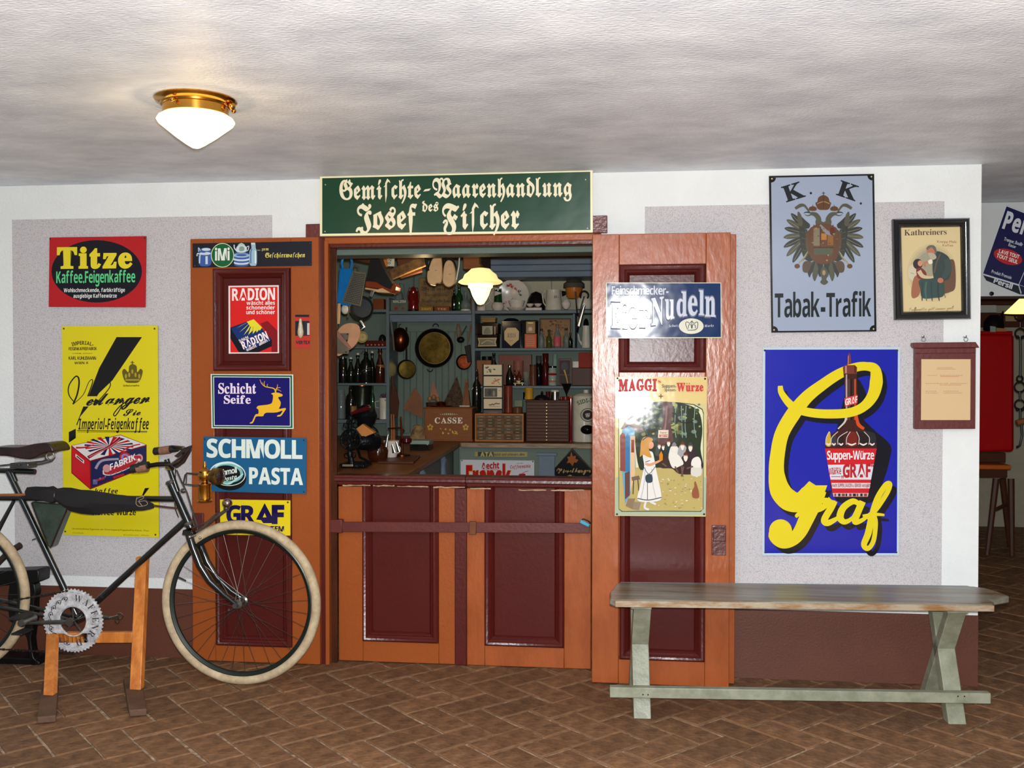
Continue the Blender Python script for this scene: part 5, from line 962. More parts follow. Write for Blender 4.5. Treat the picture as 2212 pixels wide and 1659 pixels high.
D.blob([(780, 1460), (850, 1455), (855, 1480), (830, 1492), (795, 1492)], re); D.line([(745, 1500), (880, 1502)], [16, 16], re); D.line([(820, 1450), (860, 1430), (890, 1425)], [6, 6], re); D.build('lettering', ENAMEL, t)
yw_ = YC-.004; t = thing('enamel_sign', 'black diamond-shaped sign with an orange leaf at the right of the counter', 'sign', at(1237, 1060, yw_))
obj('plate', MB().prism([at(x, y, yw_) for x, y in ((1236, 968), (1191, 1019), (1237, 1068), (1283, 1018))], (0, .008, 0)), M('black_enamel', (10, 16, 14), .14, var=0), t, smooth=False)
D = Draw(yw_, 980, 760, 5.53); bo = (96, 66, 40)
D.line([(1412, 1166), (1170, 1430), (1420, 1700)], [5, 5], bo, False); D.line([(1412, 1166), (1670, 1430)], [5, 5], bo, False)
D.poly([(1405, 1190), (1425, 1250), (1460, 1240), (1455, 1280), (1490, 1290), (1465, 1325), (1440, 1320), (1420, 1365), (1390, 1325), (1350, 1330), (1370, 1290), (1355, 1255), (1390, 1250)], (150, 80, 30)); D.text('Wieselburger', 1230, 1448, 1640, 1440, 60, (176, 140, 96), 'script', .03, .0); D.text('Bier', 1350, 1520, 1490, 1518, 52, (176, 140, 96), 'script', .03, .0); D.build('lettering', ENAMEL, t)
# ---------------- materials of the goods ----------------
def GM(n, c=(128, 128, 128), **k): return M(n, c, **{'rough': .3, 'var': .08, 'vs': 14, 'spec': .12, **k})
GLd = GM('dark_bottle_glass', (20, 22, 20), rough=.06, spec=.9); GLg = GM('green_bottle_glass', (16, 60, 26), rough=.06, spec=.9); GLb = GM('brown_bottle_glass', (60, 26, 12), rough=.08, spec=.8)
GLc = M('clear_glass', (200, 215, 212), .05, var=0, trans=.85); GLr = GM('red_glass', (110, 14, 18), rough=.08, spec=.9); POR = GM('porcelain', (206, 196, 184), rough=.18); ENW = GM('white_enamelware', (196, 192, 176), rough=.2)
COP = GM('copper', (170, 84, 50), rough=.28, metal=1., rgb2=(90, 40, 24)); COPD = GM('dark_copper', (96, 48, 26), rough=.25, metal=.9); IRD = GM('dark_iron', (34, 32, 32), rough=.4, metal=.6); BRP = GM('brass_pan', (150, 124, 56), rough=.25, metal=.9, rgb2=(84, 70, 30), vs=9); ALU = GM('aluminium', (150, 152, 150), rough=.32, metal=1.)
WD = GM('shop_wood', (132, 84, 50), rough=.45); WDd = GM('dark_shop_wood', (76, 44, 28), rough=.4); WDl = GM('pale_wood', (196, 160, 118), rough=.6); TIN_D = GM('dark_tin', (38, 24, 18), rough=.12); TIN_N = GM('navy_tin', (20, 22, 38), rough=.12); CARD = GM('brown_card', (120, 76, 46), rough=.7); REDC = GM('dull_red_card', (140, 48, 36), rough=.6); ORG = GM('orange_tin', (196, 84, 24), rough=.35); BLK = GM('black_gloss', (16, 14, 16), rough=.1); MAR = GM('maroon_gloss', (70, 16, 18), rough=.15); YEL = GM('yellow_tin', (190, 140, 40), rough=.4)
PROF = {'bottle': [(.9, 0), (1, .03), (1, .5), (.9, .62), (.45, .74), (.36, .9), (.45, .92), (.45, .98), (.3, 1)], 'beer': [(.9, 0), (1, .03), (1, .42), (.8, .58), (.42, .76), (.34, .9), (.5, .91), (.5, .96), (.3, 1)],
        'jug': [(.9, 0), (1, .04), (.95, .3), (.8, .9), (.84, 1)], 'jar': [(.95, 0), (1, .05), (1, .82), (.9, .86), (.92, .88), (.92, 1)], 'siphon': [(.9, 0), (1, .04), (1, .5), (.85, .64), (.4, .74), (.34, .84), (.42, .86), (.3, .9), (.2, 1)],
        'thermos': [(.95, 0), (1, .02), (1, .66), (.82, .72), (.8, .74), (.8, .97), (.6, 1)], 'can': [(1, 0), (1, .97), (.95, 1)], 'flask': [(.6, 0), (.9, .08), (1, .3), (.8, .5), (.35, .64), (.3, .95), (.4, 1)], 'funnel': [(.1, 0), (.14, .25), (.9, .96), (1, 1)],
        'vase': [(.5, 0), (.75, .06), (1, .2), (.9, .32), (.55, .42), (.55, .6), (.62, .8), (.5, .9), (.62, 1)], 'dome': [(1, 0), (.98, .3), (.8, .65), (.5, .9), (.1, 1)], 'pot': [(.9, 0), (1, .06), (1, .9), (1.04, .92), (1.04, 1)], 'ball': [(.3, 0), (.8, .15), (1, .45), (.85, .8), (.3, 1)], 'cup': [(.5, 0), (.7, .1), (1, .9), (1, 1)]}
def turn(nm, label, cat, cx, yt, yb_, hw, prof, mat, Y=YI2, z0=None, group=None, par=None, n=18):
    b = at(cx, yb_, Y); h = (yb_-yt)*zp(cx, Y); z = b.z if z0 is None else z0; r = hw*mpp(cx, Y)
    mb = MB().lathe(Vector((b.x, Y, z)), [(p[0]*r, p[1]*h) for p in PROF[prof]], n)
    o = obj(nm, mb, mat, par)
    if par is None: tag(o, label, cat, group)
    return o
def kit(nm, label, cat, cx, yt, yb_, hw, prof, mat, extra, Y=YI2, z0=None, group=None, body='body'):
    """turned thing with parts; extra: (part name, cx, ytop, ybottom, half width, profile, material)"""
    b = at(cx, yb_, Y); z = b.z if z0 is None else z0; t = thing(nm, label, cat, Vector((b.x, Y, z)), group); dz = z-b.z
    turn(body, '', '', cx, yt, yb_, hw, prof, mat, Y, z, par=t)
    for e in extra:
        zz_ = at(e[1], e[3], Y).z+dz; turn(e[0], '', '', e[1], e[2], e[3], e[4], e[5], e[6], Y, zz_, par=t)
    return t
def crate(nm, label, cat, x0, y0, x1, y1, d, mat, Y=YI2-.06, z0=None, group=None, parts=(), bev=.003):
    m = (x0+x1)/2; a = at(x0, (y0+y1)/2, Y).x; b = at(x1, (y0+y1)/2, Y).x; z = at(m, y1, Y).z if z0 is None else z0; h = (y1-y0)*zp(m, Y)
    t = thing(nm, label, cat, Vector(((a+b)/2, Y+d/2, z)), group); obj('body', MB().box(a, b, Y, Y+d, z, z+h), mat, t, bev)
    return t
def dz_of(z0, m, y1, Y): return z0-at(m, y1, Y).z
class DrawZ(Draw):
    def __init__(s, Y, dz, *a, **k): super().__init__(Y, *a, **k); s.dz = dz
    def P(s, x, y): v = super().P(x, y); v.z += s.dz; return v
def A_(Y, dz=0., ox=700, oy=500): return DrawZ(Y, dz, ox, oy, 5.53)
# ---- top shelf, right unit (zoom frame 980,500) ----
Yt = 2.72
t = kit('jug', 'small white and green pitcher beside the lit pendant lamp', 'jug', 1075.5, 622, 671, 14, 'vase', POR, [], Y=Yt, z0=S1+.001)
turn('green_glaze_neck', '', '', 1076, 624, 656, 9.5, 'jug', GLg, Yt, S1+15*zp(1075, Yt), par=t); c = at(1065, 645, Yt); obj('handle', MB().tube([c+Vector((.0, 0, -.03)), c+Vector((-.03, 0, .0)), c+Vector((-.01, 0, .045)), c+Vector((.02, 0, .05))], .004, 8), POR, t)
t = kit('jug', 'white jug mostly hidden behind the lit pendant lamp', 'jug', 1040, 640, 671, 10, 'jug', POR, [], Y=Yt, z0=S1+.001); c = at(1056, 650, Yt); obj('handle', MB().tube([c+Vector((-.02, 0, .02)), c+Vector((.01, 0, .03)), c+Vector((.006, 0, -.01)), c+Vector((-.025, 0, -.03))], .003, 6), POR, t)
Yp_ = 2.80; pcx = at(1108, 638, Yp_); prx = 27*mpp(1108, Yp_)
t = thing('platter', 'large flowered china platter leaning on the wall at the top shelf', 'plate', pcx+Vector((0, 0, -prx*1.25)))
obj('dish', MB().lathe(pcx+Vector((0, .02, 0)), [(prx*.1, 0), (prx*.7, .004), (prx*1.25, -.015), (prx*1.27, -.02), (prx*1.24, -.02), (prx*.7, -.003), (.001, -.003)], 36, (0, 1, .0), caps=False), POR, t)
D = Draw(Yp_-.008, 980, 500, 5.53); rn = random.Random(8)
for x, y, c in ((670, 640, (150, 40, 50)), (700, 660, (160, 60, 60)), (640, 650, (130, 40, 46)), (560, 620, (60, 90, 50)), (520, 660, (150, 70, 50)), (780, 720, (70, 76, 74)), (800, 760, (60, 70, 70)), (610, 850, (150, 50, 56)), (740, 690, (160, 70, 80)), (500, 720, (150, 60, 60))):
    for k_ in range(5): D.ell(x+rn.uniform(-16, 16), y+rn.uniform(-12, 12), 14, 6, c, rn.uniform(0, 3), 8)
D.build('flower_decor', ENAMEL, t)
t = kit('gravy_boat', 'white china gravy boat on its saucer before the platter', 'boat', 1116, 645, 664, 18, 'cup', POR, [], Y=2.70, z0=S1+.012); turn('saucer', '', '', 1116, 663, 671, 21, 'cup', POR, 2.70, S1+.001, par=t)
c = at(1099, 648, 2.70); obj('spout', MB().prism([c+Vector((.02, -.012, .002)), c+Vector((-.008, -.01, .016)), c+Vector((-.01, -.008, .02)), c+Vector((.03, -.012, .014))], (0, .02, 0)), POR, t)
t = kit('cloche', 'dark ribbed metal dome on the top shelf left of the two litre jug', 'dome', 1158, 628, 671, 22, 'dome', GM('dark_metal', (48, 44, 44), metal=.7), [], Y=2.78, z0=S1+.001, body='dome'); t['label'] = 'dark metal baking dome on the top shelf left of the enamel jug'
for dx_ in (-9, 8): tag(obj('egg_cup', MB().lathe(Vector((at(1154+dx_, 664, 2.67).x, 2.67, S1+.028)), [(.008, 0), (.02, .008), (.028, .02), (.03, .024)], 16), POR), 'small white dish on the porcelain block, %s of the pair' % ('left' if dx_ < 0 else 'right'), 'dish', 'small white dishes')
crate('butter_dish', 'white porcelain block under two small dishes on the top shelf', 'dish', 1135.5, 664.5, 1170, 671, .07, POR, Y=2.64, z0=S1+.001)
t = kit('enamel_jug', 'cream enamel two litre jug on the top shelf', 'jug', 1196, 625, 670, 19, 'jug', ENW, [], Y=2.70, z0=S1+.001)
c = at(1178, 645, 2.70); obj('handle', MB().tube([c+Vector((.0, -.02, .055)), c+Vector((-.02, -.03, .03)), c+Vector((-.012, -.02, -.03)), c+Vector((.005, -.02, -.055))], .005, 8), ENW, t)
D = DrawZ(2.70-19*mpp(1196, 2.7)-.0, S1-at(1196, 670, 2.7).z, 980, 500, 5.53); D.text('2L.', 1198, 785, 1255, 782, 26, (40, 34, 40), 'serif'); D.build('print', MATT, t)
# meat grinder / coffee mill hanging at the right edge
Ym = 2.45; t = thing('wall_mill', 'orange wall coffee mill with a dark lid at the top right of the opening', 'mill', at(1245, 671, Ym))
obj('hopper', MB().lathe(at(1240, 645, Ym), [(.04, 0), (.055, .02), (.06, .06), (.062, .09)], 20), GM('amber_glaze', (170, 100, 40)), t); obj('lid', MB().lathe(at(1240, 622, Ym), [(.076, 0), (.074, .03), (.05, .05), (.03, .066), (.012, .07)], 20), GM('grey_felt', (76, 70, 62), rough=.7), t)
obj('crank', MB().tube([at(1243, 630, Ym-.06), at(1247, 680, Ym-.06), at(1251, 684, Ym-.06), at(1256, 660, Ym-.06), at(1262, 640, Ym-.06)], .005, 6), IRD, t)
obj('bracket', MB().tube([at(1222, 633, Ym), at(1214, 634, Ym)], [.012, .02], 10), IRD, t); obj('glass_cup', MB().lathe(at(1223, 668, Ym), [(.012, 0), (.03, .02), (.034, .045), (.02, .065)], 16), POR, t)
obj('jar', MB().lathe(at(1262, 668, Ym), [(.05, 0), (.06, .02), (.06, .06), (.05, .08)], 18), ENW, t); obj('gear', MB().torus(at(1262, 638, Ym-.05), (0, 1, .3), .03, .006, 18, 6), IRD, t)
t = thing('can_opener', 'long steel beater hanging below the wall mill', 'tool', at(1252, 720, Ym)); obj('shaft', MB().tube([at(1262, 660, Ym-.08), at(1250, 705, Ym-.08)], [.010, .016], 8, .4), STEEL, t); obj('grip', MB().tube([at(1250, 704, Ym-.08), at(1247, 718, Ym-.08)], .007, 8), BLK, t)
# ---- top shelf, middle ----
t = crate('tin_box', 'pale tin with red fruit at the left end of the middle top shelf', 'tin', 841, 645, 881, 671, .1, GM('grey_green_tin', (96, 104, 92)), Y=2.68, z0=SM+.001)
D = A_(2.68, dz_of(SM, 861, 671, 2.68)); D.text('MALZEM', 825, 838, 975, 838, 30, (190, 196, 180), 'sans'); D.ell(860, 905, 22, 18, (140, 30, 30)); D.ell(940, 905, 18, 12, (130, 40, 36)); D.line([(880, 870), (905, 855), (900, 890)], 5, (80, 60, 50)); D.build('print', TINP, t)
t = kit('soda_siphon', 'clear glass siphon with a wire handle behind the pale tin', 'siphon', 861, 606, 671, 11, 'siphon', GLc, [], Y=2.82, z0=SM+.001); obj('wire_handle', MB().tube([at(862, 612, 2.8), at(872, 614, 2.8), at(874, 640, 2.8)], .002, 6), STEELD, t)
t = kit('lantern', 'red railway lantern with a dark glass on the middle top shelf', 'lantern', 893, 628, 672, 11, 'jar', GLr, [('chimney', 893, 618, 634, 7, 'dome', GLr), ('foot', 893, 668, 673, 12, 'can', IRD)], Y=2.68, z0=SM+.001); obj('bail', MB().tube([at(882, 655, 2.68), at(880, 635, 2.68), at(884, 622, 2.68), at(902, 622, 2.68), at(906, 640, 2.68), at(904, 655, 2.68)], .0025, 6), GLr, t); obj('rod', MB().tube([at(894, 620, 2.68), at(894, 596, 2.68)], .004, 6), STEEL, t)
t = crate('sign_board', 'brown wooden proverb board with dark lettering behind the hanging clogs', 'board', 905, 594, 982, 660, .02, GM('tan_board', (140, 112, 70), rough=.6, rgb2=(96, 76, 46)), Y=2.80, z0=SM+.03)
D = A_(2.80, SM+.03-at(943, 660, 2.8).z); bk2 = (50, 40, 30)
D.text('Die Lieb', 1180, 600, 1420, 600, 40, bk2, 'frak'); D.text('Weiß mit', 1160, 670, 1450, 670, 40, bk2, 'frak'); D.text('Die eine Kleiner', 1205, 740, 1490, 740, 36, bk2, 'frak'); D.text('Die andern großer Kunst', 1165, 812, 1515, 812, 36, bk2, 'frak'); D.build('lettering', MATT, t)
for i, (x0, x1, c, lb_) in enumerate(((904, 935, GM('ochre_box', (140, 104, 44)), 'ochre box in front of the proverb board, beside the red lantern'), (938, 971, GM('rust_box', (124, 66, 38)), 'rust coloured box in front of the proverb board, right of the ochre one'))):
    t = crate('small_box', lb_, 'box', x0, 661, x1, 672, .06, c, Y=2.67, z0=SM+.001); D = A_(2.67, SM+.001-at(950, 672, 2.67).z); D.text('TEE' if i else 'ZIMT', (1350 if i else 1160), 935, (1460 if i else 1280), 935, 22, (190, 160, 80), 'sans'); D.build('label', MATT, t)
t = kit('bottle', 'dark green glass bottle at the right end of the middle top shelf', 'bottle', 992, 616, 671, 8, 'bottle', GLg, [('stopper', 992, 611, 617, 4, 'can', WD)], Y=2.70, z0=SM+.001)
turn('bottle', 'black glass bottle between the proverb board and the green bottle', 'bottle', 981, 622, 671, 6, 'bottle', GLd, 2.72, SM+.001)
t = kit('glass_flask', 'clear round glass flask left of the pendant lamp', 'flask', 1006, 628, 671, 11, 'flask', GLc, [('foot', 1006, 667, 671, 11, 'can', POR)], Y=2.68, z0=SM+.001)
t = kit('canister', 'tall dark carton can behind the pendant lamp', 'can', 1020, 640, 671, 5, 'can', CARD, [], Y=2.85, z0=SM+.001)
# ---- second shelf, right unit ----
def tin(x0, y0, x1, y1, label, mat, z0, Y=2.68, d=.16, nm='tin_box', lid=True):
    t = crate(nm, label, 'tin', x0, y0, x1, y1, d, mat, Y=Y, z0=z0)
    m = (x0+x1)/2; h = (y1-y0)*zp(m, Y)
    if lid: a, b = at(x0, 700, Y).x, at(x1, 700, Y).x; obj('lid', MB().box(a-.003, b+.003, Y-.003, Y+d+.003, z0+h-.012, z0+h+.002), mat, t, .003)
    return t
GLD = (170, 140, 70)
t = tin(1027, 723, 1074, 752, 'dark brown tin with a framed landscape, under a second tin', TIN_D, S2+.001); D = A_(2.679, S2-at(1050, 752, 2.68).z, 980); D.poly([(288, 1270), (515, 1268), (500, 1320), (515, 1368), (290, 1372), (300, 1320)], GLD); D.poly([(302, 1282), (500, 1280), (488, 1320), (500, 1356), (304, 1358), (312, 1320)], (70, 66, 40)); D.line([(330, 1340), (400, 1300), (470, 1320)], [14, 10], (150, 130, 84)); D.build('label', TINP, t)
t = tin(1028, 697, 1076, 720, 'dark tin with a small green picture stacked on the landscape tin', TIN_D, S2+29*zp(1050, 2.68)+.006); D = A_(2.679, S2+29*zp(1050, 2.68)-at(1050, 720, 2.68).z, 980); D.poly([(340, 1112), (465, 1110), (465, 1216), (342, 1218)], (110, 116, 86)); D.blob([(360, 1200), (380, 1140), (420, 1130), (440, 1200)], (70, 60, 40)); D.rect(484, 1115, 500, 1215, (120, 70, 30)); D.build('label', TINP, t)
t = tin(1040, 687, 1070, 697, 'small gilt lidded tin topmost on the left tin stack', GM('gilt_tin', (130, 104, 50)), S2+53*zp(1050, 2.68)+.01, d=.1)
t = tin(1084, 694, 1124, 752, 'tall dark blue REIS storage tin with a gilt octagon', TIN_N, S2+.001, d=.13); c = at(1104, 692, 2.74); obj('collar', MB().lathe(Vector((c.x, 2.745, S2+58*zp(1100, 2.68))), [(.06, 0), (.055, .015), (.03, .025)], 16), TIN_N, t)
D = A_(2.677, S2-at(1100, 752, 2.68).z, 980); D.poly([(640, 1148), (740, 1148), (780, 1192), (778, 1290), (685, 1368), (605, 1290), (605, 1192)], (160, 126, 44)); D.text('REIS', 640, 1262, 742, 1262, 46, (60, 42, 20), 'serif', .03); D.line([(660, 1305), (710, 1300)], [8, 8], (120, 90, 40)); D.build('label', TINP, t)
t = tin(1126, 692, 1160, 752, 'tall black tin behind the orange carton', BLK, S2+.001, Y=2.74, d=.1)
t = crate('tea_caddy', 'small gilt picture tin standing on the orange carton', 'tin', 1136, 694, 1156, 720, .05, GM('cream_gilt', (150, 124, 70)), Y=2.67, z0=S2+31*zp(1140, 2.67)+.003); D = A_(2.67, S2+31*zp(1140, 2.67)-at(1146, 720, 2.67).z, 980); D.ell(915, 1160, 30, 34, (130, 60, 36)); D.ell(915, 1160, 20, 22, (180, 150, 90)); D.rect(886, 1082, 948, 1092, (220, 200, 130)); D.build('label', TINP, t)
t = crate('carton', 'orange carton with fine dark print on the second shelf', 'carton', 1133, 721, 1159, 752, .06, ORG, Y=2.67, z0=S2+.001); D = A_(2.67, S2-at(1146, 752, 2.67).z, 980)
for y in range(1250, 1380, 22): D.line([(865, y), (965, y)], [7, 7], (150, 84, 30), False)
D.build('print', TINP, t)
Yf_ = 2.84; t = crate('framed_picture', 'brown framed print standing behind small bottles on the second shelf', 'picture', 1165, 687, 1233, 752, .02, GM('picture_frame_brown', (70, 36, 22)), Y=Yf_, z0=S2+.001); D = A_(Yf_, S2-at(1200, 752, Yf_).z, 980); rn = random.Random(6)
D.poly([(1045, 1050), (1385, 1050), (1385, 1375), (1045, 1375)], (140, 104, 66))
for i in range(60): D.ell(rn.uniform(1055, 1375), rn.uniform(1060, 1370), rn.uniform(6, 22), rn.uniform(5, 16), rn.choice([(110, 80, 54), (84, 62, 46), (150, 116, 76), (120, 70, 50), (96, 88, 60)]), n=8)
D.build('print', MATT, t)
for cx, yt, hw, m, lb_, pr in ((1170, 713, 6, GLc, 'slim clear bottle left of the framed print', 'bottle'), (1186, 715, 6, GM('olive_glass', (70, 74, 34), rough=.1), 'small olive bottle in front of the framed print', 'bottle'), (1204, 703, 7.5, GLc, 'clear bottle with a pink label in front of the framed print', 'bottle'), (1223, 712, 6.5, GLc, 'small clear bottle with a bright highlight right of the pink labelled one', 'bottle'), (1232, 722, 5, GLd, 'tiny dark bottle at the right end of the small bottles', 'bottle')):
    t = kit('small_bottle', lb_, 'bottle', cx, yt, 752, hw, pr, m, [('cap', cx, yt-3, yt+2, hw*.5, 'can', GLb if cx != 1204 else WD)], Y=2.69, z0=S2+.001)
    if cx == 1204: turn('label', '', '', cx, 727, 748, hw+.3, 'can', GM('pink_paper', (196, 90, 100)), 2.69, S2+.015, par=t)
t = kit('coffee_pot', 'white enamel coffee pot at the right end of the second shelf', 'pot', 1266, 704, 752, 10, 'jug', ENW, [('lid', 1266, 688, 704, 6, 'dome', BLK)], Y=2.70, z0=S2+.001); obj('spout', MB().tube([at(1258, 745, 2.7), at(1251, 735, 2.7), at(1249, 722, 2.7)], [.012, .008, .006], 8), ENW, t)
# ---- third shelf ----
t = crate('wooden_box', 'brown wooden box behind the postcard rack', 'box', 1028, 779, 1061, 833, .12, WD, z0=S3+.001, Y=2.72); turn('lid_pan', '', '', 1052, 772, 780, 11, 'can', IRD, 2.78, S3+54*zp(1050, 2.72)+.002, par=t)
t = crate('carton', 'long brown carton with faded red print on the third shelf', 'carton', 1077, 767, 1148, 833, .06, GM('faded_brown_carton', (110, 70, 54)), z0=S3+.001, Y=2.80); D = A_(2.80, S3-at(1112, 833, 2.8).z, 980, 760); D.text('MILFRANK', 580, 108, 800, 100, 40, (140, 44, 40), 'sans'); D.build('print', MATT, t)
for cx, yt, hw, pr, m, lb_, ex in ((1067, 763, 8, 'bottle', GLd, 'tall black bottle between the wooden box and the red printed carton', None), (1101, 789, 8, 'beer', GLd, 'black beer bottle right of the postcard rack', None), (1112, 800, 4, 'bottle', GLb, 'thin brown bottle beside the black beer bottle', None), (1121, 800, 6, 'bottle', GM('dark_amber', (90, 34, 14), rough=.1), 'small amber bottle with a pale label on the third shelf', 'l'), (1137, 803, 8, 'cup', GLc, 'footed glass with a cream flower picture on the third shelf', 'g'), (1128, 818, 4.5, 'bottle', GLd, 'tiny dark bottle before the footed glass', 'l'), (1113, 822, 4, 'bottle', GLb, 'tiny brown bottle before the thin bottle', 'l')):
    t = kit('small_bottle' if ex != 'g' else 'goblet', lb_, 'bottle' if ex != 'g' else 'glass', cx, yt, 833, hw, pr, m, [], Y=2.69 if yt < 815 else 2.65, z0=S3+.001)
    if ex == 'l': turn('label', '', '', cx, 833-(833-yt)*.34, 833-(833-yt)*.12, hw+.25, 'can', GM('cream_paper', (190, 176, 120)), 2.69 if yt < 815 else 2.65, S3+.012, par=t)
    if ex == 'g': turn('label', '', '', cx, 806, 822, hw*.8, 'cup', GM('cream_flower', (190, 160, 100)), 2.69, S3+.045, par=t)
t = kit('carton_can', 'pink brown cardboard can behind the small bottles', 'can', 1120, 780, 833, 11, 'can', GM('pink_brown', (140, 88, 72)), [], Y=2.78, z0=S3+.001)
t = kit('carton_can', 'slim ribbed brown can left of the two flasks', 'can', 1152, 790, 833, 7.5, 'can', GM('ribbed_brown', (96, 56, 36)), [('rim', 1152, 788, 792, 8, 'can', WDd)], Y=2.69, z0=S3+.001)
t = kit('thermos_flask', 'black vacuum flask, left of the two on the third shelf', 'flask', 1164, 770, 833, 7.5, 'thermos', BLK, [('cup', 1164, 769, 785, 6.4, 'can', GM('grey_cup', (60, 60, 66)))], Y=2.70, z0=S3+.001, group='vacuum flasks')
t = kit('thermos_flask', 'dark red vacuum flask, right of the two on the third shelf', 'flask', 1178.5, 765, 833, 7.5, 'thermos', MAR, [('cup', 1178.5, 764, 781, 6.6, 'can', MAR)], Y=2.72, z0=S3+.001, group='vacuum flasks')
t = kit('storage_jar', 'clear jar of red and pink sweets on the third shelf', 'jar', 1193.5, 793, 832, 9, 'jar', GM('jar_glass', (150, 160, 150), rough=.08), [('lid', 1193.5, 790, 794, 9, 'can', BLK)], Y=2.67, z0=S3+.001); turn('sweets', '', '', 1193.5, 798, 812, 9.3, 'ball', GM('red_sweets', (150, 30, 28)), 2.668, S3+.06, par=t); turn('sweets', '', '', 1193.5, 816, 828, 9.3, 'ball', GM('pink_sweets', (180, 110, 90)), 2.668, S3+.012, par=t)
turn('salt_shaker', 'pale green glass shaker behind the framed bar list', 'shaker', 1199, 766, 833, 6, 'thermos', GM('pale_green_glass', (120, 150, 130)), 2.80, S3+.001)
t = crate('framed_board', 'dark red framed slate with a yellow figure on the third shelf', 'board', 1207, 774, 1234, 832, .015, GM('dark_red_frame', (90, 36, 26)), z0=S3+.001, Y=2.66); D = A_(2.66, S3-at(1220, 832, 2.66).z, 980, 760); D.poly([(1265, 95), (1392, 95), (1390, 385), (1265, 385)], (56, 44, 42)); D.ell(1325, 170, 44, 54, (70, 70, 74)); D.line([(1320, 210), (1345, 290), (1362, 370)], [18, 10], (190, 150, 60)); D.line([(1262, 268), (1395, 270)], [4, 4], (140, 110, 70)); D.build('print', MATT, t)
t = crate('carton', 'red brown carton at the right end of the third shelf', 'carton', 1250, 762, 1290, 795, .08, REDC, z0=S3+38*zp(1260, 2.68)+.002, Y=2.68); t = crate('wooden_box', 'dark wooden box under the red brown carton', 'box', 1236, 795, 1290, 833, .1, WDd, z0=S3+.001, Y=2.68); t = crate('paper_packet', 'pale paper packet left of the red brown carton', 'packet', 1237, 780, 1250, 794, .05, POR, z0=S3+38*zp(1260, 2.68)+.002, Y=2.70)
# ---- postcard rack ----
YK = 2.45; t = thing('postcard_rack', 'black wire rack holding picture postcards, standing on the glass drawer cabinet', 'rack', at(1064, 897, YK))
ZD1 = CT+.001+60*zp(1078, 2.42)
fr2 = MB()
for x in (1043.5, 1086): fr2.beam(Vector((X(x, YK), YK+.012, ZD1+.001)), at(x, 786, YK+.012), .010, .008, (0, 1, 0))
for y in (811, 835, 860, 884): p, q_ = at(1043.5, y, YK+.004), at(1086, y, YK+.004); fr2.beam(p, q_, .008, .008)
obj('wire_frame', fr2, IRD, t)
rn = random.Random(12)
for i, (y0, y1, sty, lb_) in enumerate(((788, 810, 'f', 'flower postcard on top of the wire rack'), (813, 834, 'o', 'postcard with orange blossoms, second from the top of the rack'), (836.5, 858.5, 'p', 'postcard with a dark photograph, third from the top of the rack'), (861.5, 883, 'l', 'postcard with a brown landscape, fourth from the top of the rack'), (886, 896, 'd', 'dark postcard lowest in the wire rack'))):
    q = [(1045, y0), (1084, y0), (1084, y1), (1045, y1)]; Yk = YK+.006
    c_ = thing('postcard', lb_, 'card', at(1064, y1, Yk), 'postcards in the wire rack'); sheet('card', q, Yk, .003, (206, 190, 156) if sty != 'd' else (80, 70, 60), PAPER, c_); D = Draw(Yk, 980, 760, 5.53); yy = (y0-760)*5.53
    if sty in 'fo':
        for k_ in range(16): D.ell((430 if sty == 'f' else 490)+rn.uniform(-45, 60), yy+60+rn.uniform(-32, 32), rn.uniform(6, 14), rn.uniform(5, 10), rn.choice([(70, 90, 70), (60, 50, 90), (110, 120, 80)] if sty == 'f' else [(206, 120, 30), (200, 90, 30), (70, 90, 50)]), n=8)
    elif sty == 'p': D.rect(368, yy+12, 520, yy+115, (70, 70, 56)); D.ell(430, yy+60, 20, 40, (40, 44, 36)); D.ell(480, yy+75, 14, 36, (150, 120, 90)); D.line([(535, yy+40), (560, yy+40)], [5, 5], (190, 60, 60))
    elif sty == 'l':
        for k_ in range(8): D.ell(430+k_*16, yy+60+rn.uniform(-8, 14), 12, 7, (90, 66, 44), n=8)
        D.line([(425, yy+90), (550, yy+92)], [5, 5], (130, 100, 80))
    else: D.ell(465, yy+30, 60, 14, (110, 80, 60))
    D.build('print', PAPER, c_)
# ---- back counter ----
YD = 2.42
t = thing('drawer_cabinet', 'pine cabinet of small glass-fronted drawers on the back counter', 'cabinet', Vector((X(1078, YD), YD, CT)))
q = [at(1026, 898, YD), at(1131, 898, YD), at(1131, 958, YD), at(1026, 958, YD)]; a, b, zt1, zb1 = q[0].x, q[1].x, CT+.001+60*zp(1078, YD), CT+.001
obj('carcass', MB().box(a, b, YD+.01, YD+.22, zb1, zt1), WD, t, .002); q2 = [Vector((a, YD, zt1)), Vector((b, YD, zt1)), Vector((b, YD, zb1)), Vector((a, YD, zb1))]; obj('face_frame', MB().ring(q2, [(0, .012), (0, 0), (.009, 0), (.009, .011)]), GM('orange_wood', (176, 110, 56)), t)
cols, rows = 5, 8; cw = (b-a-.02)/cols; rh = (zt1-zb1-.022)/rows
DRM = GM('drawer_glass', (84, 92, 78), rough=.08, rgb2=(120, 80, 50), vs=30, rnd=.35); 
for i in range(cols):
    for j in range(rows):
        x0 = a+.010+i*cw; z_ = zb1+.011+j*rh; dr = obj('drawer', MB().box(x0+.001, x0+cw-.001, YD+.003, YD+.02, z_+.0012, z_+rh-.0012), DRM, t, .0015); obj('pull', MB().box(x0+cw*.3, x0+cw*.7, YD-.003, YD+.004, z_+rh*.35, z_+rh*.6), GM('drawer_pull', (150, 140, 120)), dr, .001)
t = thing('drawer_chest', 'dark wooden chest of shallow drawers with a column of brass knobs', 'chest', Vector((X(1182, YD), YD, CT)))
a, b = X(1136, YD), X(1229, YD); zt2 = CT+.001+89*zp(1182, YD); obj('carcass', MB().box(a, b, YD+.012, YD+.24, CT+.001, zt2), WDd, t, .003)
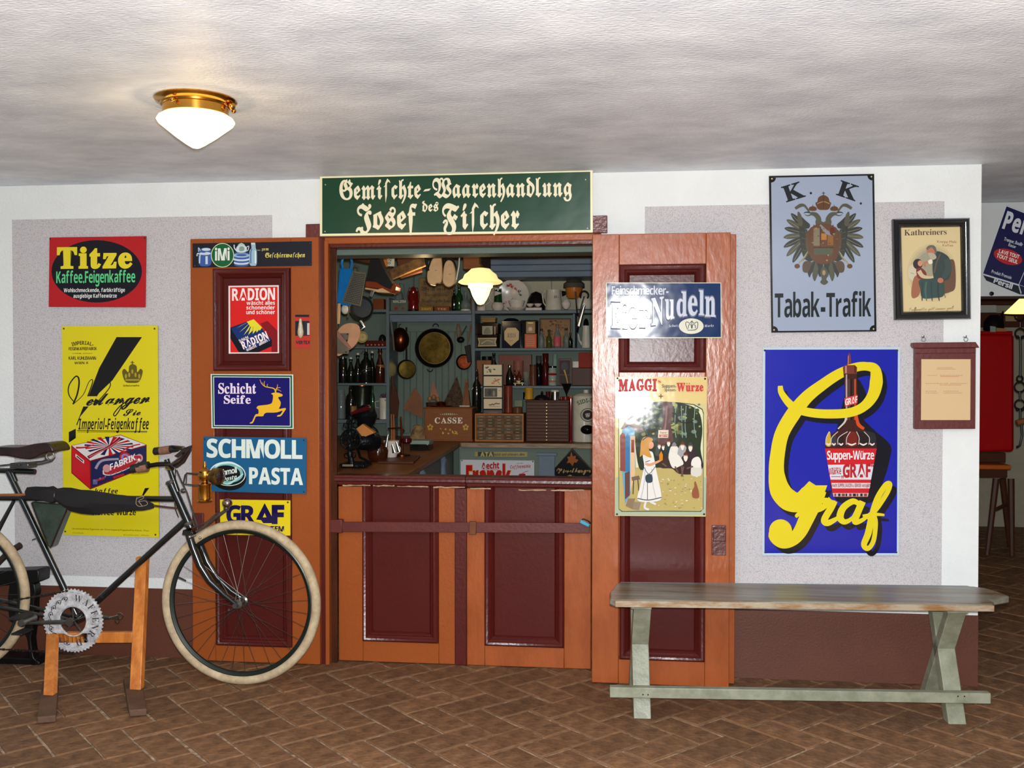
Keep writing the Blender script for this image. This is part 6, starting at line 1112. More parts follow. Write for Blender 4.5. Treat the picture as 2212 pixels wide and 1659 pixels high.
obj('top_board', MB().box(a-.004, b+.004, YD-.002, YD+.24, zt2-.008, zt2+.004), WDd, t, .003); nr = 12; hh = (zt2-CT-.014)/nr
DW = GM('drawer_wood', (84, 52, 38), rough=.4, st=(1, 1, 6), rnd=.12)
for k in range(nr):
    z_ = CT+.004+k*hh; dr = obj('drawer', MB().box(a+.006, b-.006, YD, YD+.014, z_+.001, z_+hh-.001), DW, t, .002); obj('knob', MB().lathe(Vector((X(1181, YD), YD, z_+hh/2)), [(.003, 0), (.0035, .006), (.0055, .009), (.003, .013)], 10, (0, -1, 0)), GM('brass_knob', (226, 206, 140), metal=.6), dr)
t = kit('enamel_canister', 'tall cream enamel canister with a tap opening at the right of the counter', 'canister', 1262, 862, 957, 26, 'can', ENW, [('lid', 1262, 852, 863, 26, 'dome', ENW), ('lid_knob', 1266, 846, 853, 6, 'can', ENW)], Y=2.52, z0=CT+.001)
t['label'] = 'tall cream enamel canister with green lettering at the right of the back counter'; yfr = 2.52-26*mpp(1262, 2.52); D = DrawZ(yfr-.001, CT-at(1262, 957, 2.52).z+.0, 980, 760, 5.53); D.arc('SIDI-S', 1680, 1100, 480, -24, -2, 48, (60, 96, 60), 'sans', 0, .06)
D.ell(1602, 775, 88, 82, (60, 58, 56), 0, 32); D.ell(1602, 775, 80, 74, (176, 166, 146), 0, 32); D.ell(1602, 775, 62, 58, (26, 26, 30), 0, 32); D.text('G', 1572, 800, 1630, 800, 50, (190, 180, 160), 'script', .02); D.build('print', MATT, t)
obj('spout_cap', MB().ball(at(980+1595/5.53, 760+930/5.53, yfr), (.048, .03, .034), 16), BLK, t)
# things on the chest
zc = zt2+.005
t = kit('pot_lid', 'dark domed lid with a knob on the drawer chest', 'lid', 1170, 857, 868, 16, 'dome', IRD, [('knob', 1171, 850, 857, 3, 'ball', BLK)], Y=2.50, z0=zc)
t = kit('glass_jar', 'bright clear jar with a steel lid on the drawer chest', 'jar', 1199, 850, 868, 9, 'can', STEEL, [('lid', 1199, 847, 851, 9.5, 'can', ENW)], Y=2.50, z0=zc); turn('bottle', 'short dark red jar between the lid and the bright jar', 'jar', 1184, 851, 868, 5, 'can', MAR, 2.56, zc)
turn('tin_can', 'yellow and red tin behind the drawer chest', 'tin', 1143, 843, 868, 9, 'can', YEL, 2.60, zc, n=16); turn('mug', 'dark handled mug left of the yellow and red tin', 'mug', 1134, 853, 868, 4, 'can', BLK, 2.60, zc)
kit('funnel', 'black tin funnel standing on the red bottle', 'funnel', 1224, 833, 862, 12, 'funnel', IRD, [], Y=2.48, z0=zc+.02); turn('red_pot', 'shallow red pot under the black funnel', 'pot', 1222, 862, 869, 12, 'can', GLr, 2.50, zc)
t = kit('glass_bottle', 'slim bottle with red and yellow stoppers between the chest and the canister', 'bottle', 1233, 862, 957, 4, 'can', GLr, [('stopper', 1233, 858, 864, 3, 'can', ORG)], Y=2.46, z0=CT+.001)
# things on the glass drawer cabinet
zc2 = zt1+.002
turn('tin_can', 'tall red and brown tin right of the postcard rack', 'tin', 1098, 838, 896, 9, 'can', GM('red_brown_tin', (130, 52, 34), rgb2=(100, 40, 24)), 2.56, zc2); t = crate('carton', 'small grey green carton on the glass drawer cabinet', 'carton', 1111, 870, 1129, 885, .05, GM('grey_green_card', (110, 122, 96)), Y=2.56, z0=zc2+.03); turn('stack_tin', 'squat brown tin at the right end of the glass drawer cabinet', 'tin', 1118, 885, 897, 11, 'can', GM('brown_squat', (96, 60, 34)), 2.52, zc2)
t['label'] = 'small grey green carton standing on the squat brown tin'; t.location.z = zc2+12*zp(1118, 2.52)+.002
# coffee machine column left of the rack
t = kit('pump_bottle', 'tall dark siphon with a bright steel spout left of the postcard rack', 'siphon', 1030, 800, 893, 10, 'siphon', GLd, [('steel_column', 1031, 802, 850, 1.8, 'can', STEEL)], Y=2.62, z0=zc2)
obj('spout', MB().tube([at(1030, 836, 2.6), at(1024, 835, 2.6), at(1019, 842, 2.6)], .003, 6), STEEL, t)
# ---- cash box ----
YCb = 2.40; t = thing('cash_box', 'brown wooden cash box lettered CASSE in white with gilt ornaments', 'box', Vector((X(969, YCb), YCb, CT)))
a, b = X(917, YCb), X(1020, YCb); zt3 = CT+.001+71*zp(969, YCb); CB = GM('cash_box_wood', (130, 80, 46), rough=.35, st=(1, 1, 4))
obj('body', MB().box(a, b, YCb, YCb+.25, CT+.001, zt3), CB, t, .004); obj('lid', MB().box(a-.008, b+.008, YCb-.008, YCb+.258, zt3-.002, zt3+.008), CB, t, .004); obj('plinth', MB().box(a-.006, b+.006, YCb-.006, YCb+.25, CT+.0005, CT+.012), CB, t, .003)
D = DrawZ(YCb, CT-at(969, 956, YCb).z, 700, 760, 5.53); wf_ = (226, 222, 206); D.text('CASSE', 1322, 868, 1655, 868, 68, wf_, 'serif', .01, .12)
D2 = D; 
for k_ in range(9): D.ell(1490+(k_-4)*24, 758+abs(k_-4)*1, 9-abs(k_-4), 16-abs(k_-4)*2.6, (170, 180, 166), n=8)
D.ell(1490, 758, 12, 14, (60, 60, 50), n=10); D.ell(1490, 758, 8, 9, (210, 206, 190), n=10)
for cx in (1268, 1692):
    for a_ in range(5): D.ell(cx+24*cos(a_*1.256-1.57), 915+26*sin(a_*1.256-1.57), 13, 15, (190, 150, 50), n=8)
    D.ell(cx, 915, 12, 14, (110, 80, 30), n=8)
rn = random.Random(2)
for k_ in range(16): D.ell(rn.uniform(1385, 1590), rn.uniform(930, 995), rn.uniform(6, 16), rn.uniform(4, 12), (190, 160, 60), rn.uniform(0, 3), 8)
D.build('lettering', TINP, t)
t = thing('balance_scale', 'brass letter scale with a flat pan standing on the cash box', 'scale', Vector((X(953, 2.5), 2.5, zt3+.009)))
obj('pan', MB().lathe(Vector((X(953, 2.5), 2.5, zt3+.012)), [(.075, -.002), (.082, .004), (.08, .006)], 24), BRASS, t); obj('weight', MB().lathe(Vector((X(953, 2.5), 2.5, zt3+.019)), [(.03, 0), (.038, .01), (.03, .022), (.012, .028)], 16), COP, t)
# ---- wall behind: hanging pans and tools ----
YH_ = YW-.06
def pan(nm, label, cx, cy, ro, ri, mo, mi, Y=YH_, dep=.035, cat='pan'):
    k_ = mpp(cx, Y); c = at(cx, cy, Y); t = thing(nm, label, cat, c-Vector((0, 0, ro*k_)))
    obj('wall', MB().lathe(c+Vector((0, .0, 0)), [(ri*k_*.98, dep), (ro*k_*.99, 0), (ro*k_, -.004), (ro*k_*.97, -.004), (ri*k_, dep-.006), (ri*k_*.6, dep-.006)], 36, (0, 1, 0), caps=False), mo, t)
    obj('bottom', MB().lathe(c+Vector((0, dep-.01, 0)), [(.002, 0), (ri*k_*1.0, 0), (ri*k_*1.02, -.004), (ri*k_*1.04, 0)], 36, (0, 1, 0), caps=False), mi, t)
    return t, c, k_
t, c, k_ = pan('brass_pan', 'large dark rimmed pan with a brass bottom hanging on the rear wall', 938, 752, 42, 33, IRD, BRP)
obj('rim_wire', MB().torus(c+Vector((0, .018, 0)), (0, 1, 0), 33.5*k_, .0025, 40, 6), GM('rim_gold', (170, 140, 90), metal=.8), t); obj('handle', MB().torus(at(941, 706, YH_), (0, 1, 0), .022, .004, 20, 6, pi, 2*pi), IRD, t); obj('handle', MB().torus(at(929, 797, YH_), (0, 1, 0), .02, .004, 20, 6, 0, pi), IRD, t)
t, c, k_ = pan('brass_pan', 'small brass skillet with a long iron handle hung left of the big pan', 878, 798, 21, 18, IRD, BRP); obj('handle', MB().tube([at(878, 778, YH_+.01), at(878, 740, YH_+.01), at(878, 707, YH_+.01)], [.008, .006, .007], 6, .5), IRD, t)
YH2 = YW-.12; c = at(864, 734, YH2); k_ = mpp(864, YH2); t = thing('copper_ladle', 'dark copper bowl hanging under the top shelf at the left', 'bowl', c-Vector((0, 0, 24*k_)))
obj('bowl', MB().ball(c, (20*k_, .06, 26*k_), 20), COPD, t); obj('handle', MB().tube([at(862, 708, YH2), at(862, 702, YH2), at(866, 700, YH2)], .003, 6), IRD, t)
t = thing('knife', 'slim bright steel knife hung at the shelf upright, left of the copper bowl', 'knife', at(848, 758, 2.6)); obj('blade', MB().prism([at(x, y, 2.6) for x, y in ((847, 722), (850, 722), (853, 757), (850, 757))], (0, .003, 0)), STEEL, t); obj('handle', MB().prism([at(x, y, 2.6) for x, y in ((843, 692), (846, 692), (850, 722), (846, 722))], (0, .008, 0)), STEELD, t)
t = thing('wooden_tongs', 'brown wooden tongs hanging right of the big brass pan', 'tongs', at(990, 735, YH_)); obj('arm', MB().tube([at(988, 700, YH_), at(986, 716, YH_), at(989, 732, YH_)], .005, 6), WD, t); obj('arm', MB().tube([at(991, 700, YH_), at(995, 716, YH_), at(992, 732, YH_)], .005, 6), WD, t)
t = thing('iron_ladle', 'black iron ladle below the wooden tongs', 'ladle', at(995, 742, YH_-.02)); obj('bowl', MB().ball(at(995, 734, YH_-.02), (.03, .02, .024), 14), IRD, t); obj('handle', MB().tube([at(997, 724, YH_-.02), at(1008, 704, YH_-.02)], .004, 6), IRD, t)
t, c, k_ = pan('copper_pan', 'small copper pan hanging beside the shelf upright', 1002, 782, 17, 14, IRD, COP, dep=.025); 
t = thing('brush', 'brown handled dark brush crossing the copper pan', 'brush', at(1014, 790, YH_-.03)); obj('handle', MB().tube([at(1017, 702, YH_-.03), at(1012, 740, YH_-.03)], [.006, .004], 6), WD, t); obj('bristles', MB().hexa([at(1003, 748, YH_-.03), at(1016, 744, YH_-.03), at(1018, 780, YH_-.03), at(1010, 784, YH_-.03)], [p+Vector((0, .015, 0)) for p in (at(1003, 748, YH_-.03), at(1016, 744, YH_-.03), at(1018, 780, YH_-.03), at(1010, 784, YH_-.03))]), IRD, t, .003)
for lb_, pts, m in (('brown wrapping paper cone leaning on the boards left of the cash box', ((896, 836), (870, 883), (914, 904), (911, 860)), GM('brown_paper', (136, 92, 66), rough=.8)), ('small pinkish paper cone behind the scale', ((936, 823), (928, 858), (948, 858)), GM('pink_paper_cone', (160, 112, 92), rough=.8)), ('speckled dark brown sugar cone on the cash box', ((987, 812), (958, 870), (960, 883), (1003, 883), (1003, 868)), GM('dark_speckled', (84, 66, 50), rough=.8, rgb2=(44, 34, 28), vs=50))):
    Yq = 2.56 if 'sugar' in lb_ else (2.85 if 'wrapping' in lb_ else 2.72)
    ps = [at(x, y, Yq) for x, y in pts]; cen = sum(ps, Vector())/len(ps)+Vector((0, .06, 0)); mb = MB(); mb.add(ps+[cen], [list(range(len(ps)))[::-1]]+[(i, (i+1) % len(ps), len(ps)) for i in range(len(ps))])
    o = obj('paper_cone', mb, m, smooth=False); tag(o, lb_, 'cone')
t = thing('metronome', 'slim ribbed wooden pyramid on the right end of the cash box', 'metronome', at(1007, 884, 2.5)); obj('case', MB().hexa([at(998, 881, 2.5), at(1015, 881, 2.5), at(1015, 881, 2.5)+Vector((0, .06, 0)), at(998, 881, 2.5)+Vector((0, .06, 0))], [at(1005, 820, 2.5), at(1010, 820, 2.5), at(1010, 820, 2.5)+Vector((0, .02, 0)), at(1005, 820, 2.5)+Vector((0, .02, 0))]), WD, t, .002); obj('base', MB().box(X(993, 2.5), X(1015, 2.5), 2.49, 2.56, zt3+.009, zt3+.017), POR, t, .001)
for k_ in range(3): obj('rib', MB().tube([at(1001.5+k_*5, 878, 2.497), at(1006.5+k_*1.2, 826, 2.497)], .0016, 5), WDd, t)
t = thing('oar_paddle', 'dark wooden paddle hanging on the left shelf upright', 'paddle', at(852, 905, 2.6)); obj('shaft', MB().tube([at(848, 812, 2.608), at(849, 850, 2.608)], .010, 8), WDd, t); obj('blade', MB().prism([at(x, y, 2.604) for x, y in ((845, 830), (854, 832), (862, 870), (858, 902), (846, 904), (841, 880), (842, 850))], (0, .014, 0)), WDd, t, .004)
t = thing('egg_basket', 'small brown basket of eggs behind the scale', 'basket', at(937, 884, 2.66)); obj('basket', MB().lathe(at(937, 884, 2.66), [(.04, 0), (.055, .02), (.06, .05), (.056, .05)], 16), WDd, t)
for i, (x, z) in enumerate(((928, 858), (937, 855), (946, 860))): tag(obj('egg', MB().ball(at(x, z+3, 2.66), (.017, .017, .02), 10), GM('brown_egg', (150, 110, 70))), 'brown egg in the small basket, %s' % ('leftmost', 'middle one', 'rightmost')[i], 'egg', 'eggs in the basket')
# ---- bottles and vessels on the left shelves ----
YL2 = 2.70
BL3, BL4 = L3+.001, L4+.001
for cx, yt, hw, pr, m, lb_ in ((741, 775, 9, 'jar', GLd, 'dark preserving jar at the left end of the bottle shelf'), (758, 776, 8, 'beer', GLd, 'dark swing-top bottle, second from the left on the bottle shelf'), (773, 767, 8, 'beer', GLd, 'dark bottle left of the big soda siphon on the bottle shelf'), (804, 763, 7, 'beer', GLd, 'dark swing-top bottle right behind the big soda siphon')):
    t = kit('bottle', lb_, 'bottle', cx, yt, 828, hw, pr, m, [('stopper', cx, yt-3, yt+2, hw*.4, 'can', POR if pr == 'beer' else STEELD)], Y=YL2+(.03 if cx > 790 else 0), z0=BL3, group='dark bottles on the left shelf')
t = kit('soda_siphon', 'big dark soda siphon with a metal head on the bottle shelf', 'siphon', 791, 757, 828, 13, 'siphon', GLd, [('head', 791, 752, 764, 3.2, 'can', STEELD), ('foot', 791, 824, 828.5, 9, 'can', STEEL)], Y=2.66, z0=BL3); obj('spout', MB().tube([at(791, 757, 2.65), at(783, 759, 2.65), at(780, 765, 2.65)], .004, 6), STEELD, t)
D = Draw(2.66-13*mpp(791, 2.66)-.001, 700, 760, 5.53); D.line([(455, 230), (500, 205), (560, 190)], [3, 3], (120, 126, 122)); D.line([(470, 250), (510, 228), (555, 215)], [3, 3], (120, 126, 122)); D.build('etched_script', MATT, t)
t = kit('beer_bottle', 'brown beer bottle with a tan label at the right end of the bottle shelf', 'bottle', 821, 757, 828, 10, 'beer', GLb, [('stopper', 821, 753, 759, 4, 'can', BLK)], Y=2.66, z0=BL3); turn('label', '', '', 821.5, 789, 798, 9.0, 'can', GM('tan_label', (140, 96, 50)), 2.66, BL3+30*zp(821, 2.66), par=t)
t = crate('bottle_crate', 'dark red crate with bottles lying on the second left shelf', 'crate', 788, 735, 834, 748, .1, GM('dark_red_crate', (84, 30, 22)), Y=2.68, z0=L2+.001)
for k_ in range(5): obj('rivet', MB().ball(at(794+k_*8, 745, 2.678), (.008, .006, .008), 8), GM('shiny_cap', (190, 120, 100), metal=.5), t)
turn('jar', 'round dark jar at the right end of the second left shelf', 'jar', 826, 723, 736, 8, 'dome', GLd, 2.72, L2+14*zp(826, 2.7))
t = crate('wooden_box', 'small rust brown box on the top left shelf', 'box', 806, 643, 829, 667, .08, GM('rust_box', (124, 66, 38)), Y=2.68, z0=L1+.001)
t = kit('milk_can', 'large dark metal pot with a copper rim on the lowest left shelf', 'pot', 782, 835, 908, 21, 'can', GM('dark_pot', (52, 56, 52), rough=.25, metal=.7), [('rim', 782, 833, 838, 21.5, 'can', COP)], Y=2.76, z0=BL4)
t = kit('enamel_mug', 'tall white enamel mug with dark checks holding dried lavender', 'mug', 830, 862, 908, 10.5, 'can', ENW, [], Y=2.66, z0=BL4); obj('handle', MB().tube([at(820, 866, 2.65), at(810, 868, 2.65), at(811, 880, 2.65), at(820, 882, 2.65)], .003, 6), ENW, t)
D = Draw(2.66-10.5*mpp(830, 2.66)-.001, 700, 760, 5.53); 
for i in range(4): D.rect(722+(i % 2)*14+(i//2)*4, 570+(i//2)*10, 730+(i % 2)*14+(i//2)*4, 578+(i//2)*10, (40, 40, 50))
D.build('check_print', MATT, t)
lv_ = MB(); rn = random.Random(14)
for k_ in range(40): a = rn.uniform(0, 2*pi); p0 = at(830, 864, 2.66); e = p0+Vector((cos(a)*rn.uniform(.01, .045), sin(a)*.03, rn.uniform(.02, .05))); lv_.tube([p0, e], .0012, 4); lv_.ball(e, (.004, .004, .007), 6)
o = obj('dried_lavender', lv_, GM('lavender', (96, 64, 84), rough=.9)); tag(o, 'bunch of dried purple lavender in the white enamel mug', 'flowers'); o['kind'] = 'stuff'
t = kit('bottle', 'dark wide bottle before the big pot on the lowest left shelf', 'bottle', 758, 832, 908, 12, 'siphon', GLd, [], Y=2.64, z0=BL4); turn('label', '', '', 762, 878, 892, 9, 'can', GM('tan_label'), 2.63, BL4+.05, par=t)
turn('storage_jar', 'clear pressed glass jar at the left end of the lowest shelf', 'jar', 737, 845, 908, 9, 'jar', GLc, 2.66, BL4); turn('bottle', 'slim green bottle with a leafy stopper right of the big pot', 'bottle', 805, 832, 908, 5, 'bottle', GLg, 2.66, BL4)
t = crate('paper_packet', 'white packet standing on edge behind the slim green bottle', 'packet', 787, 872, 804, 895, .04, POR, Y=2.70, z0=BL4)
# ---- hanging utensils just behind the opening ----
YU = .75
bar = thing('hanging_rail', 'wooden rail under the shop ceiling carrying the utensils and clogs', 'rail', Vector((-1.5, 1.0, H-.2)))
obj('rail', MB().box(-2.3, -.95, YU+.06, YU+.10, Z(548, YU+.06), Z(536, YU+.06)), BROWNW, bar, .004)
for x in (-2.2, -1.3): obj('hanger', MB().box(x-.01, x+.01, YU+.07, YU+.09, Z(540, YU+.06), H-.001), IRD, bar)
G = lambda x, y, d=0: at(700+x/5.53, 500+y/5.53, YU+d)
BLU = GM('blue_enamel', (24, 110, 176), rough=.25)
t = thing('enamel_dustpan', 'bright blue enamel holder with a looped handle hanging at the left jamb', 'holder', G(240, 890))
obj('back_plate', MB().prism([G(*p) for p in ((196, 440), (342, 440), (310, 890), (215, 880), (160, 850))], (0, .012, 0)), BLU, t, .003); obj('handle', MB().tube([G(222, 445), G(210, 380), G(222, 310), G(268, 285), G(318, 310), G(332, 370), G(322, 445)], .0075, 8), BLU, t); obj('side_rim', MB().tube([G(196, 440), G(160, 850)], .004, 6).tube([G(342, 440), G(310, 890)], .004, 6), BLU, t)
t = thing('grater', 'flat metal grater with a wire handle hanging over the blue holder', 'grater', G(330, 890, -.05))
gq = [(350, 480), (500, 500), (432, 890), (222, 838)]
obj('plate', MB().prism([G(*p, -.05) for p in gq], (0, .003, 0)), GM('grater_steel', (150, 150, 138), rough=.28, metal=.9), t); gm = MB()
for i in range(4): gm.tube([G(*gq[i], -.052), G(*gq[(i+1) % 4], -.052)], .0035, 6)
obj('frame', gm, GM('old_tin', (130, 124, 96), rough=.4, metal=.7), t); gd = MB()
for i in range(10):
    for j in range(17):
        u = .12+.8*i/9; v = .06+.88*j/16; x, y = lerpq(gq, u, v); c = G(x, y, -.0535); gd.lathe(c, [(.0026, 0), (.0015, .002)], 6, (0, -1, 0))
o = obj('grating_teeth', gd, IRD, t); o['kind'] = 'stuff'; obj('handle', MB().tube([G(*p, -.05) for p in crom([(350, 500), (345, 440), (370, 398), (405, 410), (412, 470)], False, 4)], .004, 6), STEELD, t)
t = thing('clog_boot', 'tall clog boot with a black shaft and brown leather foot hanging upside', 'boot', G(660, 735, .02)); t['label'] = 'tall clog boot with black leather shaft and red brown foot hanging beside the grater'
obj('shaft', MB().prism([G(*p, -.03) for p in crom([(565, 270), (640, 270), (690, 400), (740, 500), (800, 600), (840, 690), (760, 680), (620, 640), (500, 600), (498, 590), (530, 450)], True, 3)], (0, .09, 0)), GM('black_leather', (26, 24, 24), rough=.5), t, .012)
obj('leather_band', MB().prism([G(*p, -.045) for p in ((488, 590), (620, 600), (700, 650), (790, 690), (830, 610), (858, 660), (850, 700), (800, 735), (700, 690), (490, 668))], (0, .12, 0)), GM('red_brown_leather', (120, 52, 28), rough=.22), t, .006); obj('sole', MB().prism([G(*p, -.045) for p in ((486, 668), (640, 690), (700, 672), (800, 735), (640, 728), (560, 700), (486, 692))], (0, .12, 0)), WDl, t, .004)
t = thing('price_tag', 'white hanging tag with a handwritten number between boot and clogs', 'tag', G(800, 418, -.06)); obj('card', MB().prism([G(*p, -.06) for p in ((772, 262), (828, 262), (842, 300), (838, 418), (758, 414), (760, 290))], (0, .003, 0)), GM('tag_paper', (190, 182, 160), rough=.8), t)
D = DrawZ(YU-.061, 0, 700, 500, 5.53); D.text('020', 790, 395, 815, 300, 40, (50, 50, 50), 'plain', .01, up=(-34, -6)); D.build('number', MATT, t)
t = thing('old_implement', 'diagonal pale wooden bar of an old implement under the shop ceiling', 'implement', G(1000, 520, .25)); PLW = GM('weathered_wood', (126, 96, 54), rough=.6, rgb2=(70, 46, 26))
obj('bar', MB().beam(G(790, 520, .25), G(1210, 350, .25), .03, .06), PLW, t, .006); obj('bar', MB().beam(G(640, 280, .25), G(780, 400, .25), .03, .04), GM('orange_wood'), t, .004); obj('hanger', MB().beam(G(820, 500, .25), Vector((G(820, 500, .25).x, YU+.25, H-.001)), .01, .01, (0, 1, 0)), IRD, t); obj('hanger', MB().beam(G(1150, 380, .25), Vector((G(1150, 380, .25).x, YU+.25, H-.001)), .01, .01, (0, 1, 0)), IRD, t); obj('bar', MB().beam(G(300, 300, .3), G(560, 350, .3), .03, .035), WDd, t, .006); obj('bar', MB().beam(G(900, 530, .3), G(1170, 450, .3), .03, .035), WDd, t, .006); obj('box', MB().hexa([G(860, 290, .3), G(1180, 240, .3), G(1180, 330, .3), G(880, 440, .3)], [p+Vector((0, .1, 0)) for p in (G(860, 290, .3), G(1180, 240, .3), G(1180, 330, .3), G(880, 440, .3))]), WDd, t, .006)
for i, (pts, px_, lb_, yy) in enumerate((([(1290, 330), (1350, 290), (1395, 300), (1412, 480), (1408, 560), (1390, 610), (1340, 618), (1320, 640), (1265, 630), (1232, 590), (1228, 500), (1255, 420)], 0, 'left one of two hanging clogs, sole towards the viewer, with a strap', -.03), ([(1440, 380), (1480, 342), (1530, 360), (1560, 440), (1566, 540), (1550, 620), (1500, 660), (1450, 650), (1414, 590), (1420, 480)], 1, 'right one of two hanging clogs, pale oval sole towards the viewer', -.05))):
    t = thing('clog', lb_, 'shoe', G(pts[5][0], pts[5][1], yy), 'hanging clogs'); obj('sole', MB().prism([G(x, y, yy) for x, y in crom(pts, True, 3)], (0, .03, 0)), GM('clog_wood', (196, 160, 118), rough=.5), t, .006)
    cxx = sum(p[0] for p in pts)/len(pts); obj('upper', MB().prism([G(cxx+(x-cxx)*1.1, y-(30 if y < 450 else 0), yy+.031) for x, y in crom(pts, True, 2)], (0, .06, 0)), GM('black_leather'), t, .01)
    for k_ in (0, 1): obj('nail', MB().lathe(G(cxx+5+k_*14, 465+i*45, yy), [(.002, 0), (.002, .001)], 6, (0, -1, 0)), IRD, t)
    obj('strap', MB().tube([G(*p, yy+.0) for p in (([(1205, 270), (1225, 380), (1245, 470)], [(1620, 270), (1610, 420), (1580, 580)])[i])], .0035 if i else .007, 6, .5), POR if i else IRD, t)
t = thing('frying_pan', 'dull aluminium frying pan hanging below the grater', 'pan', G(450, 1080, .12))
c = G(450, 915, .12); k_ = mpp(780, YU+.12); obj('wall', MB().lathe(c, [(20*k_, .02), (25.5*k_, 0), (26*k_, -.004), (25*k_, -.003), (19.5*k_, .016), (.002, .016)], 32, (0, 1, 0), caps=False), GM('dark_aluminium', (84, 86, 86), rough=.35, metal=.9), t); obj('handle', MB().beam(G(555, 780, .12), G(585, 700, .12), .02, .006, (0, 1, 0)), ALU, t, .002); obj('spout_handle', MB().tube([G(430, 1070, .1), G(450, 1100, .1), G(480, 1140, .1), G(430, 1180, .1)], [.01, .008, .008, .006], 8), ALU, t)
t = thing('soup_ladle', 'white enamel ladle hanging behind the blue holder', 'ladle', G(250, 990, .03)); obj('bowl', MB().ball(G(250, 930, .05), (.022, .02, .028), 14), ENW, t); obj('handle', MB().tube([G(300, 880, .05), G(285, 1030, .05)], .005, 6), STEEL, t)
t = thing('spatula', 'long wooden handled knife hanging at the left jamb', 'knife', G(175, 1180, -.02)); obj('handle', MB().tube([G(180, 860, -.02), G(174, 1000, -.02), G(170, 1105, -.02)], [.009, .010, .008], 8), WDl, t); obj('blade', MB().tube([G(160, 1105, -.02), G(154, 1180, -.02)], .004, 6), STEEL, t)
t = thing('vegetable_slicer', 'oval wooden slicer board with a steel blade plate at the left jamb', 'slicer', G(250, 1490, -.06)); obj('board', MB().prism([G(x, y, -.05) for x, y in crom([(175, 1165), (240, 1108), (330, 1093), (400, 1120), (425, 1190), (410, 1290), (350, 1380), (240, 1450), (160, 1490), (120, 1400), (130, 1250)], True, 3)], (0, .016, 0)), GM('beech_board', (196, 146, 108), rough=.55), t, .003)
obj('blade_plate', MB().prism([G(x, y, -.055) for x, y in ((130, 1460), (130, 1290), (190, 1215), (240, 1215), (300, 1215), (285, 1300), (270, 1340), (300, 1440), (290, 1462))], (0, .004, 0)), STEEL, t); obj('cross_bar', MB().prism([G(x, y, -.065) for x, y in ((140, 1180), (165, 1190), (320, 1385), (300, 1412), (140, 1250))], (0, .009, 0)), GM('pinkish_wood', (150, 108, 92), rough=.5), t, .002)
for x, y in ((278, 1225), (272, 1300), (262, 1440)): obj('screw', MB().lathe(G(x, y, -.056), [(.004, 0), (.003, .002)], 8, (0, -1, 0)), IRD, t)
t = thing('small_pan', 'small white rimmed brass pan hanging right of the slicer board', 'pan', G(455, 1350, .1)); c = G(455, 1262, .1); obj('wall', MB().lathe(c, [(8*k_, .02), (11.5*k_, 0), (12*k_, -.003), (11*k_, -.003), (8*k_, .014), (.002, .014)], 24, (0, 1, 0), caps=False), GM('cream_brass', (176, 164, 110), rough=.25, metal=.4), t); obj('handle', MB().beam(G(438, 1165, .1), G(440, 1190, .1), .012, .005, (0, 1, 0)), STEEL, t)
# ---- on the left counter ----
t = thing('coffee_mill', 'black cast iron coffee mill with an ornate flywheel on the left counter', 'mill', Vector((X(768, .55), .55, CT)))
YM = .50; K_ = lambda x, y, d=0: at(700+x/5.53, 760+y/5.53, YM+d); BI = GM('black_cast_iron', (20, 22, 24), rough=.3, metal=.4, bump=.5, bs=60)
zb_ = CT+.001
obj('base', MB().box(K_(175, 1, 0).x, K_(480, 1, 0).x, YM, YM+.16, zb_, zb_+.022), BI, t, .006); obj('nameplate', MB().box(K_(215, 1).x, K_(345, 1).x, YM-.006, YM-.001, zb_+.008, zb_+.02), GM('brass_plate', (180, 160, 130), metal=.7), t, .002)
c = K_(320, 1050, .0); kk_ = mpp(758, YM); wh = MB().torus(c, (0, 1, 0), 21*kk_, 2.2*kk_, 36, 8); wh.lathe(c+Vector((0, -.012, 0)), [(6*kk_, 0), (7*kk_, .01), (7*kk_, .024)], 16, (0, 1, 0)); obj('flywheel', wh, BI, t); 
for k in range(6): a = k*pi/3; e = Vector((cos(a), 0, sin(a))); sp_ = MB().tube([c+e*6*kk_, c+e*20*kk_], .006, 6); sp_.torus(c+Vector((cos(a+.52), 0, sin(a+.52)))*13*kk_, (0, 1, 0), 4.6*kk_, .8*kk_, 16, 6); obj('wheel_ornament', sp_, BI, t)
c2 = K_(540, 1000, .2); obj('flywheel', MB().torus(c2, (.25, 1, 0), 22*kk_, 2.2*kk_, 32, 8), BI, t)
for x, y, r in ((320, 800, 5), (260, 880, 5), (370, 880, 5), (300, 840, 5), (350, 830, 4), (310, 1220, 6), (270, 1240, 5), (350, 1235, 5), (430, 1350, 5), (480, 1370, 4), (440, 1390, 4)): obj('scroll_ornament', MB().torus(K_(x, y, .01), (0, 1, 0), r*kk_, 1.4*kk_, 16, 6), BI, t)
obj('stand', MB().tube([Vector((K_(310, 1).x, YM+.02, zb_+.02)), K_(305, 1180, .02), K_(310, 880, .02), K_(318, 770, .02)], [.018, .013, .010, .008], 8), BI, t)
obj('leg', MB().tube([K_(400, 1150, .06), K_(430, 1260, .08), Vector((K_(500, 1).x, YM+.1, zb_+.02))], .008, 6), BI, t); obj('grinding_drum', MB().lathe(K_(400, 1070, .03), [(.03, 0), (.045, .02), (.05, .08), (.04, .12), (.02, .13)], 20, (.75, .65, -.05)), BI, t)
obj('hopper', MB().lathe(K_(505, 900, .1), [(.02, -.02), (.045, .02), (.06, .06), (.045, .10), (.02, .12)], 18), BI, t); obj('handle', MB().tube([K_(320, 740, .02), K_(420, 705, .03), K_(540, 670, .04)], [.007, .011, .013], 8), MAR, t)
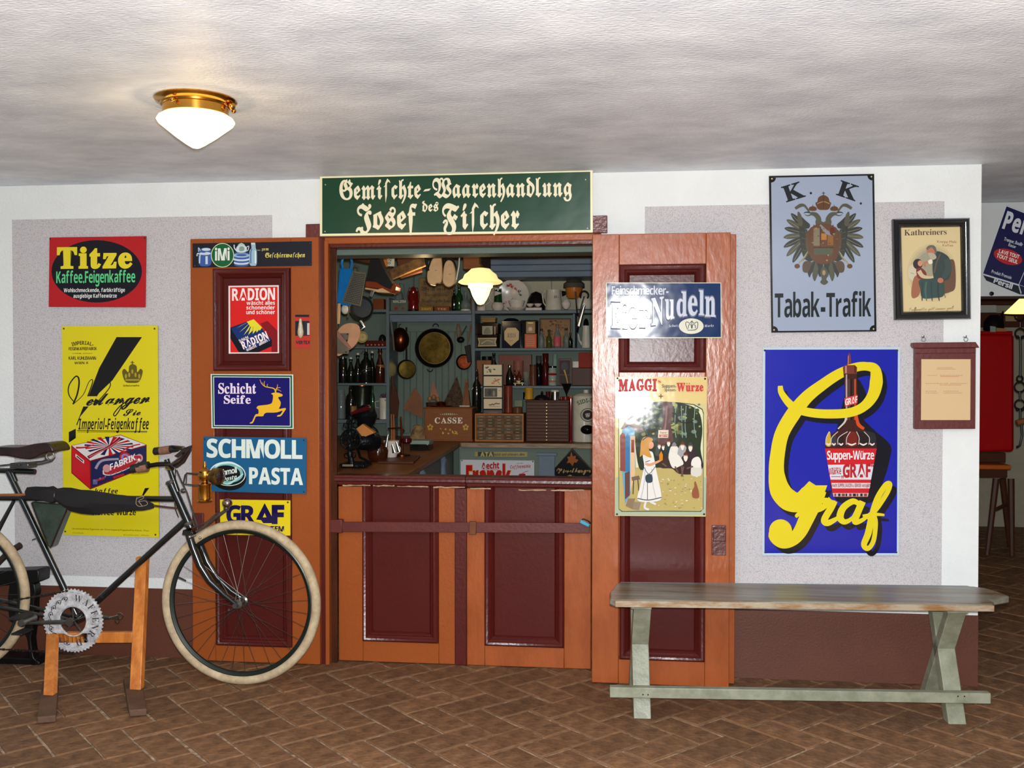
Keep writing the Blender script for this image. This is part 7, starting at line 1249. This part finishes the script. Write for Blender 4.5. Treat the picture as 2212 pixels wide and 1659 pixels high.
t = thing('grinder_box', 'angled tan wooden drawer box of the coffee mill behind the flywheel', 'box', K_(480, 1020, .12)); obj('body', MB().hexa([K_(380, 920, .02), K_(460, 860, .02), K_(600, 970, .02), K_(460, 1028, .02)], [p+Vector((0, .05, 0)) for p in (K_(380, 920, .02), K_(460, 860, .02), K_(600, 970, .02), K_(460, 1028, .02))]), GM('tan_wood', (176, 116, 60)), t, .003); t.parent = None
t = thing('glazed_pot', 'dark reddish glazed pot with a cloth beside the coffee mill', 'pot', Vector((X(818, .88), .88, CT))); obj('body', MB().lathe(Vector((X(816, .88), .88, CT+.001)), [(.04, 0), (.055, .02), (.06, .06), (.045, .1), (.02, .115)], 20), GLb, t); obj('lid', MB().lathe(Vector((X(816, .88), .88, CT+.117)), [(.02, 0), (.012, .01), (.006, .02)], 12), MAR, t)
t = thing('wooden_tray', 'flat wooden tray under the white cup on the left counter', 'tray', Vector((X(868, 1.0), 1.0, CT))); obj('board', MB().prism([Vector((X(a_, Y_), Y_, CT+.001)) for a_, Y_ in ((815, .75), (893, .75), (908, 1.15), (830, 1.15))], (0, 0, .012)), WDd, t, .003)
t = thing('cup', 'white china cup with black script beside the steel scissors', 'cup', Vector((X(845, 1.0), 1.0, CT+.014))); obj('body', MB().lathe(Vector((X(845, 1.0), 1.0, CT+.0145)), [(.03, 0), (.034, .01), (.045, .085), (.046, .095)], 20), POR, t); obj('handle', MB().torus(Vector((X(858, 1.0), .99, CT+.06)), (0, 1, 0), .02, .004, 16, 6), POR, t)
for i, (x0, y0, x1, y1) in enumerate(((838, 938, 833, 965), (847, 960, 852, 978), (856, 955, 862, 976))): o = obj('steel_spoon', MB().tube([at(x0, y0, .82), at((x0+x1)/2, (y0+y1)/2, .82), at(x1, y1, .82)], [.005, .008, .012], 8, .4), STEEL); tag(o, 'bright steel utensil standing in the tray, %s of three' % ('leftmost', 'middle', 'rightmost')[i], 'utensil', 'steel utensils on the tray')
t = crate('paper_card', 'white price card lying against the cup', 'card', 817, 941, 828, 964, .004, POR, Y=.86, z0=CT+.013)
t = thing('beam_scale', 'copper pillar scale standing behind the cup on the counter', 'scale', Vector((X(868, 1.1), 1.1, CT))); obj('base', MB().lathe(Vector((X(868, 1.1), 1.1, CT+.014)), [(.05, 0), (.05, .008), (.02, .014)], 16), COPD, t); obj('pillar', MB().tube([Vector((X(868, 1.1), 1.1, CT+.02)), at(868, 930, 1.1), at(866, 900, 1.1)], [.010, .006, .005], 8), COPD, t); obj('beam', MB().tube([at(838, 926, 1.1), at(866, 924, 1.1), at(874, 932, 1.1)], .005, 6), COPD, t); obj('weight_dish', MB().lathe(at(878, 958, 1.1), [(.02, 0), (.032, .01), (.03, .03), (.02, .034)], 16), MAR, t)
for i, x in enumerate((846, 851)): tag(obj('wooden_spoon', MB().tube([Vector((at(x, 925, 1.3).x, 1.3, CT+.001)), at(x, 925, 1.3), at(x-1, 895, 1.3)], [.012, .006, .004], 6), WD), 'wooden spoon handle rising behind the cup, %s one' % ('left', 'right')[i], 'spoon', 'wooden spoons behind the cup')
t = crate('cigar_box', 'pale green and black box stack in front of the cash box', 'box', 885, 945, 927, 958, .14, GLd, Y=1.62, z0=CT+.001); obj('lid', MB().box(X(885, 1.62), X(927, 1.62), 1.62, 1.76, CT+.001+13*zp(905, 1.62), CT+.001+21*zp(905, 1.62)), GM('pale_green_tin', (120, 140, 132)), t, .002)
t = thing('paper_bunch', 'crumpled flowered paper bag beside the pale green box', 'bag', Vector((X(902, 2.2), 2.2, CT))); mb = MB(); rn = random.Random(21)
mb.lathe(Vector((X(903, 2.2), 2.2, CT+.001)), [(.05, 0), (.06, .03), (.045, .06), (.05, .09), (.03, .12)], 9); mb.v = [v+Vector((rn.uniform(-.008, .008), rn.uniform(-.008, .008), rn.uniform(0, .008))) for v in mb.v]; obj('bag', mb, GM('flowered_paper', (150, 120, 84), rough=.8, rgb2=(110, 84, 60), vs=30), t, smooth=False)
# ---- pendant lamp in the shop ----
YPn = .98; pc = at(1038, 660, YPn); kp = mpp(1038, YPn); MILK2 = M('milk_glass_pendant', (255, 240, 190), .3, var=0, emit=1.5, emcol=(1., .84, .44))
t = thing('pendant_lamp', 'lit milk-glass acorn shaped pendant lamp hanging in the opening', 'lamp', Vector((pc.x, pc.y, H)))
obj('glass_globe', MB().lathe(pc, [(0, 1*kp), (7*kp, 3*kp), (13*kp, 12*kp), (18*kp, 22*kp), (21*kp, 31*kp), (23*kp, 36*kp), (26*kp, 38*kp), (26.5*kp, 43*kp), (28*kp, 46*kp), (28*kp, 49*kp)], 36, caps=False), MILK2, t)
obj('glass_brim', MB().lathe(pc, [(27.5*kp, 45.5*kp), (42*kp, 46*kp), (47.5*kp, 49*kp), (46*kp, 52*kp), (38*kp, 57*kp), (34*kp, 66*kp), (30*kp, 69*kp), (26*kp, 72*kp), (20*kp, 78*kp), (8*kp, 80*kp), (0, 80*kp)], 36, caps=False), M('milk_glass_brim', (255, 226, 150), .3, var=0, emit=.78, emcol=(1., .86, .36)), t)
obj('brass_cap', MB().lathe(pc+Vector((0, 0, 79.6*kp)), [(.02, 0), (.016, .01), (.008, .02)], 16), BRASSD, t); obj('cord', MB().tube([pc+Vector((0, 0, 82*kp)), Vector((pc.x, pc.y, H-.001))], .004, 6), GM('brown_cord', (60, 40, 26), rough=.8), t)
obj('ceiling_rose', MB().lathe(Vector((pc.x, pc.y, H-.0005)), [(.03, -.025), (.045, 0)], 16), BRASSD, t)
# ---------------- the room seen past the right end of the wall ----------------
YSd = 1.07; xs0 = 1.56
struct('trim_12', MB().box(xs0-.1, 5.0, YSd+.03, YSd+.28, 1.80, H), DARKP, smooth=False)
struct('wall_far', MB().box(SX1+.1, 5.1, 4.6, 4.7, 0, H), M('far_plaster', (170, 162, 140), .8, var=.05), smooth=False)
struct('wall_side', MB().box(5.0, 5.1, -1.5, 4.6, 0, H), DARKP, smooth=False)
struct('baseboard_far', MB().box(SX1+.1, 5.0, 4.57, 4.6, 0, at(2180, 1150, 4.57).z), M('far_dado', (104, 66, 44), .7, var=.06), smooth=False)
# Persil panel
zz = lambda x, y: (1910+x/4.609, 340+y/4.609)
t = thing('enamel_sign', 'white enamel panel with a tilted dark blue soap powder packet in the side room', 'sign', at(2164, 638, YSd))
q = [at(2085, 439, YSd), at(2400, 434, YSd), at(2400, 650, YSd), at(2085, 639, YSd)]; q = [Vector((xs0+.02, YSd, H-.002)), Vector((3.2, YSd, H-.002)), Vector((3.2, YSd, 1.797)), Vector((xs0+.02, YSd, 1.797))]
link_mesh('plate', q+[p+Vector((0, .028, 0)) for p in q], [(0, 3, 2, 1), (4, 5, 6, 7), (0, 1, 5, 4), (1, 2, 6, 5), (2, 3, 7, 6), (3, 0, 4, 7)], GLOSSY, t, False, 0, [lin((190, 194, 194))]*6)
obj('bolt', MB().lathe(at(*zz(1068, 1357), YSd), [(.012, 0), (.011, .006), (.004, .009)], 12, (0, -1, 0)), IRD, t)
D = Draw(YSd, 1910, 340, 4.609); nb = (12, 10, 66); ow = (196, 200, 206); 
D.poly([(1215, 470), (1960, 760), (1930, 860), (1600, 1370), (1360, 1372), (1020, 1228), (970, 1160)], (170, 176, 186)); D.poly([(1216, 486), (1950, 772), (1590, 1362), (1335, 1262), (985, 1155)], nb); D.poly([(984, 1172), (1336, 1278), (1360, 1368), (1016, 1226)], (16, 22, 36)); D.poly([(1345, 1270), (1588, 1362), (1366, 1366)], (16, 20, 60)); D.line([(985, 1165), (1338, 1272)], [9, 9], ow, False); D.line([(1216, 480), (978, 1160)], [8, 8], ow, False); D.line([(1216, 480), (1500, 592)], [9, 9], ow, False); D.line([(1338, 1272), (1365, 1350)], [7, 7], ow, False); D.line([(1338, 1272), (1420, 1080), (1560, 760)], [6, 6], ow, False)
D.ell(1232, 990, 146, 74, (170, 30, 34), .3, 40); D.build('packet_picture', GLOSSY, t)
D = Draw(YSd, 1910, 340, 4.609, base=.0009)
D.text('Persil', 1172, 702, 1560, 822, 172, ow, 'sans', .02, .1, up=(52, -160)); D.text('Tremper, Bouillir', 1190, 825, 1376, 885, 34, ow, 'plain', .02, up=(10, -32)); D.text('Rincer', 1234, 882, 1308, 906, 30, ow, 'plain', .02, up=(9, -28)); D.text('LAVE TOUT', 1140, 950, 1340, 1010, 38, (236, 222, 218), 'sans', 0, up=(10, -36)); D.text('TOUT SEUL', 1116, 992, 1326, 1062, 38, (236, 222, 218), 'sans', 0, up=(10, -36)); D.text('Produit Francais', 1066, 1148, 1264, 1212, 32, ow, 'plain', .02, up=(9, -30)); D.text('Persil', 1085, 1245, 1270, 1312, 56, ow, 'sans', .02, .04, up=(14, -44)); D.build('lettering', GLOSSY, t)
# shelf boards and goods in the side room
Y5 = 3.3; P5 = lambda x, y, d=0: at(x, y, Y5+d)
struct('trim_13', MB().box(1.5, 4.9, 3.7, 3.75, P5(2160, 658, .4).z, P5(2160, 630, .4).z).box(1.5, 4.9, 3.72, 3.76, P5(2160, 706, .42).z, P5(2160, 676, .42).z), WDd, bevel=.004)
struct('trim_14', MB().box(1.5, 2.9, 3.72, 3.74, P5(2160, 675, .42).z, P5(2160, 659, .42).z), M('pale_shelf_edge', (176, 176, 170), .6, var=.05), smooth=False)
t = thing('side_shelf', 'dark wooden wall shelf above the red cushion in the side room', 'shelf', P5(2150, 719, .1)); obj('board', MB().box(1.95, P5(2196, 1).x, Y5+.02, Y5+.25, P5(2150, 723).z, P5(2150, 719).z), WDd, t, .003)
zsb = P5(2150, 719).z
t = thing('iron_kettle', 'dark pot with a pointed spout on the shelf in the side room', 'pot', Vector((P5(2156, 1, .08).x, Y5+.13, zsb))); obj('body', MB().lathe(Vector((P5(2156, 1, .1).x, Y5+.13, zsb+.001)), [(.05, 0), (.075, .03), (.07, .09), (.05, .12), (.03, .14)], 18), IRD, t); obj('spout', MB().tube([P5(2162, 690, .1), P5(2167, 672, .1)], [.02, .004], 8), IRD, t)
for i, (x0, y0, x1, y1, m, lb_) in enumerate(((2172, 682, 2197, 694, GM('tan_tag', (150, 130, 90), rough=.7), 'tan label above the kettle shelf'), (2152, 708, 2174, 716, GM('orange_tag', (170, 120, 80), rough=.7), 'orange brown label lying before the kettle'), (2139, 704, 2151, 717, GM('pale_tag', (140, 160, 150), rough=.7), 'small pale card left of the orange label'))):
    o = obj('paper_label', MB().hexa([P5(x0, y0, .0), P5(x1, y0+2, .0), P5(x1, y1, .0), P5(x0, y1, 0)], [p+Vector((0, .004, 0)) for p in (P5(x0, y0, .0), P5(x1, y0+2, .0), P5(x1, y1, .0), P5(x0, y1, 0))]), m, smooth=False); tag(o, lb_, 'label')
RED = GM('red_leather', (168, 10, 14), rough=.4, var=.06)
t = thing('red_cushion', 'tall bright red upholstered cushion standing on the stool in the side room', 'cushion', P5(2150, 1005)); qd = [P5(2090, 722), P5(2191, 722), P5(2191, 976), P5(2090, 977)]
obj('cushion_cover', MB().prism(qd, (0, .06, 0)), RED, t, .02); obj('top_roll', MB().tube([P5(2090, 719, .02), P5(2186, 719, .02)], .014, 10), RED, t); obj('piping', MB().tube([P5(2188, 726, -.003), P5(2188, 970, -.003)], .006, 6), GM('dark_red_piping', (120, 8, 12)), t)
obj('base_rail', MB().box(P5(2090, 1).x, P5(2182, 1).x, Y5+.0, Y5+.05, P5(2150, 999).z, P5(2150, 978).z), WDd, t, .004)
t = thing('wooden_stool', 'dark wooden stool with an orange brown top under the red cushion', 'stool', Vector((P5(2150, 1).x, Y5, 0))); ORS = GM('orange_seat', (186, 92, 34), rough=.4)
obj('seat', MB().box(P5(2060, 1, -.1).x, P5(2192, 1, -.1).x, Y5-.12, Y5+.28, P5(2150, 1014, -.1).z, P5(2150, 1004, -.1).z), ORS, t, .008); obj('apron', MB().box(P5(2070, 1, -.1).x, P5(2188, 1, -.1).x, Y5-.08, Y5+.24, P5(2150, 1032, -.1).z, P5(2150, 1014, -.1).z-.001), WDd, t, .004)
for (x0, x1, dy0, dy1) in ((2152, 2134, -.05, -.1), (2184, 2188, -.05, -.1), (2166, 2183, .2, .26), (2100, 2080, -.05, -.1)): a = P5(x0, 1034, dy0); b = P5(x1, 1034, dy1); obj('leg', MB().tube([Vector((a.x, Y5+dy0, a.z)), Vector((b.x, Y5+dy1, 0.0))], [.026, .02], 8), WDd, t)
obj('stretcher', MB().tube([P5(2152, 1100, -.08), P5(2188, 1082, .1)], .014, 8), WDd, t)
# chain and harness hanging at the right edge
Y6 = 2.9; C6 = lambda x, y: at(x, y, Y6); t = thing('harness_chain', 'black iron harness chain hanging at the right edge of the side room', 'chain', C6(2204, 966))
for (x, y, rx, nrm) in ((2203, 660, .034, (0, 1, 0)), (2203, 682, .034, (0, 1, 0)), (2204, 720, .034, (0, 1, 0)), (2203, 836, .036, (0, 1, 0)), (2203, 874, .034, (0, 1, 0)), (2203, 818, .02, (0, 1, 0))): obj('ring', MB().torus(C6(x, y), nrm, rx, .006, 24, 6), IRON, t)
for p_ in (((2204, 696), (2204, 708)), ((2204, 728), (2205, 770), (2204, 812)), ((2203, 846), (2204, 864)), ((2204, 884), (2204, 905)), ((2206, 915), (2208, 940), (2203, 962), (2196, 966))): obj('link', MB().tube([C6(*q_) for q_ in p_], .008, 8), IRON, t)
for x, y in ((2198, 728), (2209, 728), (2198, 884), (2209, 884)): obj('rivet', MB().ball(C6(x, y), .012, 8), IRON, t)
obj('wooden_toggle', MB().tube([C6(2196, 914), C6(2216, 908)], .022, 10), WD, t); obj('upper_strap', MB().tube([C6(2205, 652), C6(2205, 560)], .006, 6), IRON, t)
t = thing('side_lamp', 'yellow lit lamp shade cut by the right edge of the picture', 'lamp', at(2222, 600, 2.2)); lp = at(2226, 676, 2.2)
obj('lamp_shade', MB().lathe(lp, [(.155, 0), (.15, .006), (.06, .10), (.02, .13)], 32), M('yellow_shade', (255, 224, 120), .5, var=0, emit=1.4, emcol=(1, .72, .28)), t); obj('cord', MB().tube([lp+Vector((0, 0, .13)), Vector((lp.x, lp.y, H-.001))], .004, 6), IRD, t)
